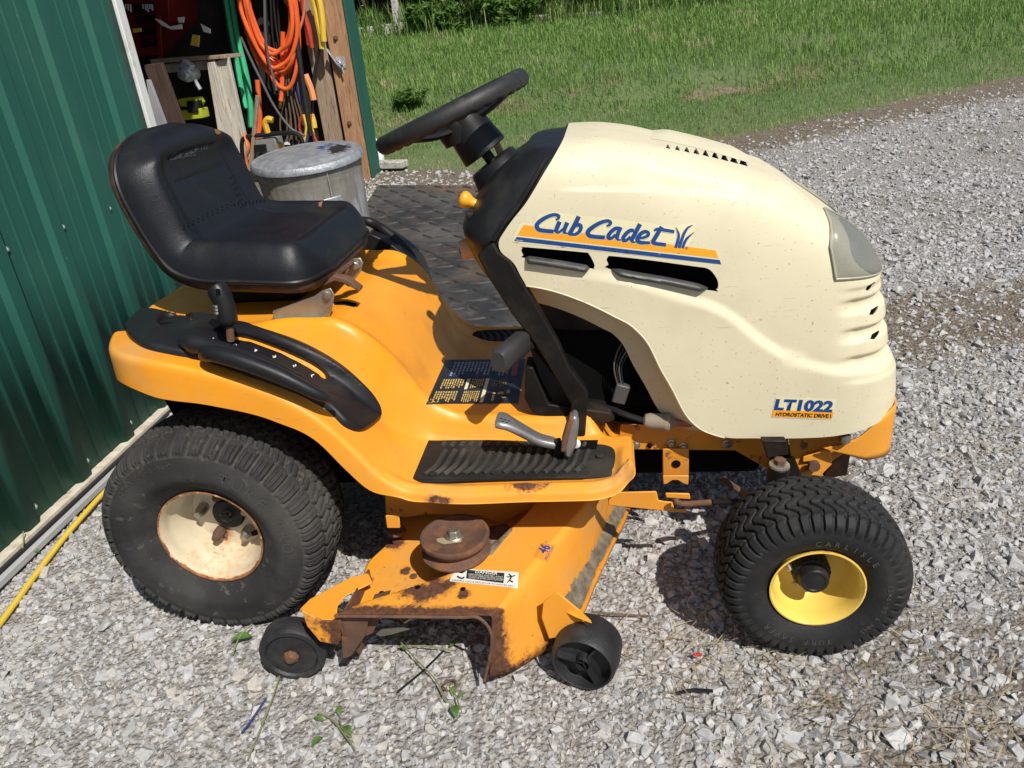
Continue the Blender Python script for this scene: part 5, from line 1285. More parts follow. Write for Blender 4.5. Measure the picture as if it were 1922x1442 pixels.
# raised writing on the backrest: the same script as on the hood, as thin raised lines
def script_lines(f):
    """centre lines of the script lettering in unit coordinates (x right 0..1, y down 0..1)"""
    L = [
     ([(.165, .14), (.150, .03), (.105, .02), (.05, .20), (.022, .42), (.03, .56), (.07, .60), (.105, .60)]),
     ([(.135, .30), (.118, .50), (.120, .62), (.150, .62), (.178, .50)]), ([(.188, .33), (.172, .55), (.180, .66)]),
     ([(.262, .09), (.238, .36), (.215, .66)]), ([(.225, .52), (.255, .36), (.275, .40), (.272, .56), (.245, .69), (.220, .67)]),
     ([(.425, .29), (.412, .19), (.375, .18), (.325, .34), (.292, .56), (.300, .70), (.335, .75), (.375, .77)]),
     ([(.452, .52), (.425, .47), (.400, .60), (.395, .75), (.412, .79), (.440, .68)]), ([(.462, .50), (.445, .70), (.452, .82)]),
     ([(.530, .53), (.508, .50), (.482, .64), (.478, .80), (.495, .84), (.522, .72)]), ([(.570, .28), (.548, .55), (.528, .84)]),
     ([(.560, .73), (.600, .66), (.610, .59), (.592, .55), (.568, .66), (.558, .82), (.572, .89), (.602, .90)]),
     ([(.688, .36), (.655, .66), (.632, .94), (.70, .95)]), ([(.648, .42), (.70, .46), (.745, .485)])]
    return [[f(*p) for p in l] for l in L]
def seat_uv(x, y): return (318+(390-318)*x-6*y*.2, 300-(26)*x-10+20*y)
M['emboss_highlight'] = material('embossed_vinyl_highlight', (.075, .077, .085), .35, vary=.2, vscale=80)  # paler than the vinyl: highlights on the embossing painted into the colour
mbx = [( l, 1.15) for l in script_lines(seat_uv)]
strokes('embossed_script', mbx, SB, M['emboss_highlight'], seat, .0012)
strokes('embossed_leaves', [([(378, 271), (377, 283)], 1.2), ([(384, 266), (382, 281)], 1.2), ([(390, 266), (386, 281)], 1.2)], SB, M['emboss_highlight'], seat, .0012)
# small tears and crumbs: foam showing at the top edge of the backrest
M['foam'] = material('torn_foam', (.22, .085, .03), .9, vary=.4, vscale=60)
decal('tear', [(402, 244), (410, 243), (415, 250), (408, 253), (403, 250)], SB, M['foam'], seat, off=.0012, step=3)
decal('tear', [(598, 381), (606, 379), (603, 389), (599, 388)], SB, M['foam'], seat, off=.0012, step=3)
# perforations
perf = MB()
for i in range(14):
    for j in range(3):
        px = 330+i*8.5+6*j; py = 424-(i*6.1)+j*7
        p = drape(SB, px+95*0, py, .0006)
dots = [(432+4*a+3*b, 335+11*a-2*b) for a in range(6) for b in range(3)]+[(440+7*a, 383+3*b-1.0*a) for a in range(9) for b in range(2)]+[(345+9*a, 424-4.4*a+6*b) for a in range(11) for b in range(2)]
me_dot = MB().lathe([(0, .0022), (.0004, .002), (.0005, 0)], (0, 0, 0), (0, 0, 1), 8).mesh('perforation')
for (px, py) in dots:
    d = Vector(ray(px, py)).normalized(); loc, nn, i_, t_ = SB.ray_cast(Vector(CAM_LOC), d)
    if loc is None: continue
    if nn.dot(d) > 0: nn = -nn
    o = link('perforation', me_dot, seat, M['void']); o.matrix_world = Matrix.Translation(loc+nn*.0002) @ nn.to_track_quat('Z', 'Y').to_matrix().to_4x4()
# seat bracket, hinge and springs
plate('seat_bracket', [(511, 584), (590, 556), (604, 546), (620, 541), (628, 554), (622, 585), (617, 598), (609, 609), (515, 609)], -.215, .003, M['steel'])
MB().prism([Vector((.144, -.235, .646)), Vector((.262, -.235, .646)), Vector((.262, -.19, .645)), Vector((.144, -.19, .645))], (0, 0, .003)).build('bracket_foot', M['steel'], TR, bevel=.001)
for (px, py, y) in ((614, 552, -.218), (583, 602, -.218)):
    MB().lathe([(0, .010), (.004, .010), (.005, .007), (.009, .0065), (.010, 0)], py_(px, py, y), (0, -1, 0), 8).build('bracket_bolt', M['steel'], TR)
plate('seat_hinge', [(640, 530), (652, 500), (662, 486), (676, 484), (682, 494), (676, 512), (664, 528), (655, 540)], -.10, .004, M['steel'])
MB().lathe([(0, .012), (.005, .012), (.006, .008), (.012, .0075), (.013, 0)], py_(666, 496, -.104), (0, -1, 0), 6).build('hinge_bolt', M['steel'], TR)
plate('seat_strut', [(600, 540), (632, 510), (655, 492), (660, 498), (636, 518), (606, 548)], -.15, .03, M['rust'])
plate('seat_strut', [(604, 538), (625, 518), (650, 524), (676, 543), (674, 549), (648, 533), (628, 528)], -.17, .025, M['rust'])
MB().box((.06, 0, .672), (.20, .20, .06)).build('seat_support', M['black_metal'], TR, bevel=.01)
decal('seat_slot', [(627, 568), (650, 566), (668, 570), (671, 574), (664, 577), (645, 573), (628, 573)], FB, M['void'], TR, off=.001, step=4)
# ================================================================== hood
hz_b = curve1([.60, .692, .771, .844, .896, .933, .955, .98, 1.013, 1.036, 1.075, 1.157, 1.244, 1.307, 1.369, 1.48], [.705, .688, .660, .628, .600, .560, .518, .469, .399, .373, .352, .343, .341, .343, .352, .392])
hz_t = curve1([.60, .78, .844, .969, 1.05, 1.13, 1.21, 1.28, 1.34, 1.40, 1.46], [.958, .954, .948, .928, .905, .878, .847, .818, .787, .752, .715])
xr_edge = curve1([.66, .672, .716, .747, .767, .789, .808, .826, .858, .882, .906, .93, .953, .965, .999], [.710, .706, .687, .672, .652, .650, .663, .678, .708, .726, .743, .761, .778, .787, .80])
z_cr = curve1([.6, .9, .996, 1.092, 1.151, 1.212, 1.271, 1.348, 1.48], [.72, .695, .660, .616, .563, .521, .497, .482, .478])
HWd = .243; XN = 1.20; KN = 3.9; HN = 6.0
def nose_x(z): return np.interp(z, [.33, .40, .484, .545, .604, .673, .74, .80], [.256, .256, .246, .236, .226, .213, .190, .150])
def hood_pt(u, th):
    """u -1..1 right rear .. nose .. left rear; th 0..pi/2 bottom .. spine"""
    sgn = -1 if u <= 0 else 1; a = 1-abs(u)            # a 0 rear .. 1 nose
    ct = max(math.cos(th), 0)**(2/HN); st = max(math.sin(th), 0)**(2/HN)
    if a < .62:
        xn = .65+(XN-.65)*(a/.62); bx, by = xn, HWd; ax = xn; ph = 0.0
    else:
        ph = (a-.62)/.38*PI/2; bx = XN+.25*math.sin(ph)**(2/KN); by = HWd*max(math.cos(ph), 0)**(2/KN); ax = XN+.02*math.sin(ph); xn = bx
    x = ax+(bx-ax)*ct
    zb = float(hz_b(bx)); zt = float(hz_t(x)); 
    crown = .012*(1-(1-ct)**2)                         # slight dome towards the spine
    z = zb+(zt-zb)*st
    g = (z-.35)/.6
    lean = 1-.075*max(g, 0)**1.6
    y = by*ct*lean
    if a >= .62:                                       # nose leans back with height
        x = XN+(x-XN)*float(nose_x(z))/.25 if x > XN else x
    # rear edge slant
    dec = min(max((.96-xn)/.31, 0), 1); zz = min(max(z, .66), .999)
    x = x+(float(xr_edge(zz))-.65)*dec
    # sculpted lower band stands proud
    b = .0095*float(smooth(.014, -.012, z-float(z_cr(min(x, 1.47)))))*float(smooth(.72, .95, x))
    # shoulder band between two soft crease lines
    zu = np.interp(x, [.78, .806, 1.019, 1.169, 1.299, 1.40], [.940, .936, .889, .848, .806, .76]); zl = np.interp(x, [.78, .917, 1.067, 1.166, 1.29, 1.40], [.878, .868, .849, .831, .792, .75])
    fade = float(smooth(.76, .86, x))*(1-float(smooth(1.27, 1.36, x)))
    ch = (-.0075*float(smooth(-.0035, .0035, z-zl))-.0065*float(smooth(-.003, .003, z-zu)))*fade
    # grille ribs on the nose corner
    gr = 0.0
    if ph > .10:
        k = float(smooth(.16, .42, ph))
        for zc in (.615, .556, .497): gr += -.011*k*math.exp(-((z-zc)/.0125)**4)
        gr += -.004*k*float(smooth(.655, .645, z))*float(smooth(.455, .468, z))
    off = b+ch+gr
    ny = math.cos(ph); nx = math.sin(ph)
    off *= 1-float(smooth(.86, .97, st))
    y += off*ny; x += off*nx
    # raised spine panel with vent row
    return (x, sgn*y, z)
nU, nT = 260, 120
us_ = np.concatenate([np.linspace(-1, -.36, 90), np.linspace(-.36, 0, 60)[1:], np.linspace(0, .36, 60)[1:], np.linspace(.36, 1, 90)[1:]])
ths = np.concatenate([PI/2*(np.linspace(0, 1, nT)**1.0)])
ths = np.concatenate([np.linspace(0, .02, 12)**1.0*1.0, np.linspace(.02, PI/2, nT)[1:]])
# even spacing along the section: sample st uniformly on the side, ct uniformly on top
tt_ = [math.asin(min(1, s**(HN/2))) for s in np.linspace(0, .94, 130)]+[math.acos(min(1, c_**(HN/2))) for c_ in np.linspace(.80, 0, 36)]
tt_ = sorted(set([round(t, 6) for t in tt_]))
HPh = np.array([[hood_pt(u, t) for t in tt_] for u in us_ if u <= 0]); HP = np.concatenate([HPh, HPh[-2::-1]*np.array([1, -1, 1])])
M['black_faded'] = material('faded_black_plastic', (.045, .045, .046), .45, vary=.25, layers=((14, .6, .1, (.08, .078, .075), .6, 6),), bump=(200, .0003))
M['hood_slot'] = material('slot_shadow_plastic', (.10, .09, .065), .7)
hood = MB().grid(HP).build('hood', M['cream'], TR, sharp=70, solid=.004)
HB = bvh_of(hood)
# inward flange of the wheel-arch cut-out
k_a = [i for i, u in enumerate(us_) if u < -.5 and HP[i, 0, 0] < 1.10 and HP[i, 0, 0] > .66]
def flange(sgn):
    rows = []
    for i in k_a:
        p = HP[i, 0].copy(); i0, i1 = max(i-2, 0), min(i+2, len(us_)-1); t = HP[i1, 0]-HP[i0, 0]; t = np.array([t[0], t[2]]); t /= np.linalg.norm(t)+1e-9
        nn = np.array([t[1], -t[0]]);                 # down-left of the edge
        if nn[1] > 0 and nn[0] > 0: nn = -nn
        wdt = .056*float(smooth(.66, .72, p[0]))*(1-.6*float(smooth(1.0, 1.1, p[0])))
        rows.append([(p[0], p[1]*sgn*-1*-1 if sgn > 0 else p[1], p[2])]+[(p[0]+nn[0]*wdt*f, (p[1]+.070*g) if sgn > 0 else -(p[1]+.070*g), p[2]+nn[1]*wdt*f) for f, g in ((.12, .35), (.5, .75), (1.0, 1.0), (1.04, 1.6))])
        if sgn < 0: rows[-1][0] = (p[0], -p[1], p[2])
    return MB().grid(rows).build('hood_flange', M['cream'], TR, sharp=50, solid=.003)
flange(1); flange(-1)
# ------------------------------------------------------------------ decals
band_o = [(975, 420), (1003, 421), (1010, 412), (1200, 440), (1290, 462), (1347, 471), (1350, 486), (966, 441)]
decal('logo_back', [(963, 455), (967, 441), (978, 417), (1003, 421), (1010, 403), (1035, 398), (1060, 400), (1090, 405), (1140, 408), (1155, 412), (1210, 417), (1245, 424), (1305, 419), (1302, 440), (1293, 460), (1348, 470), (1354, 496)], HB, M['cream_ink'], TR, off=.0005, step=4)
decal('logo_stripe', [(971, 441.5), (983, 422), (1160, 446), (1343, 470), (1349, 485)], HB, M['orange_ink'], TR, off=.0009, step=4)
decal('logo_stripe', [(965, 452), (970, 444.6), (1351, 488), (1353.5, 496)], HB, M['blue_ink'], TR, off=.0009, step=4)
def crop6(x, y): return (960+x/4.368, 380+y/4.368)
cA = lambda L: [(960+x/6.679, 390+y/6.679) for x, y in L]
cB = lambda L: [(1130+x/5.517, 390+y/5.517) for x, y in L]
LOGO = [(cA(l), [v/6.679 for v in w_]) for l, w_ in (
 ([(560, 150), (588, 130), (592, 105), (560, 88), (505, 92), (430, 122), (358, 168), (322, 210), (322, 248), (352, 276), (420, 288), (480, 293), (528, 298)], [16, 30, 36, 34, 36, 40, 44, 46, 46, 44, 42, 42, 42]),
 ([(604, 172), (578, 235), (552, 305)], [48, 46, 44]), ([(556, 290), (580, 308), (612, 296), (645, 262)], [30, 28, 26, 24]),
 ([(702, 184), (674, 245), (656, 300)], [46, 44, 42]), ([(650, 296), (668, 314), (700, 318)], [30, 24, 14]),
 ([(846, 108), (788, 222), (722, 338)], [48, 47, 46]), ([(772, 262), (800, 228), (838, 212), (866, 226), (868, 262), (845, 304), (800, 332), (748, 330)], [26, 34, 40, 42, 42, 38, 32, 26]),
 ([(1196, 226), (1226, 214), (1242, 190), (1222, 166), (1170, 168), (1095, 196), (1020, 242), (966, 288), (956, 322), (985, 352), (1050, 363), (1110, 368), (1172, 372)], [16, 30, 36, 34, 36, 40, 44, 46, 46, 44, 42, 42, 42]))]
LOGO = [(l, [v*1.22 for v in w_]) for l, w_ in LOGO]
LOGO += [(cB(l), [v*1.22/5.517 for v in w_]) for l, w_ in (
 ([(178, 214), (140, 214), (96, 246), (66, 288), (70, 314), (102, 312), (140, 276)], [28, 32, 34, 34, 32, 28, 22]), ([(194, 200), (166, 262), (152, 318)], [36, 35, 34]), ([(148, 314), (166, 330), (196, 332)], [22, 18, 10]),
 ([(330, 236), (294, 234), (250, 266), (220, 308), (224, 336), (256, 334), (296, 296)], [28, 32, 34, 34, 32, 28, 22]), ([(394, 168), (345, 258), (302, 344)], [38, 37, 36]), ([(300, 340), (318, 354), (348, 354)], [22, 18, 10]),
 ([(388, 316), (440, 304), (476, 284), (476, 258), (444, 246), (404, 266), (372, 306), (368, 340), (396, 358), (450, 362), (496, 362)], [20, 24, 28, 30, 30, 34, 36, 36, 34, 28, 26]),
 ([(618, 196), (572, 272), (524, 352)], [36, 37, 38]), ([(512, 348), (545, 368), (600, 376), (662, 384)], [28, 32, 32, 32]), ([(540, 236), (570, 222), (640, 230), (748, 248)], [14, 28, 28, 27]))]
strokes('logo_outline', [(l, [v+2.6 for v in w_]) for l, w_ in LOGO], HB, M['cream_ink'], TR, .0013)
strokes('logo_script', LOGO, HB, M['blue_ink'], TR, .0017)
LEAF = [(cB(l), [v/5.517 for v in w_]) for l, w_ in (
 ([(760, 412), (784, 340), (792, 275), (764, 198)], [32, 32, 26, 2]), ([(797, 414), (822, 335), (852, 258), (890, 206), (942, 178)], [32, 33, 30, 22, 2]), ([(833, 416), (852, 362), (884, 312), (956, 250)], [32, 31, 26, 2]))]
strokes('logo_outline', [(l, [v+2.2 for v in w_]) for l, w_ in LEAF], HB, M['cream_ink'], TR, .0013)
strokes('logo_leaf', LEAF, HB, M['blue_ink'], TR, .0017)
text_quad('logo_small_print', 'CUB CADET', [(967.5, 449.2), (982, 451), (982, 453), (967.2, 451)], HB, M['cream_ink'], TR, off=.0018)
MBr = [([(1288.5+2.2*math.cos(a), 465+2.2*math.sin(a)) for a in np.linspace(0, 2*PI, 10)], .6)]
strokes('registered_mark', MBr, HB, M['blue_ink'], TR, .0022); text_quad('registered_mark', 'R', [(1287.5, 463.8), (1289.6, 463.9), (1289.5, 466.3), (1287.4, 466.2)], HB, M['blue_ink'], TR, off=.0022)
# model plate
decal('model_badge', [(1456, 745), (1570, 749), (1561, 788), (1448, 783)], HB, M['cream_ink'], TR, off=.0009, step=6)
decal('badge_band', [(1451.5, 769), (1565, 773), (1561, 786), (1449, 781.5)], HB, M['orange_ink'], TR, off=.0014, step=6)
text_quad('badge_text', 'LT1022', [(1457, 748), (1566, 752), (1561, 774), (1452, 769.5)], HB, M['blue_ink'], TR, off=.0018, bold=.05)
text_quad('badge_text', 'HYDROSTATIC DRIVE', [(1457, 773.2), (1556, 776.6), (1554, 784), (1455, 780)], HB, M['dark_ink'], TR, off=.0022, bold=.03)
text_quad('badge_text', 'I', [(1558.3, 776.5), (1559.6, 776.5), (1559.2, 784.5), (1557.9, 784.5)], HB, M['dark_ink'], TR, off=.0022, bold=.0)
# ------------------------------------------------------------------ side vents: black opening with a lip
CUT = MB()
def cutter(poly, inward, out=.012):
    P = [drape(HB, a, b, 0.0) for a, b in poly]
    if any(p is None for p in P): return
    n_ = Vector((0, 0, 0))
    for i in range(len(P)): n_ += (P[i]-P[0]).cross(P[(i+1) % len(P)]-P[0])
    n_.normalize()
    if n_.dot(Vector(CAM_LOC)-P[0]) < 0: n_ = -n_
    CUT.prism([p+n_*out for p in P], -n_*(inward+out))
def vent(open_, lip):
    cutter([(p.x, p.y) for p in spline([(a, b, 0) for a, b in open_], 3, True)], .03)
    P = spline([(a, b, 0) for a, b in lip], 6); rows = []
    for i, p in enumerate(P):
        t = i/(len(P)-1); p = Vector((p.x, p.y-3.5, 0)); h = 14*min(1, 7*t+.15, 7*(1-t)+.12); bulge = .014*min(1, 8*t, 8*(1-t))
        rows.append([tuple(drape(HB, p.x, p.y+h*f, .001+bulge*g)) for f, g in ((-.30, .0), (-.22, .6), (-.02, .95), (.25, 1.05), (.5, .85), (.72, .35), (.8, 0))])
    MB().grid(rows).build('vent_lip', M['black_faded'], TR, sharp=60)
c6 = lambda L: [crop6(*p) for p in L]
vent(c6([(80, 400), (90, 375), (110, 367), (600, 410), (630, 420), (655, 455), (680, 510), (675, 540), (640, 545), (120, 465), (95, 435)]), c6([(112, 470), (200, 478), (400, 508), (560, 535), (640, 550)]))
vent(c6([(780, 470), (795, 445), (820, 440), (1100, 470), (1500, 525), (1600, 540), (1650, 575), (1690, 640), (1695, 690), (1680, 715), (1620, 725), (830, 560), (795, 510)]), c6([(818, 562), (1000, 598), (1250, 640), (1450, 680), (1610, 715)]))
# ------------------------------------------------------------------ head lamp (each side) from the nose surface itself
def lamp_patch(sgn):
    rows = []
    for i, u in enumerate(us_):
        if (u < 0) != (sgn < 0) or not (abs(u) < .30 and abs(u) > .03): continue
        r = []
        for j in range(0, len(tt_)):
            p = HP[i, j]
            if p[2] < .640 or p[2] > .775: continue
            r.append(j)
        rows.append((i, r))
    return rows
M['lens'] = material('clouded_headlamp_lens', (.30, .30, .255), .2, vary=.10, vscale=20, layers=((12, .6, .1, (.30, .30, .25), .3, 5),), spec=.6, alpha=.42)
M['reflector'] = material('dull_reflector', (.36, .36, .33), .28, metal=.75, vary=.15, vscale=12)
M['lens_rim'] = material('headlamp_housing', (.40, .385, .30), .3, vary=.12, vscale=30)
def lamp_side(sgn):
    a0, a1 = .030, .335; nA, nZ = 26, 22
    root = None
    def pt(s, t, off):
        a = a0+(a1-a0)*s
        zlo = .660+.016*s; zhi = np.interp(s, [0, .35, .62, .8, .92, 1], [.752, .775, .790, .784, .765, .735])
        z = zlo+(zhi-zlo)*t
        i = int(np.clip(np.searchsorted(us_, -a)-1, 0, len(HPh)-2)); f = (-a-us_[i])/(us_[i+1]-us_[i]); q = []
        for c in (HPh[i], HPh[i+1]): zz = np.maximum.accumulate(c[:, 2])+np.arange(len(c))*1e-9; q.append((np.interp(z, zz, c[:, 0]), np.interp(z, zz, c[:, 1])))
        p = Vector((q[0][0]*(1-f)+q[1][0]*f, (q[0][1]*(1-f)+q[1][1]*f)*(-sgn), z)); c_ = Vector((XN-.05, 0, .66)); n_ = (p-c_); n_.z *= .4; n_.normalize(); return p+n_*off
    g = [[tuple(pt(i/nA, j/nZ, .0045*(1-abs(2*i/nA-1)**6)*(1-abs(2*j/nZ-1)**6)+.0012)) for j in range(nZ+1)] for i in range(nA+1)]
    o = MB().grid(g).build('headlamp', M['lens_rim'], TR, sharp=60)
    g2 = []
    for i in range(25):
        row = []
        for j in range(13):
            a = 2*PI*i/24; r = j/12
            s = .42+.40*r*math.cos(a); t = .46+.44*r*math.sin(a)-.06*r*math.cos(a); row.append(tuple(pt(min(max(s, .01), .99), min(max(t, .02), .98), .0085-.002*r**4)))
        g2.append(row)
    MB().grid(g2).build('reflector', M['reflector'], o, sharp=80)
    g3 = [[tuple(pt(i/nA, j/nZ, .0035+.0085*(1-abs(2*i/nA-1)**6)*(1-abs(2*j/nZ-1)**6))) for j in range(nZ+1)] for i in range(nA+1)]
    MB().grid(g3).build('lens_cover', M['lens'], o, sharp=60)
    edge = [pt(s, t, .004) for s, t in [(k/14, 0) for k in range(15)]+[(1, k/10) for k in range(1, 11)]+[(1-k/14, 1) for k in range(1, 15)]]
    MB().tube(edge, .0022, 6).build('lamp_rim', M['lens_rim'], o)
lamp_side(-1); lamp_side(1)
# dark slits in the nose grille
for k, (px, py) in enumerate(((1637, 537), (1643, 582), (1645, 628))):
    sh = [(-9, 9), (-6, 0), (7, -8), (9, -6), (5, 2), (-1, 9)]
    if drape(HB, px-7, py) is not None:
        cutter([(px+a-3, py+b) for a, b in sh], .014, .006)
# vent row on top of the hood
def top_pt(px, py, off=.002): return drape(HB, px, py, off)
for k in range(9):
    x0 = 1253+17.6*k; y0 = 274.5+2.6*k+.10*k*k; s = .62+.075*k
    q = [(x0-5*s, y0+5*s), (x0-3*s, y0-1*s), (x0+1*s, y0-6*s), (x0+8*s, y0+10*s*.9)]
    cutter(q, .012, .006)
rows = []
for t in np.linspace(0, 1, 24):
    px = 1222+(1405-1222)*t; py = 256+ (301-256)*t**1.25
    a = drape(HB, px, py+5, .0005); b = drape(HB, px+2, py-2, .007*min(1, 6*t+.1, 6*(1-t)+.0)); c_ = drape(HB, px+4, py-7, .008*min(1, 6*t+.1, 6*(1-t)))
    if a and b and c_: rows.append([tuple(a), tuple(b), tuple(c_), tuple(c_+Vector((0, .06, -.004)))])
if len(rows) > 3: MB().grid(rows).build('hood_scoop', M['cream'], TR, sharp=60)

co_ = link('cutter', CUT.mesh('cutter'))
bmod = hood.modifiers.new('cut', 'BOOLEAN'); bmod.operation = 'DIFFERENCE'; bmod.object = co_; bmod.solver = 'EXACT'
dg_ = bpy.context.evaluated_depsgraph_get(); dg_.update()
me_ = bpy.data.meshes.new_from_object(hood.evaluated_get(dg_))
if len(me_.vertices) > 1000:
    hood.modifiers.clear(); hood.data = me_; me_.materials.clear(); me_.materials.append(M['cream'])
    me_.polygons.foreach_set('use_smooth', [True]*len(me_.polygons)); me_.set_sharp_from_angle(angle=math.radians(50))
else: hood.modifiers.remove(bmod)
bpy.data.objects.remove(co_)
# near-black sheet added behind the side vents, standing in for the shade inside
MB().prism([(.70, -.195, .70), (1.14, -.195, .66), (1.14, -.195, .80), (.70, -.195, .84)], (0, .01, 0)).build('vent_dark_sheet', M['void'], TR)
# ================================================================== dash tower, steering, pedals
dx_r = curve1([.38, .44, .56, .594, .66, .716, .768, .803, .829, .866, .914, .928, .965, .985], [.664, .690, .655, .640, .604, .574, .560, .556, .572, .603, .660, .685, .722, .765])
dz = np.linspace(.36, .944, 60); rows = []
for z in dz:
    xr = float(dx_r(max(z, .38))); xf = max(xr+.03, float(xr_edge(min(max(z, .66), .999)))+.006) if z > .66 else xr+.20
    w_ = np.interp(z, [.36, .5, .62, .70, .79, .846, .870, .894, .918, .941, .958, .973], [.12, .13, .15, .195, .224, .219, .214, .207, .195, .162, .13, .10]); row = []
    for k in range(40):
        a = PI*k/39; cx = math.cos(a); sx = math.sin(a)
        x = xf-(xf-xr)*abs(sx)**(2/3.2); y = -w_*np.sign(cx)*abs(cx)**(2/3.2); row.append((x, y, z))
    rows.append(row)
top = [tuple(p) for p in rows[-1]]
rows.append([(min(p[0]+.012, .79), p[1]*.8, .947) for p in top]); rows.append([(.785, p[1]*.3, .948) for p in top])
dash = MB().grid(rows).build('dash_tower', M['black'], TR, sharp=60)
# seam lip where hood meets dash
P = [Vector((float(xr_edge(z))-.012, -y, z)) for z, y in ((.930, .186), (.918, .200), (.900, .212), (.88, .221), (.85, .226), (.82, .228), (.79, .230))]
MB().tube(spline(P, 6), .005, 8).build('dash_lip', M['black'], TR)
# black side bracket running down to the pedal shaft
plate('dash_bracket', [(926, 455), (936, 474), (958, 490), (974, 518), (1000, 562), (1048, 645), (1068, 690), (1100, 732), (1104, 745), (1096, 850), (1066, 852), (1072, 760), (1010, 655), (960, 590), (915, 520), (895, 480)], -.238, .028, M['black_metal'], bevel=.004)
plate('dash_brace', [(990, 640), (1066, 735), (1072, 760), (1060, 800), (1010, 705)], -.20, .02, M['black_metal'], bevel=.003)
plate('floor_flange', [(985, 690), (1000, 690), (1030, 760), (1145, 775), (1155, 788), (1140, 796), (1050, 790), (1000, 778), (984, 750)], -.21, .06, M['black_metal'], bevel=.003)
# choke knob and ignition
kn = py_(880, 378, -.13); ax = Vector((-.88, 0, .47)).normalized()
MB().lathe([(-.035, .008), (-.030, .013), (-.012, .010), (-.004, .0115), (.004, .0165), (.012, .0175), (.018, .014), (.021, .006), (.021, 0)], kn, ax, 24).build('choke_knob', M['knob'], TR, sharp=60)
ig = py_(866, 470, -.10); MB().lathe([(-.03, .022), (-.004, .022), (0, .020), (.0, .012), (.001, 0)], ig, Vector((-.95, -.1, -.15)).normalized(), 20).build('ignition_switch', material('peach_plastic', (.72, .36, .16), .5), TR, sharp=40)
MB().box(ig+Vector((-.0015, -.002, 0)), (.004, .004, .012)).build('key_slot', M['void'], TR)
MB().lathe([(-.02, .012), (0, .012), (.002, .008), (.002, 0)], py_(879, 405, -.16), (-1, 0, .1), 16).build('dash_button', M['black'], TR)
# column boot, column and wheel
cb = Vector((.628, 0, .885)); ct = Vector((.535, 0, 1.035)); cax = (ct-cb).normalized()
MB().lathe([(-.10, .075), (-.03, .068), (.020, .055), (.024, .050), (.022, .030), (-.05, .03)], cb, cax, 32).build('column_boot', M['black'], TR, sharp=40)
MB().lathe([(0, .012), (.08, .012)], cb, cax, 16).build('steering_shaft', M['black_metal'], TR)
MB().lathe([(.046, .050), (.048, .053), (.110, .047), (.150, .047), (.165, .040)], cb, cax, 32).build('column_cover', M['black'], TR, sharp=40)
sw = empty('steering_wheel', (0, 0, 0), TR)
wc = Vector((.5405, 0, 1.0125)); tilt = .345
e1 = Vector((math.cos(tilt), 0, math.sin(tilt))); e2 = Vector((0, 1, 0)); en = Vector((-math.sin(tilt), 0, math.cos(tilt)))
RS = .161; rows = []; n = 216
for k in range(n):
    a = 2*PI*k/n; d = e1*math.cos(a)+e2*math.sin(a); row = []
    for j in range(14):
        b = 2*PI*j/14; inner = max(0, -math.sin(b+.5)); r_ = .0172-.0040*inner*(.5+.5*math.cos(a*32))
        row.append(tuple(wc+d*(RS+r_*math.cos(b))+en*(r_*1.12*math.sin(b))))
    rows.append(row)
M['grip'] = material('pebbled_grip', (.02, .02, .021), .55, vary=.3, layers=((14, .6, .08, (.06, .055, .05), .7, 6),), bump=((300, .0005), (60, .0004)))
MB().grid(rows, closed_u=True, closed_v=True).build('rim', M['grip'], sw, sharp=80)
for a in (math.radians(0), math.radians(125), math.radians(-125)):
    d = e1*math.cos(a)+e2*math.sin(a); p0 = wc-en*.030; P = [p0+d*.03, p0+d*.085+en*.006, wc+d*(RS-.006)-en*.004]
    MB().tube(spline(P, 6), list(np.linspace(.026, .017, 13)), 10, flat=.42).build('spoke', M['black'], sw)
MB().lathe([(-.05, .044), (-.02, .050), (-.006, .048), (.0, .040), (.002, 0)], wc-en*.012, en, 32).build('hub', M['black'], sw, sharp=50)
# throttle lever beyond the column
MB().bar(py_(945, 300, .10), py_(925, 255, .10), .012, .016).build('throttle_lever', M['old_wood'], TR, bevel=.003)
# brake pedal (rubber pad)
bp0 = py_(983, 640, -.24); bp1 = py_(934, 680, -.345)
mb = MB(); ax_ = (bp1-bp0).normalized(); sd_ = ax_.cross(Vector((0, 0, 1))).normalized(); up_ = sd_.cross(ax_)
rows = []
for t in (0, .06, .5, .92, 1.0):
    s = 1 if 0 < t < 1 else .82; c_ = bp0+(bp1-bp0)*t
    rows.append([tuple(c_+sd_*(.019*s*math.copysign(abs(math.cos(a))**.7, math.cos(a)))+up_*(.024*s*math.copysign(abs(math.sin(a))**.6, math.sin(a)))) for a in np.linspace(0, 2*PI, 20, endpoint=False)])
mb.grid(rows, closed_v=True); n_ = len(mb.v); mb.f.append(tuple(range(n_-20, n_))); mb.build('brake_pedal', material('grey_rubber', (.034, .034, .036), .5, vary=.2, bump=(160, .0004)), TR, sharp=60)
MB().tube([py_(1000, 650, -.225), bp0], .008, 8).build('pedal_arm', M['black_metal'], TR)
# drive pedals
fwd = MB(); L = spline([py_(931, 788, -.335), py_(950, 792, -.335), py_(980, 808, -.330), py_(1010, 824, -.325), py_(1040, 832, -.32)], 5)
rows = []
for i, p in enumerate(L):
    t = i/(len(L)-1); w_ = np.interp(t, [0, .05, .2, .6, 1], [.018, .026, .028, .020, .016]); h_ = np.interp(t, [0, .08, 1], [.006, .009, .009])
    tg_ = (L[min(i+1, len(L)-1)]-L[max(i-1, 0)]).normalized(); up = Vector((0, 0, 1)); up = (up-tg_*up.dot(tg_)).normalized(); s_ = tg_.cross(up)
    rows.append([tuple(p+s_*w_*math.copysign(abs(math.cos(a))**.5, math.cos(a))+up*h_*math.copysign(abs(math.sin(a))**.6, math.sin(a))) for a in np.linspace(0, 2*PI, 16, endpoint=False)])
fwd.grid(rows, closed_v=True); n_ = len(fwd.v); fwd.f += [tuple(range(16)), tuple(range(n_-16, n_))]
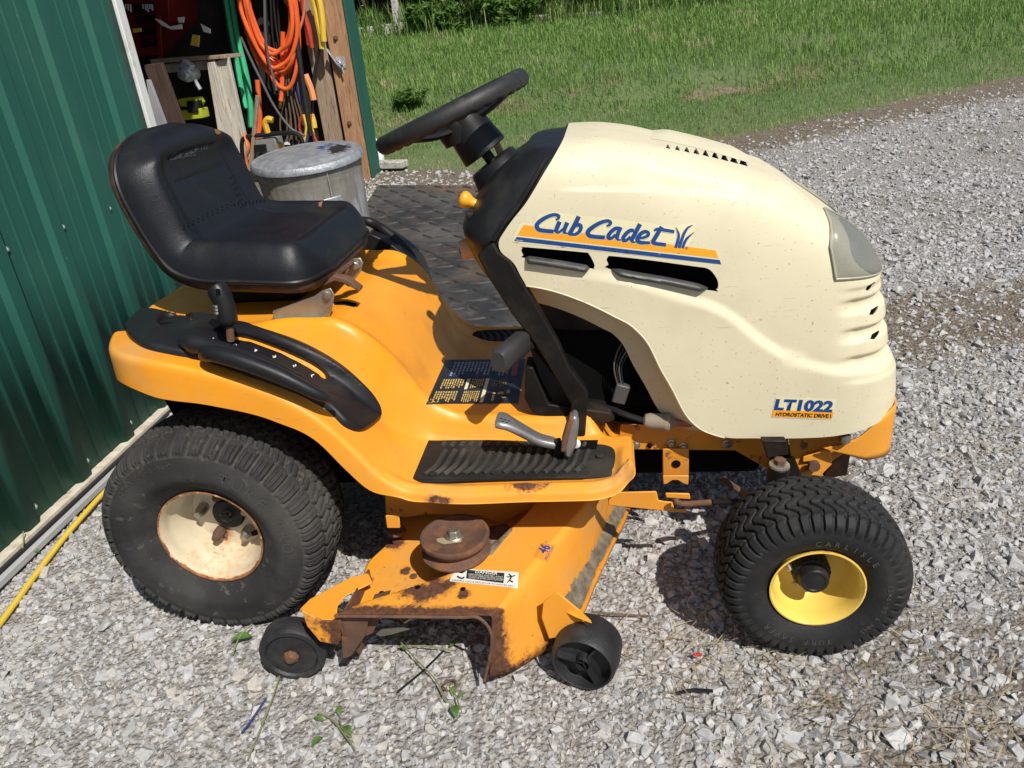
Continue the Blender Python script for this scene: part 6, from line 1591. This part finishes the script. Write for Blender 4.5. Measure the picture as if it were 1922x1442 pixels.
fp_ = fwd.build('reverse_pedal', M['alu'], TR, sharp=60)
PBV = bvh_of(fp_)
for (a, b) in ((941, 786), (948, 787.5), (955, 790), (944, 791), (951, 793)):
    q = [(a-2.6, b-.9), (a+2.2, b), (a+2.4, b+1.5), (a-2.4, b+.6)]
    if all(drape(PBV, *p) for p in q): decal('pedal_slot', q, PBV, M['void'], fp_, off=.0006, step=2)
plate('drive_pedal', [(1060, 858), (1058, 838), (1066, 800), (1074, 782), (1083, 784), (1086, 802), (1082, 838), (1070, 862)], -.355, .035, M['alu'], bevel=.006)
plate('drive_pedal_pad', [(1052, 850), (1054, 830), (1064, 796), (1070, 784), (1076, 790), (1068, 820), (1062, 850)], -.362, .03, M['rust'], bevel=.003)
plate('pedal_lever', [(1040, 828), (1052, 826), (1056, 850), (1046, 885), (1034, 885), (1040, 852)], -.335, .012, M['black_metal'], bevel=.002)
MB().lathe([(0, .010), (.004, .010), (.006, .004), (.006, 0)], py_(1081, 832, -.318), (0, -1, 0), 16).build('pedal_bushing', M['white_ink'], TR)
# ================================================================== chassis under the hood
plate('frame_rail', [(1165, 797), (1430, 800), (1480, 822), (1480, 900), (1442, 882), (1380, 846), (1160, 844)], -.175, .004, M['orange_dull'])
MB().bar((.2, .17, .30), (1.25, .17, .30), .004, .07).build('frame_rail', M['orange_dull'], TR)
plate('hanger_bracket', [(1244, 843), (1293, 843), (1293, 893), (1244, 893)], -.19, .004, M['orange_dull'])
plate('hanger_tab', [(1244, 893), (1293, 893), (1292, 911), (1282, 908), (1272, 902), (1262, 902), (1252, 909), (1245, 910)], -.2, .004, M['orange'])
decal_pts = [(1269, 871)]
MB().lathe([(0, .010), (.001, .010), (.001, 0)], py_(1269, 871, -.191), (0, -1, 0), 20).build('bracket_hole', M['void'], TR)
for (px, py, r) in ((1194, 835, .0085), (1219, 836, .005), (1260, 832, .009), (1282, 838, .009), (1365, 833, .010), (1389, 818, .005)):
    MB().lathe([(0, r*1.2), (.002, r*1.2), (.003, r*.8), (.009, r*.75), (.010, 0)], py_(px, py, -.177), (0, -1, 0), 6 if r > .006 else 12).build('frame_bolt', M['steel'] if r > .006 else M['void'], TR)
plate('bumper_bracket', [(1480, 815), (1560, 815), (1600, 826), (1598, 842), (1560, 868), (1538, 900), (1494, 905), (1486, 880)], -.19, .004, M['orange_dull'])
plate('axle_pivot_plate', [(1506, 868), (1508, 858), (1545, 845), (1560, 848), (1562, 872), (1538, 896), (1496, 902), (1494, 892), (1528, 880), (1526, 866)], -.20, .004, M['orange'])
MB().lathe([(0, .013), (.004, .013), (.010, .012), (.011, 0)], py_(1527, 873, -.205), (0, -1, 0), 14).build('pivot_bolt', M['rust'], TR)
plate('pulley_guard', [(1545, 895), (1562, 866), (1600, 838), (1590, 893), (1560, 898)], -.16, .16, M['rust'], bevel=.003)
# axle beam and kingpin spindle
MB().bar((1.2255, -.40, .235), (1.2255, .40, .235), .05, .05).build('axle_beam', M['black_metal'], TR, bevel=.006)
plate('spindle_bracket', [(1430, 828), (1476, 828), (1481, 854), (1440, 860)], -.29, .02, M['black_metal'])
for sd in (-1, 1):
    kp = py_(1463, 872, -.345); kp = Vector((kp.x, kp.y*(1 if sd < 0 else -1), kp.z))
    MB().lathe([(-.14, .020), (-.02, .020), (-.006, .0205), (-.004, .018)], kp, (.06, 0, 1), 20).build('kingpin_tube', M['black_metal'], TR, sharp=40)
    MB().lathe([(-.005, .0195), (-.003, .0205), (.001, .0195), (.002, .010)], kp, (.06, 0, 1), 24).build('washer', M['steel'], TR)
    MB().lathe([(.001, .012), (.012, .012), (.013, .010), (.014, 0)], kp, (.06, 0, 1), 6).build('kingpin_nut', M['rust'], TR)
    MB().lathe([(0, .014), (.14, .014)], Vector((1.2255, -.46 if sd < 0 else .46, .172)), (0, 1 if sd < 0 else -1, 0), 14).build('stub_axle', M['black_metal'], TR)
# bumper: bent sheet round the nose
P = [(1.30, -.222), (1.37, -.226), (1.418, -.216), (1.448, -.184), (1.461, -.11), (1.464, 0), (1.461, .11), (1.448, .184), (1.418, .216), (1.37, .226), (1.30, .222)]
Q = spline([(a, b, 0) for a, b in P], 8); rows = []
for i, p in enumerate(Q):
    t = abs(2*i/(len(Q)-1)-1); zb = .268+.030*max(0, (t-.75)/.25); zt = np.interp(t, [0, .50, .66, .80, .9, 1], [.382, .380, .366, .326, .306, .296])
    rows.append([(p.x, p.y, z) for z in np.linspace(zb, zt, 8)])
bmp = MB().grid(rows).build('bumper', M['orange'], TR, solid=.004, sharp=60)
paint(bmp, 'rust', lambda c: .50*smooth(.29, .262, c[:, 2])*(c[:, 0] < 1.40)+.22*smooth(1.41, 1.45, c[:, 0]))
MB().lathe([(0, .014), (.003, .014), (.012, .010), (.013, 0)], py_(1585, 822, -.228), (0, -1, 0), 6).build('bumper_bolt', M['steel'], TR)
# engine bulk in the dark, wiring plug, fuel filter and hose
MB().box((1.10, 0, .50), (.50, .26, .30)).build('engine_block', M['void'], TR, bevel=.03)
MB().box((.80, 0, .46), (.22, .30, .20)).build('battery_box', M['void'], TR, bevel=.02)  # near-black colour stands in for the shade inside the engine bay
MB().box((1.03, .05, .235), (.36, .20, .22)).build('underbody_light_block', M['void'], TR, bevel=.02)  # unseen dark box, added to block light from the ground under the tractor
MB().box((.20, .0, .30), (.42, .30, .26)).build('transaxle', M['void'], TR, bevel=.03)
MB().lathe([(-.02, .05), (.02, .06), (.05, .05), (.06, 0)], (1.0, -.14, .52), (0, -1, 0), 18).build('engine_shroud', M['black_metal'], TR)
pl = py_(1165, 738, -.185)
MB().box(pl, (.030, .02, .045), Matrix.Rotation(.3, 3, 'Y')).build('wiring_plug', material('grey_plug', (.07, .07, .07), .5), TR, bevel=.003)
for k, c_ in enumerate(('cord_brown', 'cord_black', 'cord_grey', 'cord_black')):
    MB().tube(spline([pl+Vector((-.006+.004*k, 0, .02)), pl+Vector((-.012+.006*k, .0, .07)), pl+Vector((.01+.012*k, .02, .11)), pl+Vector((.05+.01*k, .03, .09))], 5), .0016, 6).build('wire', M[c_], TR)
ffp = py_(1245, 792, -.20)
MB().lathe([(-.045, .004), (-.04, .014), (-.028, .018), (.0, .018), (.005, .0215), (.012, .0215), (.016, .014), (.03, .006)], ffp, (1, 0, -.12), 20).build('fuel_filter', material('filter_plastic', (.36, .30, .22), .4, vary=.1, trans=.2), TR, sharp=40)
MB().tube(spline([ffp+Vector((.02, 0, 0)), ffp+Vector((.05, 0, -.006)), ffp+Vector((.09, .01, .0))], 5), .008, 8).build('fuel_hose', material('fuel_hose', (.35, .10, .05), .5), TR)
MB().tube(spline([ffp+Vector((-.04, 0, .004)), ffp+Vector((-.08, 0, .02)), ffp+Vector((-.12, .02, .03))], 5), .007, 8).build('fuel_hose', M['black'], TR)
# front deck hanger arm and drag link
plate('hanger_arm', [(1140, 925), (1232, 923), (1236, 940), (1262, 943), (1266, 957), (1290, 958), (1290, 964), (1142, 949)], -.30, .004, M['orange'])
plate('hanger_arm_tip', [(1249, 926), (1294, 927), (1296, 938), (1250, 935)], -.31, .004, M['orange'])
MB().tube(spline([py_(1268, 936, -.32), py_(1272, 944, -.325), py_(1290, 946, -.325), py_(1335, 943, -.325)], 5), .0065, 10).build('link_rod', M['rust'], TR)
MB().tube([py_(1335, 943, -.30), py_(1420, 940, -.22)], .0065, 8).build('link_rod', M['black_metal'], TR)
MB().tube([py_(1355, 898, -.15), py_(1374, 912, -.15), py_(1420, 940, -.1)], .008, 8).build('tie_rod', M['rust'], TR)

# ================================================================== mower deck
deck = empty('mower_deck', (0, 0, 0), TR)
ridge = spline([(.700, -.20, 0), (.664, -.302, 0), (.617, -.397, 0), (.575, -.465, 0), (.534, -.508, 0), (.448, -.556, 0), (.373, -.594, 0), (.31, -.64, 0)], 6)
RD = np.array([(p.x, p.y) for p in ridge])
def ridge_dist(x, y):
    """signed distance in plan to the tunnel ridge; positive towards the chute side"""
    P = np.stack([x, y], -1)[..., None, :]; A = RD[:-1]; B = RD[1:]; d = B-A; t = np.clip(np.sum((P-A)*d, -1)/np.sum(d*d, -1), 0, 1); q = A+d*t[..., None]; v = P-q
    dist = np.linalg.norm(v, axis=-1); k = np.argmin(dist, -1); dk = d[k]; vk = np.take_along_axis(v, k[..., None, None], -2)[..., 0, :]
    cr_ = dk[..., 0]*vk[..., 1]-dk[..., 1]*vk[..., 0]; return np.take_along_axis(dist, k[..., None], -1)[..., 0]*np.sign(cr_)
sgn_ = 1.0 if float(ridge_dist(np.array([.72]), np.array([-.5]))[0]) > 0 else -1.0
xl_ = curve1([-.66, -.60, -.52, -.46, -.40, -.34, -.28, -.1, .2, .4, .5], [.328, .330, .330, .326, .322, .345, .36, .33, .32, .40, .55])
xr_ = curve1([-.66, -.61, -.57, -.49, -.40, -.30, -.20, 0, .25, .4, .5], [.605, .640, .655, .690, .735, .785, .815, .85, .85, .78, .62])
def deck_z(x, y):
    k = smooth(-.014, .010, sgn_*ridge_dist(x, y)); lowz = .140; hi = .210-.004*smooth(-.42, -.62, y)
    return lowz*(1-k)+hi*k
yy = np.concatenate([-.632+.02*np.linspace(0, 1, 6), np.linspace(-.605, -.2, 80), np.linspace(-.19, .45, 30)]); nx = 150
tq = np.sin(np.linspace(-PI/2*.9, PI/2*.9, nx))/math.sin(PI/2*.9)*.5+.5
G = np.zeros((len(yy), nx, 3))
for i, y in enumerate(yy):
    x = xl_(y)+(xr_(y)-xl_(y))*tq; G[i, :, 0] = x; G[i, :, 1] = y; G[i, :, 2] = deck_z(x, np.full(nx, y))
mb = MB(); mb.grid(G)
# front skirt (right edge of the picture), flaring outwards
I0 = [i*nx+nx-1 for i in range(len(yy))]; prev = I0
xb_ = curve1([-.66, -.640, -.61, -.573, -.453, -.353, -.241, -.093, .25, .5], [.588, .598, .652, .695, .758, .785, .818, .862, .895, .70])
for (f, zf) in ((.10, -.003), (.20, -.010), (.30, -.022), (.45, -.05), (.70, -.10), (.88, -1), (1.0, -2)):
    st = len(mb.v)
    for k, i in enumerate(I0):
        x, y, z = mb.v[i]; zz = z+zf if zf > -.9 else (.066 if zf == -1 else .044)
        dx_ = float(xb_(y))-x; g = f if dx_ > 0 else max(0, f-.25)/.75
        mb.v.append((x+dx_*g+.006*min(1, f*6)*(1-f), y, zz))
    cur = list(range(st, st+len(I0))); mb.f += [(prev[k], cur[k], cur[k+1], prev[k+1]) for k in range(len(I0)-1)]; prev = cur
# rear/left skirt
J0 = [i*nx for i in range(len(yy)) if yy[i] > -.555]; prev = J0
for (o_, z) in ((.006, -.004), (.010, -.014), (.012, -.04), (.014, -.085)):
    st = len(mb.v)
    for i in J0: x, y, zz = mb.v[i]; mb.v.append((x-o_, y, zz+z))
    cur = list(range(st, st+len(J0))); mb.f += [(prev[k], prev[k+1], cur[k+1], cur[k]) for k in range(len(J0)-1)]; prev = cur
shell = mb.build('deck_shell', M['orange'], deck, sharp=60, solid=.004)
def deck_rust(c):
    e = np.zeros(len(c)); x, y, z = c[:, 0], c[:, 1], c[:, 2]
    e = np.maximum(e, (.95-.95*smooth(.0, .040, y+.632))*(x < .67))                       # chute mouth
    e = np.maximum(e, (.85-.85*smooth(-.648, -.612, y))*(x > .58))                               # mouth side wall
    e = np.maximum(e, .62*smooth(.080, .052, z)*(x > .5))                                      # bottom rim
    for (px, py, r) in ((795, 1112, .035), (818, 1103, .035), (770, 1108, .03), (845, 1095, .018), (740, 1020, .028), (733, 1000, .03), (690, 1090, .015), (905, 1000, .012), (815, 1040, .014), (762, 1070, .014), (870, 1115, .016)):
        q = np.array(drape_deck(px, py)); e = np.maximum(e, 1.02-np.linalg.norm((c-q)*np.array([1, 1, .3]), axis=1)/r*.72)
    e = np.maximum(e, .30*np.exp(-((x-.44)**2+(y+.50)**2)/.006))
    return e
DB = bvh_of(shell)
def drape_deck(px, py):
    p = drape(DB, px, py, 0); return p if p is not None else Vector((9, 9, 9))
paint(shell, 'rust', deck_rust)
paint(shell, 'dirt', lambda c: .40*smooth(.30, .2, -c[:, 1])+.30*smooth(-.44, -.2, c[:, 1])*smooth(.13, .08, c[:, 2]))
# chute mouth: inner rear wall and rusty flap, inside walls
plate('chute_wall', [(634, 1142), (650, 1150), (692, 1150), (690, 1172), (684, 1196), (660, 1232), (642, 1238), (640, 1190)], -.622, .004, M['rust'], deck, bevel=.002)
plate('chute_liner', [(690, 1148), (722, 1140), (700, 1190), (684, 1196)], -.60, .05, M['rust'], deck, bevel=.002)
MB().prism([(.335, -.63, .155), (.335, -.63, .19), (.335, -.45, .16), (.335, -.45, .06), (.335, -.58, .05)], (.004, 0, 0)).build('chute_wall', M['rust'], deck)
# rolled rusty lip of the mouth
lipP = [Vector((x, -.635, float(deck_z(np.array([x]), np.array([-.632]))[0])-.004)) for x in np.linspace(.334, .604, 12)]
lip = lipP+[Vector((.622, -.634, .176)), Vector((.624, -.635, .14)), Vector((.612, -.636, .09)), Vector((.600, -.637, .047))]
MB().tube(spline(lip, 4), .0032, 8).build('mouth_lip', M['rust'], deck)
# blade and under-deck darkness
MB().bar((.40, -.50, .075), (.66, -.20, .075), .05, .005).build('blade', M['steel'], deck, bevel=.001)
plate('blade_tip', [(703, 1190), (716, 1180), (755, 1178), (770, 1182), (735, 1192), (714, 1196)], -.53, .004, M['steel'], deck)
MB().lathe([(0, .035), (.07, .035), (.08, .06), (.09, .06)], (.534, -.40, .07), (0, 0, 1), 20).build('spindle', M['rust'], deck)
# pulley with belt groove, bolt and sticker
pc = at(853, 1003, 2, .252); 
MB().lathe([(-.044, .030), (-.040, .070), (-.036, .071), (-.026, .056), (-.022, .055), (-.012, .068), (-.004, .071), (0, .070), (.001, .064), (-.004, .055), (-.005, .014)], pc, (0, 0, 1), 72).build('pulley', M['rust'], deck, sharp=35)
MB().lathe([(-.005, .020), (-.002, .021), (0, .019), (.0005, .008)], pc, (0, 0, 1), 28).build('pulley_washer', M['steel'], deck)
MB().lathe([(-.002, .0135), (.010, .0135), (.012, .012), (.012, 0)], pc, (0, 0, 1), 6).build('pulley_bolt', M['steel'], deck, bevel=.0008)
pb = [at(a, b, 2, .2485) for a, b in ((819, 1012), (828, 1010), (867, 1009), (866, 1018), (832, 1022), (820, 1017))]
MB().prism(pb, (0, 0, .0006)).build('pulley_sticker', material('faded_sticker', (.34, .27, .16), .6), deck)
MB().lathe([(-.06, .045), (-.045, .050), (-.044, .03)], pc, (0, 0, 1), 24).build('spindle_housing', M['steel'], deck)
# recess plate under the pulley, caked dirt by the belt
decal('caked_dirt', [(920, 990), (950, 985), (962, 996), (945, 1015), (925, 1040), (905, 1050), (918, 1020)], DB, M['dirt_cake'], deck, off=.003, step=4, thick=.004)
decal('bare_steel', [(822, 1058), (845, 1064), (880, 1052), (905, 1036), (918, 1040), (880, 1062), (850, 1074)], DB, M['alu'], deck, off=.0015, step=4)
# hanger post and tab on the deck, left of the pulley
plate('deck_hanger', [(723, 968), (749, 968), (751, 992), (726, 992)], -.40, .004, M['orange'], deck)
MB().lathe([(0, .022), (.006, .020), (.010, .010), (.010, 0)], at(744, 998, 2, .160), (0, 0, 1), 18).build('hanger_foot', M['rust'], deck)
plate('belt_cover', [(722, 930), (1130, 930), (1110, 958), (985, 960), (940, 985), (900, 968), (800, 966), (760, 972), (724, 965)], -.27, .004, M['orange_dull'], deck)
for (px, py) in ((776, 1083), (762, 1075)):
    p = drape(DB, px, py, .0); MB().lathe([(-.001, .008), (.003, .008), (.004, .004), (.004, 0)], p, (0, 0, 1), 12).build('deck_rivet', M['rust'], deck)
for (px, py) in ((716, 1113), (784, 1103), (869, 1106)):
    p = drape(DB, px, py, .0008)
    if p: MB().lathe([(0, .0055), (.0004, .005), (.0004, 0)], p, (0, 0, 1), 14).build('deck_hole', M['void'], deck)
# stickers
M['sticker_white'] = material('white_sticker', (.70, .69, .62), .45, vary=.06, layers=((30, .66, .05, (.5, .46, .36), .6, 5),))
dl = decal('danger_label', [(853, 1068), (974, 1075), (971, 1105), (844, 1092)], DB, M['sticker_white'], deck, off=.0012, step=6)
decal('label_panel', [(877, 1071), (947, 1077), (945, 1096), (875, 1087)], DB, M['dark_ink'], deck, off=.0017, step=6)
text_quad('label_text', 'DANGER', [(893, 1072.5), (935, 1076), (934, 1081), (892, 1077.5)], DB, M['sticker_white'], deck, off=.0022, bold=.02)
for k, t in enumerate(('KEEP HANDS AND FEET AWAY', 'DO NOT OPERATE MOWER UNLESS', 'GUARD OR ENTIRE GRASS CATCHER')):
    text_quad('label_text', t, [(880, 1078+3.2*k), (944, 1083.5+3.2*k), (944, 1086+3.2*k), (880, 1080.5+3.2*k)], DB, M['sticker_white'], deck, off=.0022, bold=.0)
text_quad('label_text', 'ASSEMBLE CHUTE DEFLECTOR TO MOWER DECK', [(848, 1088.5), (968, 1100.5), (967.5, 1103), (847.5, 1091)], DB, M['dark_ink'], deck, off=.0018, bold=.0)
strokes('label_figure', [([(955, 1079), (960, 1084), (957, 1090), (963, 1094)], 2.6), ([(951, 1084), (960, 1084), (967, 1081)], 1.8), ([(957, 1090), (952, 1095)], 1.8)], DB, M['dark_ink'], deck, .0018)
strokes('label_figure', [([(858, 1073), (866, 1076), (872, 1074)], 3.0), ([(858, 1083), (866, 1087), (872, 1085)], 3.0), ([(868, 1071), (874, 1074)], 1.5)], DB, M['dark_ink'], deck, .0018)
decal('cut_label', [(1016, 1020), (1042, 1024), (1028, 1055), (1001, 1046)], DB, material('clear_orange_label', (.72, .25, .03), .3), deck, off=.0010, step=6)
text_quad('cut_text', '46', [(1007, 1035), (1016.5, 1021), (1034, 1027), (1025, 1042)], DB, M['blue_ink'], deck, off=.0016, bold=.03)
text_quad('cut_text', 'INCH CUT', [(1020.5, 1049), (1035.5, 1026), (1040, 1027.5), (1025, 1051)], DB, M['blue_ink'], deck, off=.0016, bold=.01)
# gauge wheels and their brackets
def gauge_wheel(c, ax, r, w_, cup):
    root = empty('gauge_wheel', (0, 0, 0), deck)
    if cup: pr = [(-w_/2, r*.20), (-w_/2+.020, r*.24), (-w_/2+.022, r*.80), (-w_/2, r*.86), (-w_/2-.002, r*.90), (-w_/2+.006, r*.97), (0, r*1.02), (w_/2-.006, r*.97), (w_/2, r*.86), (w_/2, .004)]
    else: pr = [(-w_/2+.001, .004), (-w_/2+.001, r*.72), (-w_/2+.003, r*.74), (-w_/2-.003, r*.80), (-w_/2-.001, r*.93), (-w_/2+.007, r), (w_/2-.007, r), (w_/2, r*.9), (w_/2, .004)]
    m = MB().lathe(pr, c, ax, 64).build('gauge_tyre', M['wheel_plastic'], deck, sharp=35)
    COL.objects.unlink(root); bpy.data.objects.remove(root); return m
gl = py_(540, 1211, -.605); glv = Vector((gl.x, gl.y+.022, .071)); axl = Vector((-.10, 1, .02)).normalized()
g1 = gauge_wheel(glv, axl, .0675, .046, False)
MB().lathe([(-.024, .016), (-.027, .016), (-.034, .0105), (-.036, .009), (-.036, 0)], glv, axl, 8).build('gauge_bolt', M['rust'], deck)
gr_ = Vector((.795, -.575, .066)); axr = Vector((.22, .97, -.02)).normalized()
gauge_wheel(gr_, axr, .064, .080, True)
for k in range(3):
    a = 2*PI*k/3+.6; e_ = Vector((0, 0, 1)); e1_ = (e_-axr*e_.dot(axr)).normalized(); e2_ = axr.cross(e1_); d = e1_*math.cos(a)+e2_*math.sin(a)
    MB().bar(gr_-axr*.024, gr_-axr*.024+d*.052, .004, .02, tuple(axr)).build('gauge_web', M['wheel_plastic'], deck)
# left bracket plate and right bracket plate
bl_ = [at(a, b, 2, .168) for a, b in ((563, 1146), (582, 1127), (660, 1085), (692, 1078), (700, 1096), (650, 1120), (634, 1140), (632, 1168), (602, 1166))]
b1 = MB().prism([p for p in bl_], (0, 0, .004)).build('wheel_bracket', M['orange'], deck, bevel=.003)
paint(b1, 'rust', lambda c: .0*c[:, 0])
b2 = plate('wheel_bracket', [(566, 1146), (604, 1166), (636, 1166), (640, 1200), (634, 1212), (600, 1205), (575, 1175)], -.632, .004, M['orange'], deck)
paint(b2, 'rust', lambda c: .62*smooth(.29, .32, c[:, 0])+.3)
plate('wheel_bracket', [(1020, 1130), (1046, 1112), (1090, 1148), (1118, 1175), (1060, 1195), (1030, 1200), (1016, 1160)], -.565, .004, M['orange'], deck)
b4 = MB().prism([at(a, b, 2, .150) for a, b in ((1046, 1112), (1090, 1148), (1112, 1172), (1080, 1160), (1052, 1146))], (0, 0, .004)).build('wheel_bracket', M['orange'], deck, bevel=.002)
MB().tube([gr_, gr_+axr*.07], .008, 8).build('gauge_axle', M['rust'], deck)
# deck front rim: caked clippings on the outside of the skirt
rows = []
for i in range(14, 60):
    p = Vector(mb.v[I0[i]]) if False else None
mbr = MB(); rr = []; rl = []
for y in np.linspace(-.50, -.06, 44):
    x = float(xb_(y)); j = lambda a: a*(random.random()-.5)
    rr.append([(x-.016+j(.006), y, .105+j(.02)), (x-.006+j(.008), y, .088+j(.01)), (x+.008+j(.008), y, .070+j(.008)), (x+.016+j(.006), y, .052)])
    rl.append([(x+.010, y, .050), (x+.022, y, .046), (x+.024, y, .040)])
mbr.grid(rr).build('caked_clippings', M['dirt_cake'], deck, sharp=30)
MB().grid(rl).build('deck_rim', M['orange_dull'], deck, solid=.003)
# ================================================================== small things on the gravel
M['green_leaf'] = material('green_leaf', (.085, .17, .04), .5, vary=.25, vscale=60)
M['weed_stem'] = material('weed_stem', (.20, .21, .09), .7, vary=.2)
def leaf(mb, p, d, L, W_, lift=.3):
    d = Vector(d).normalized(); s = d.cross(Vector((0, 0, 1))).normalized(); up = Vector((0, 0, 1)); rows = []
    for t in np.linspace(0, 1, 7):
        w_ = W_*math.sin(PI*min(t*1.05, 1))**.8*(1-.35*t); c_ = Vector(p)+d*(L*t)+up*(lift*L*t*(1-t)*2); rows.append([tuple(c_-s*w_+up*w_*.25), tuple(c_), tuple(c_+s*w_+up*w_*.25)])
    mb.grid(rows)
def sprig(label, base_px, stems, leaves):
    root = empty('weed_sprig', tuple(at_ground(*base_px))); root.location = (0, 0, 0); tag(root, label, 'weed')
    for st in stems: MB().tube(spline([at_ground(a, b)+Vector((0, 0, .016+(c_ if True else 0))) for a, b, c_ in st], 5), .0016, 6).build('stem', M['weed_stem'], root)
    for (a, b, dx, dy, L) in leaves:
        mb = MB(); leaf(mb, at_ground(a, b)+Vector((0, 0, .016)), (dx, dy, .10), L*.8, L*.24); mb.build('leaf', M['green_leaf'], root)
    return root
sprig('two broad green leaves lying on the gravel below the deck chute', (850, 1310), [((845, 1300, .0), (858, 1320, .004), (866, 1345, .002))], [(852, 1318, -.1, .9, .030), (855, 1335, .3, -1, .045), (862, 1322, .6, .6, .022)])
sprig('small green sprig lying on the gravel in front of the left gauge wheel', (630, 1370), [((600, 1350, 0), (630, 1368, .004), (670, 1420, 0)), ((640, 1362, 0), (648, 1385, .002), (660, 1395, 0))], [(640, 1355, -.2, .8, .03), (612, 1365, -1, .2, .03), (648, 1375, .6, -.6, .04), (610, 1395, -.6, -.9, .035)])
sprig('green weed sprig on a long stem at the mouth of the mower deck', (750, 1215), [((745, 1210, .01), (780, 1250, .008), (820, 1290, .004), (840, 1330, 0)), ((750, 1225, 0), (800, 1230, .01), (850, 1235, .004))], [(742, 1212, -.6, .7, .035), (752, 1205, .1, 1, .03), (760, 1215, .8, .5, .03), (756, 1225, .6, -.5, .028), (845, 1225, .8, .5, .024)])
sprig('leafy green weed growing at the foot of the green wall', (55, 1050), [((45, 1060, .0), (55, 1045, .03), (60, 1035, .05))], [(60, 1045, .8, -.2, .05), (45, 1060, -.5, -.6, .03), (52, 1050, .2, .6, .03)])
sprig('single green grass blade bent beside the left gauge wheel', (470, 1215), [((440, 1240, 0), (455, 1215, .012), (480, 1195, .02))], [(478, 1205, -1, -.5, .06), (500, 1250, .9, -.4, .035)])
for lab, pts, r in (('long dry grass stalk lying on the gravel below the left gauge wheel', [(535, 1265), (510, 1340), (470, 1440)], .0017), ('dark twig lying on the gravel under the deck chute', [(835, 1235), (800, 1270), (750, 1312)], .0024), ('thin twig beside the right gauge wheel', [(1110, 1162), (1150, 1166), (1220, 1170)], .0022), ('short black stick on the gravel right of the right gauge wheel', [(1275, 1315), (1300, 1310), (1338, 1312)], .0035), ('blue plastic strand on the gravel at the lower left', [(503, 1325), (480, 1360), (458, 1390)], .0018)):
    o = MB().tube(spline([at_ground(a, b)+Vector((0, 0, .020)) for a, b in pts], 5), r, 6).build('grass_stalk' if 'stalk' in lab else ('plastic_strand' if 'plastic' in lab else 'twig'), M['cord_blue'] if 'blue' in lab else (M['weed_stem'] if 'stalk' in lab else M['cord_brown'] if 'thin' in lab else M['black'])); tag(o, lab, 'stalk' if 'stalk' in lab else ('strand' if 'plastic' in lab else 'twig'))
p = at_ground(846, 1298)+Vector((0, 0, .016)); o = MB().tube([p+Vector((.013*math.cos(a), .013*math.sin(a), .003*math.sin(2*a))) for a in np.linspace(0, 2*PI, 20, endpoint=False)], .002, 6, closed=True).build('wire_ring', M['rust']); tag(o, 'small rusty wire ring lying on the gravel below the chute', 'ring')
o = MB().prism([at_ground(a, b)+Vector((0, 0, .02)) for a, b in ((1300, 1242), (1312, 1240), (1318, 1246), (1306, 1248))], (0, 0, .002)).build('red_scrap', M['red_ink']); tag(o, 'tiny red plastic scrap in the gravel left of the front wheel', 'scrap')
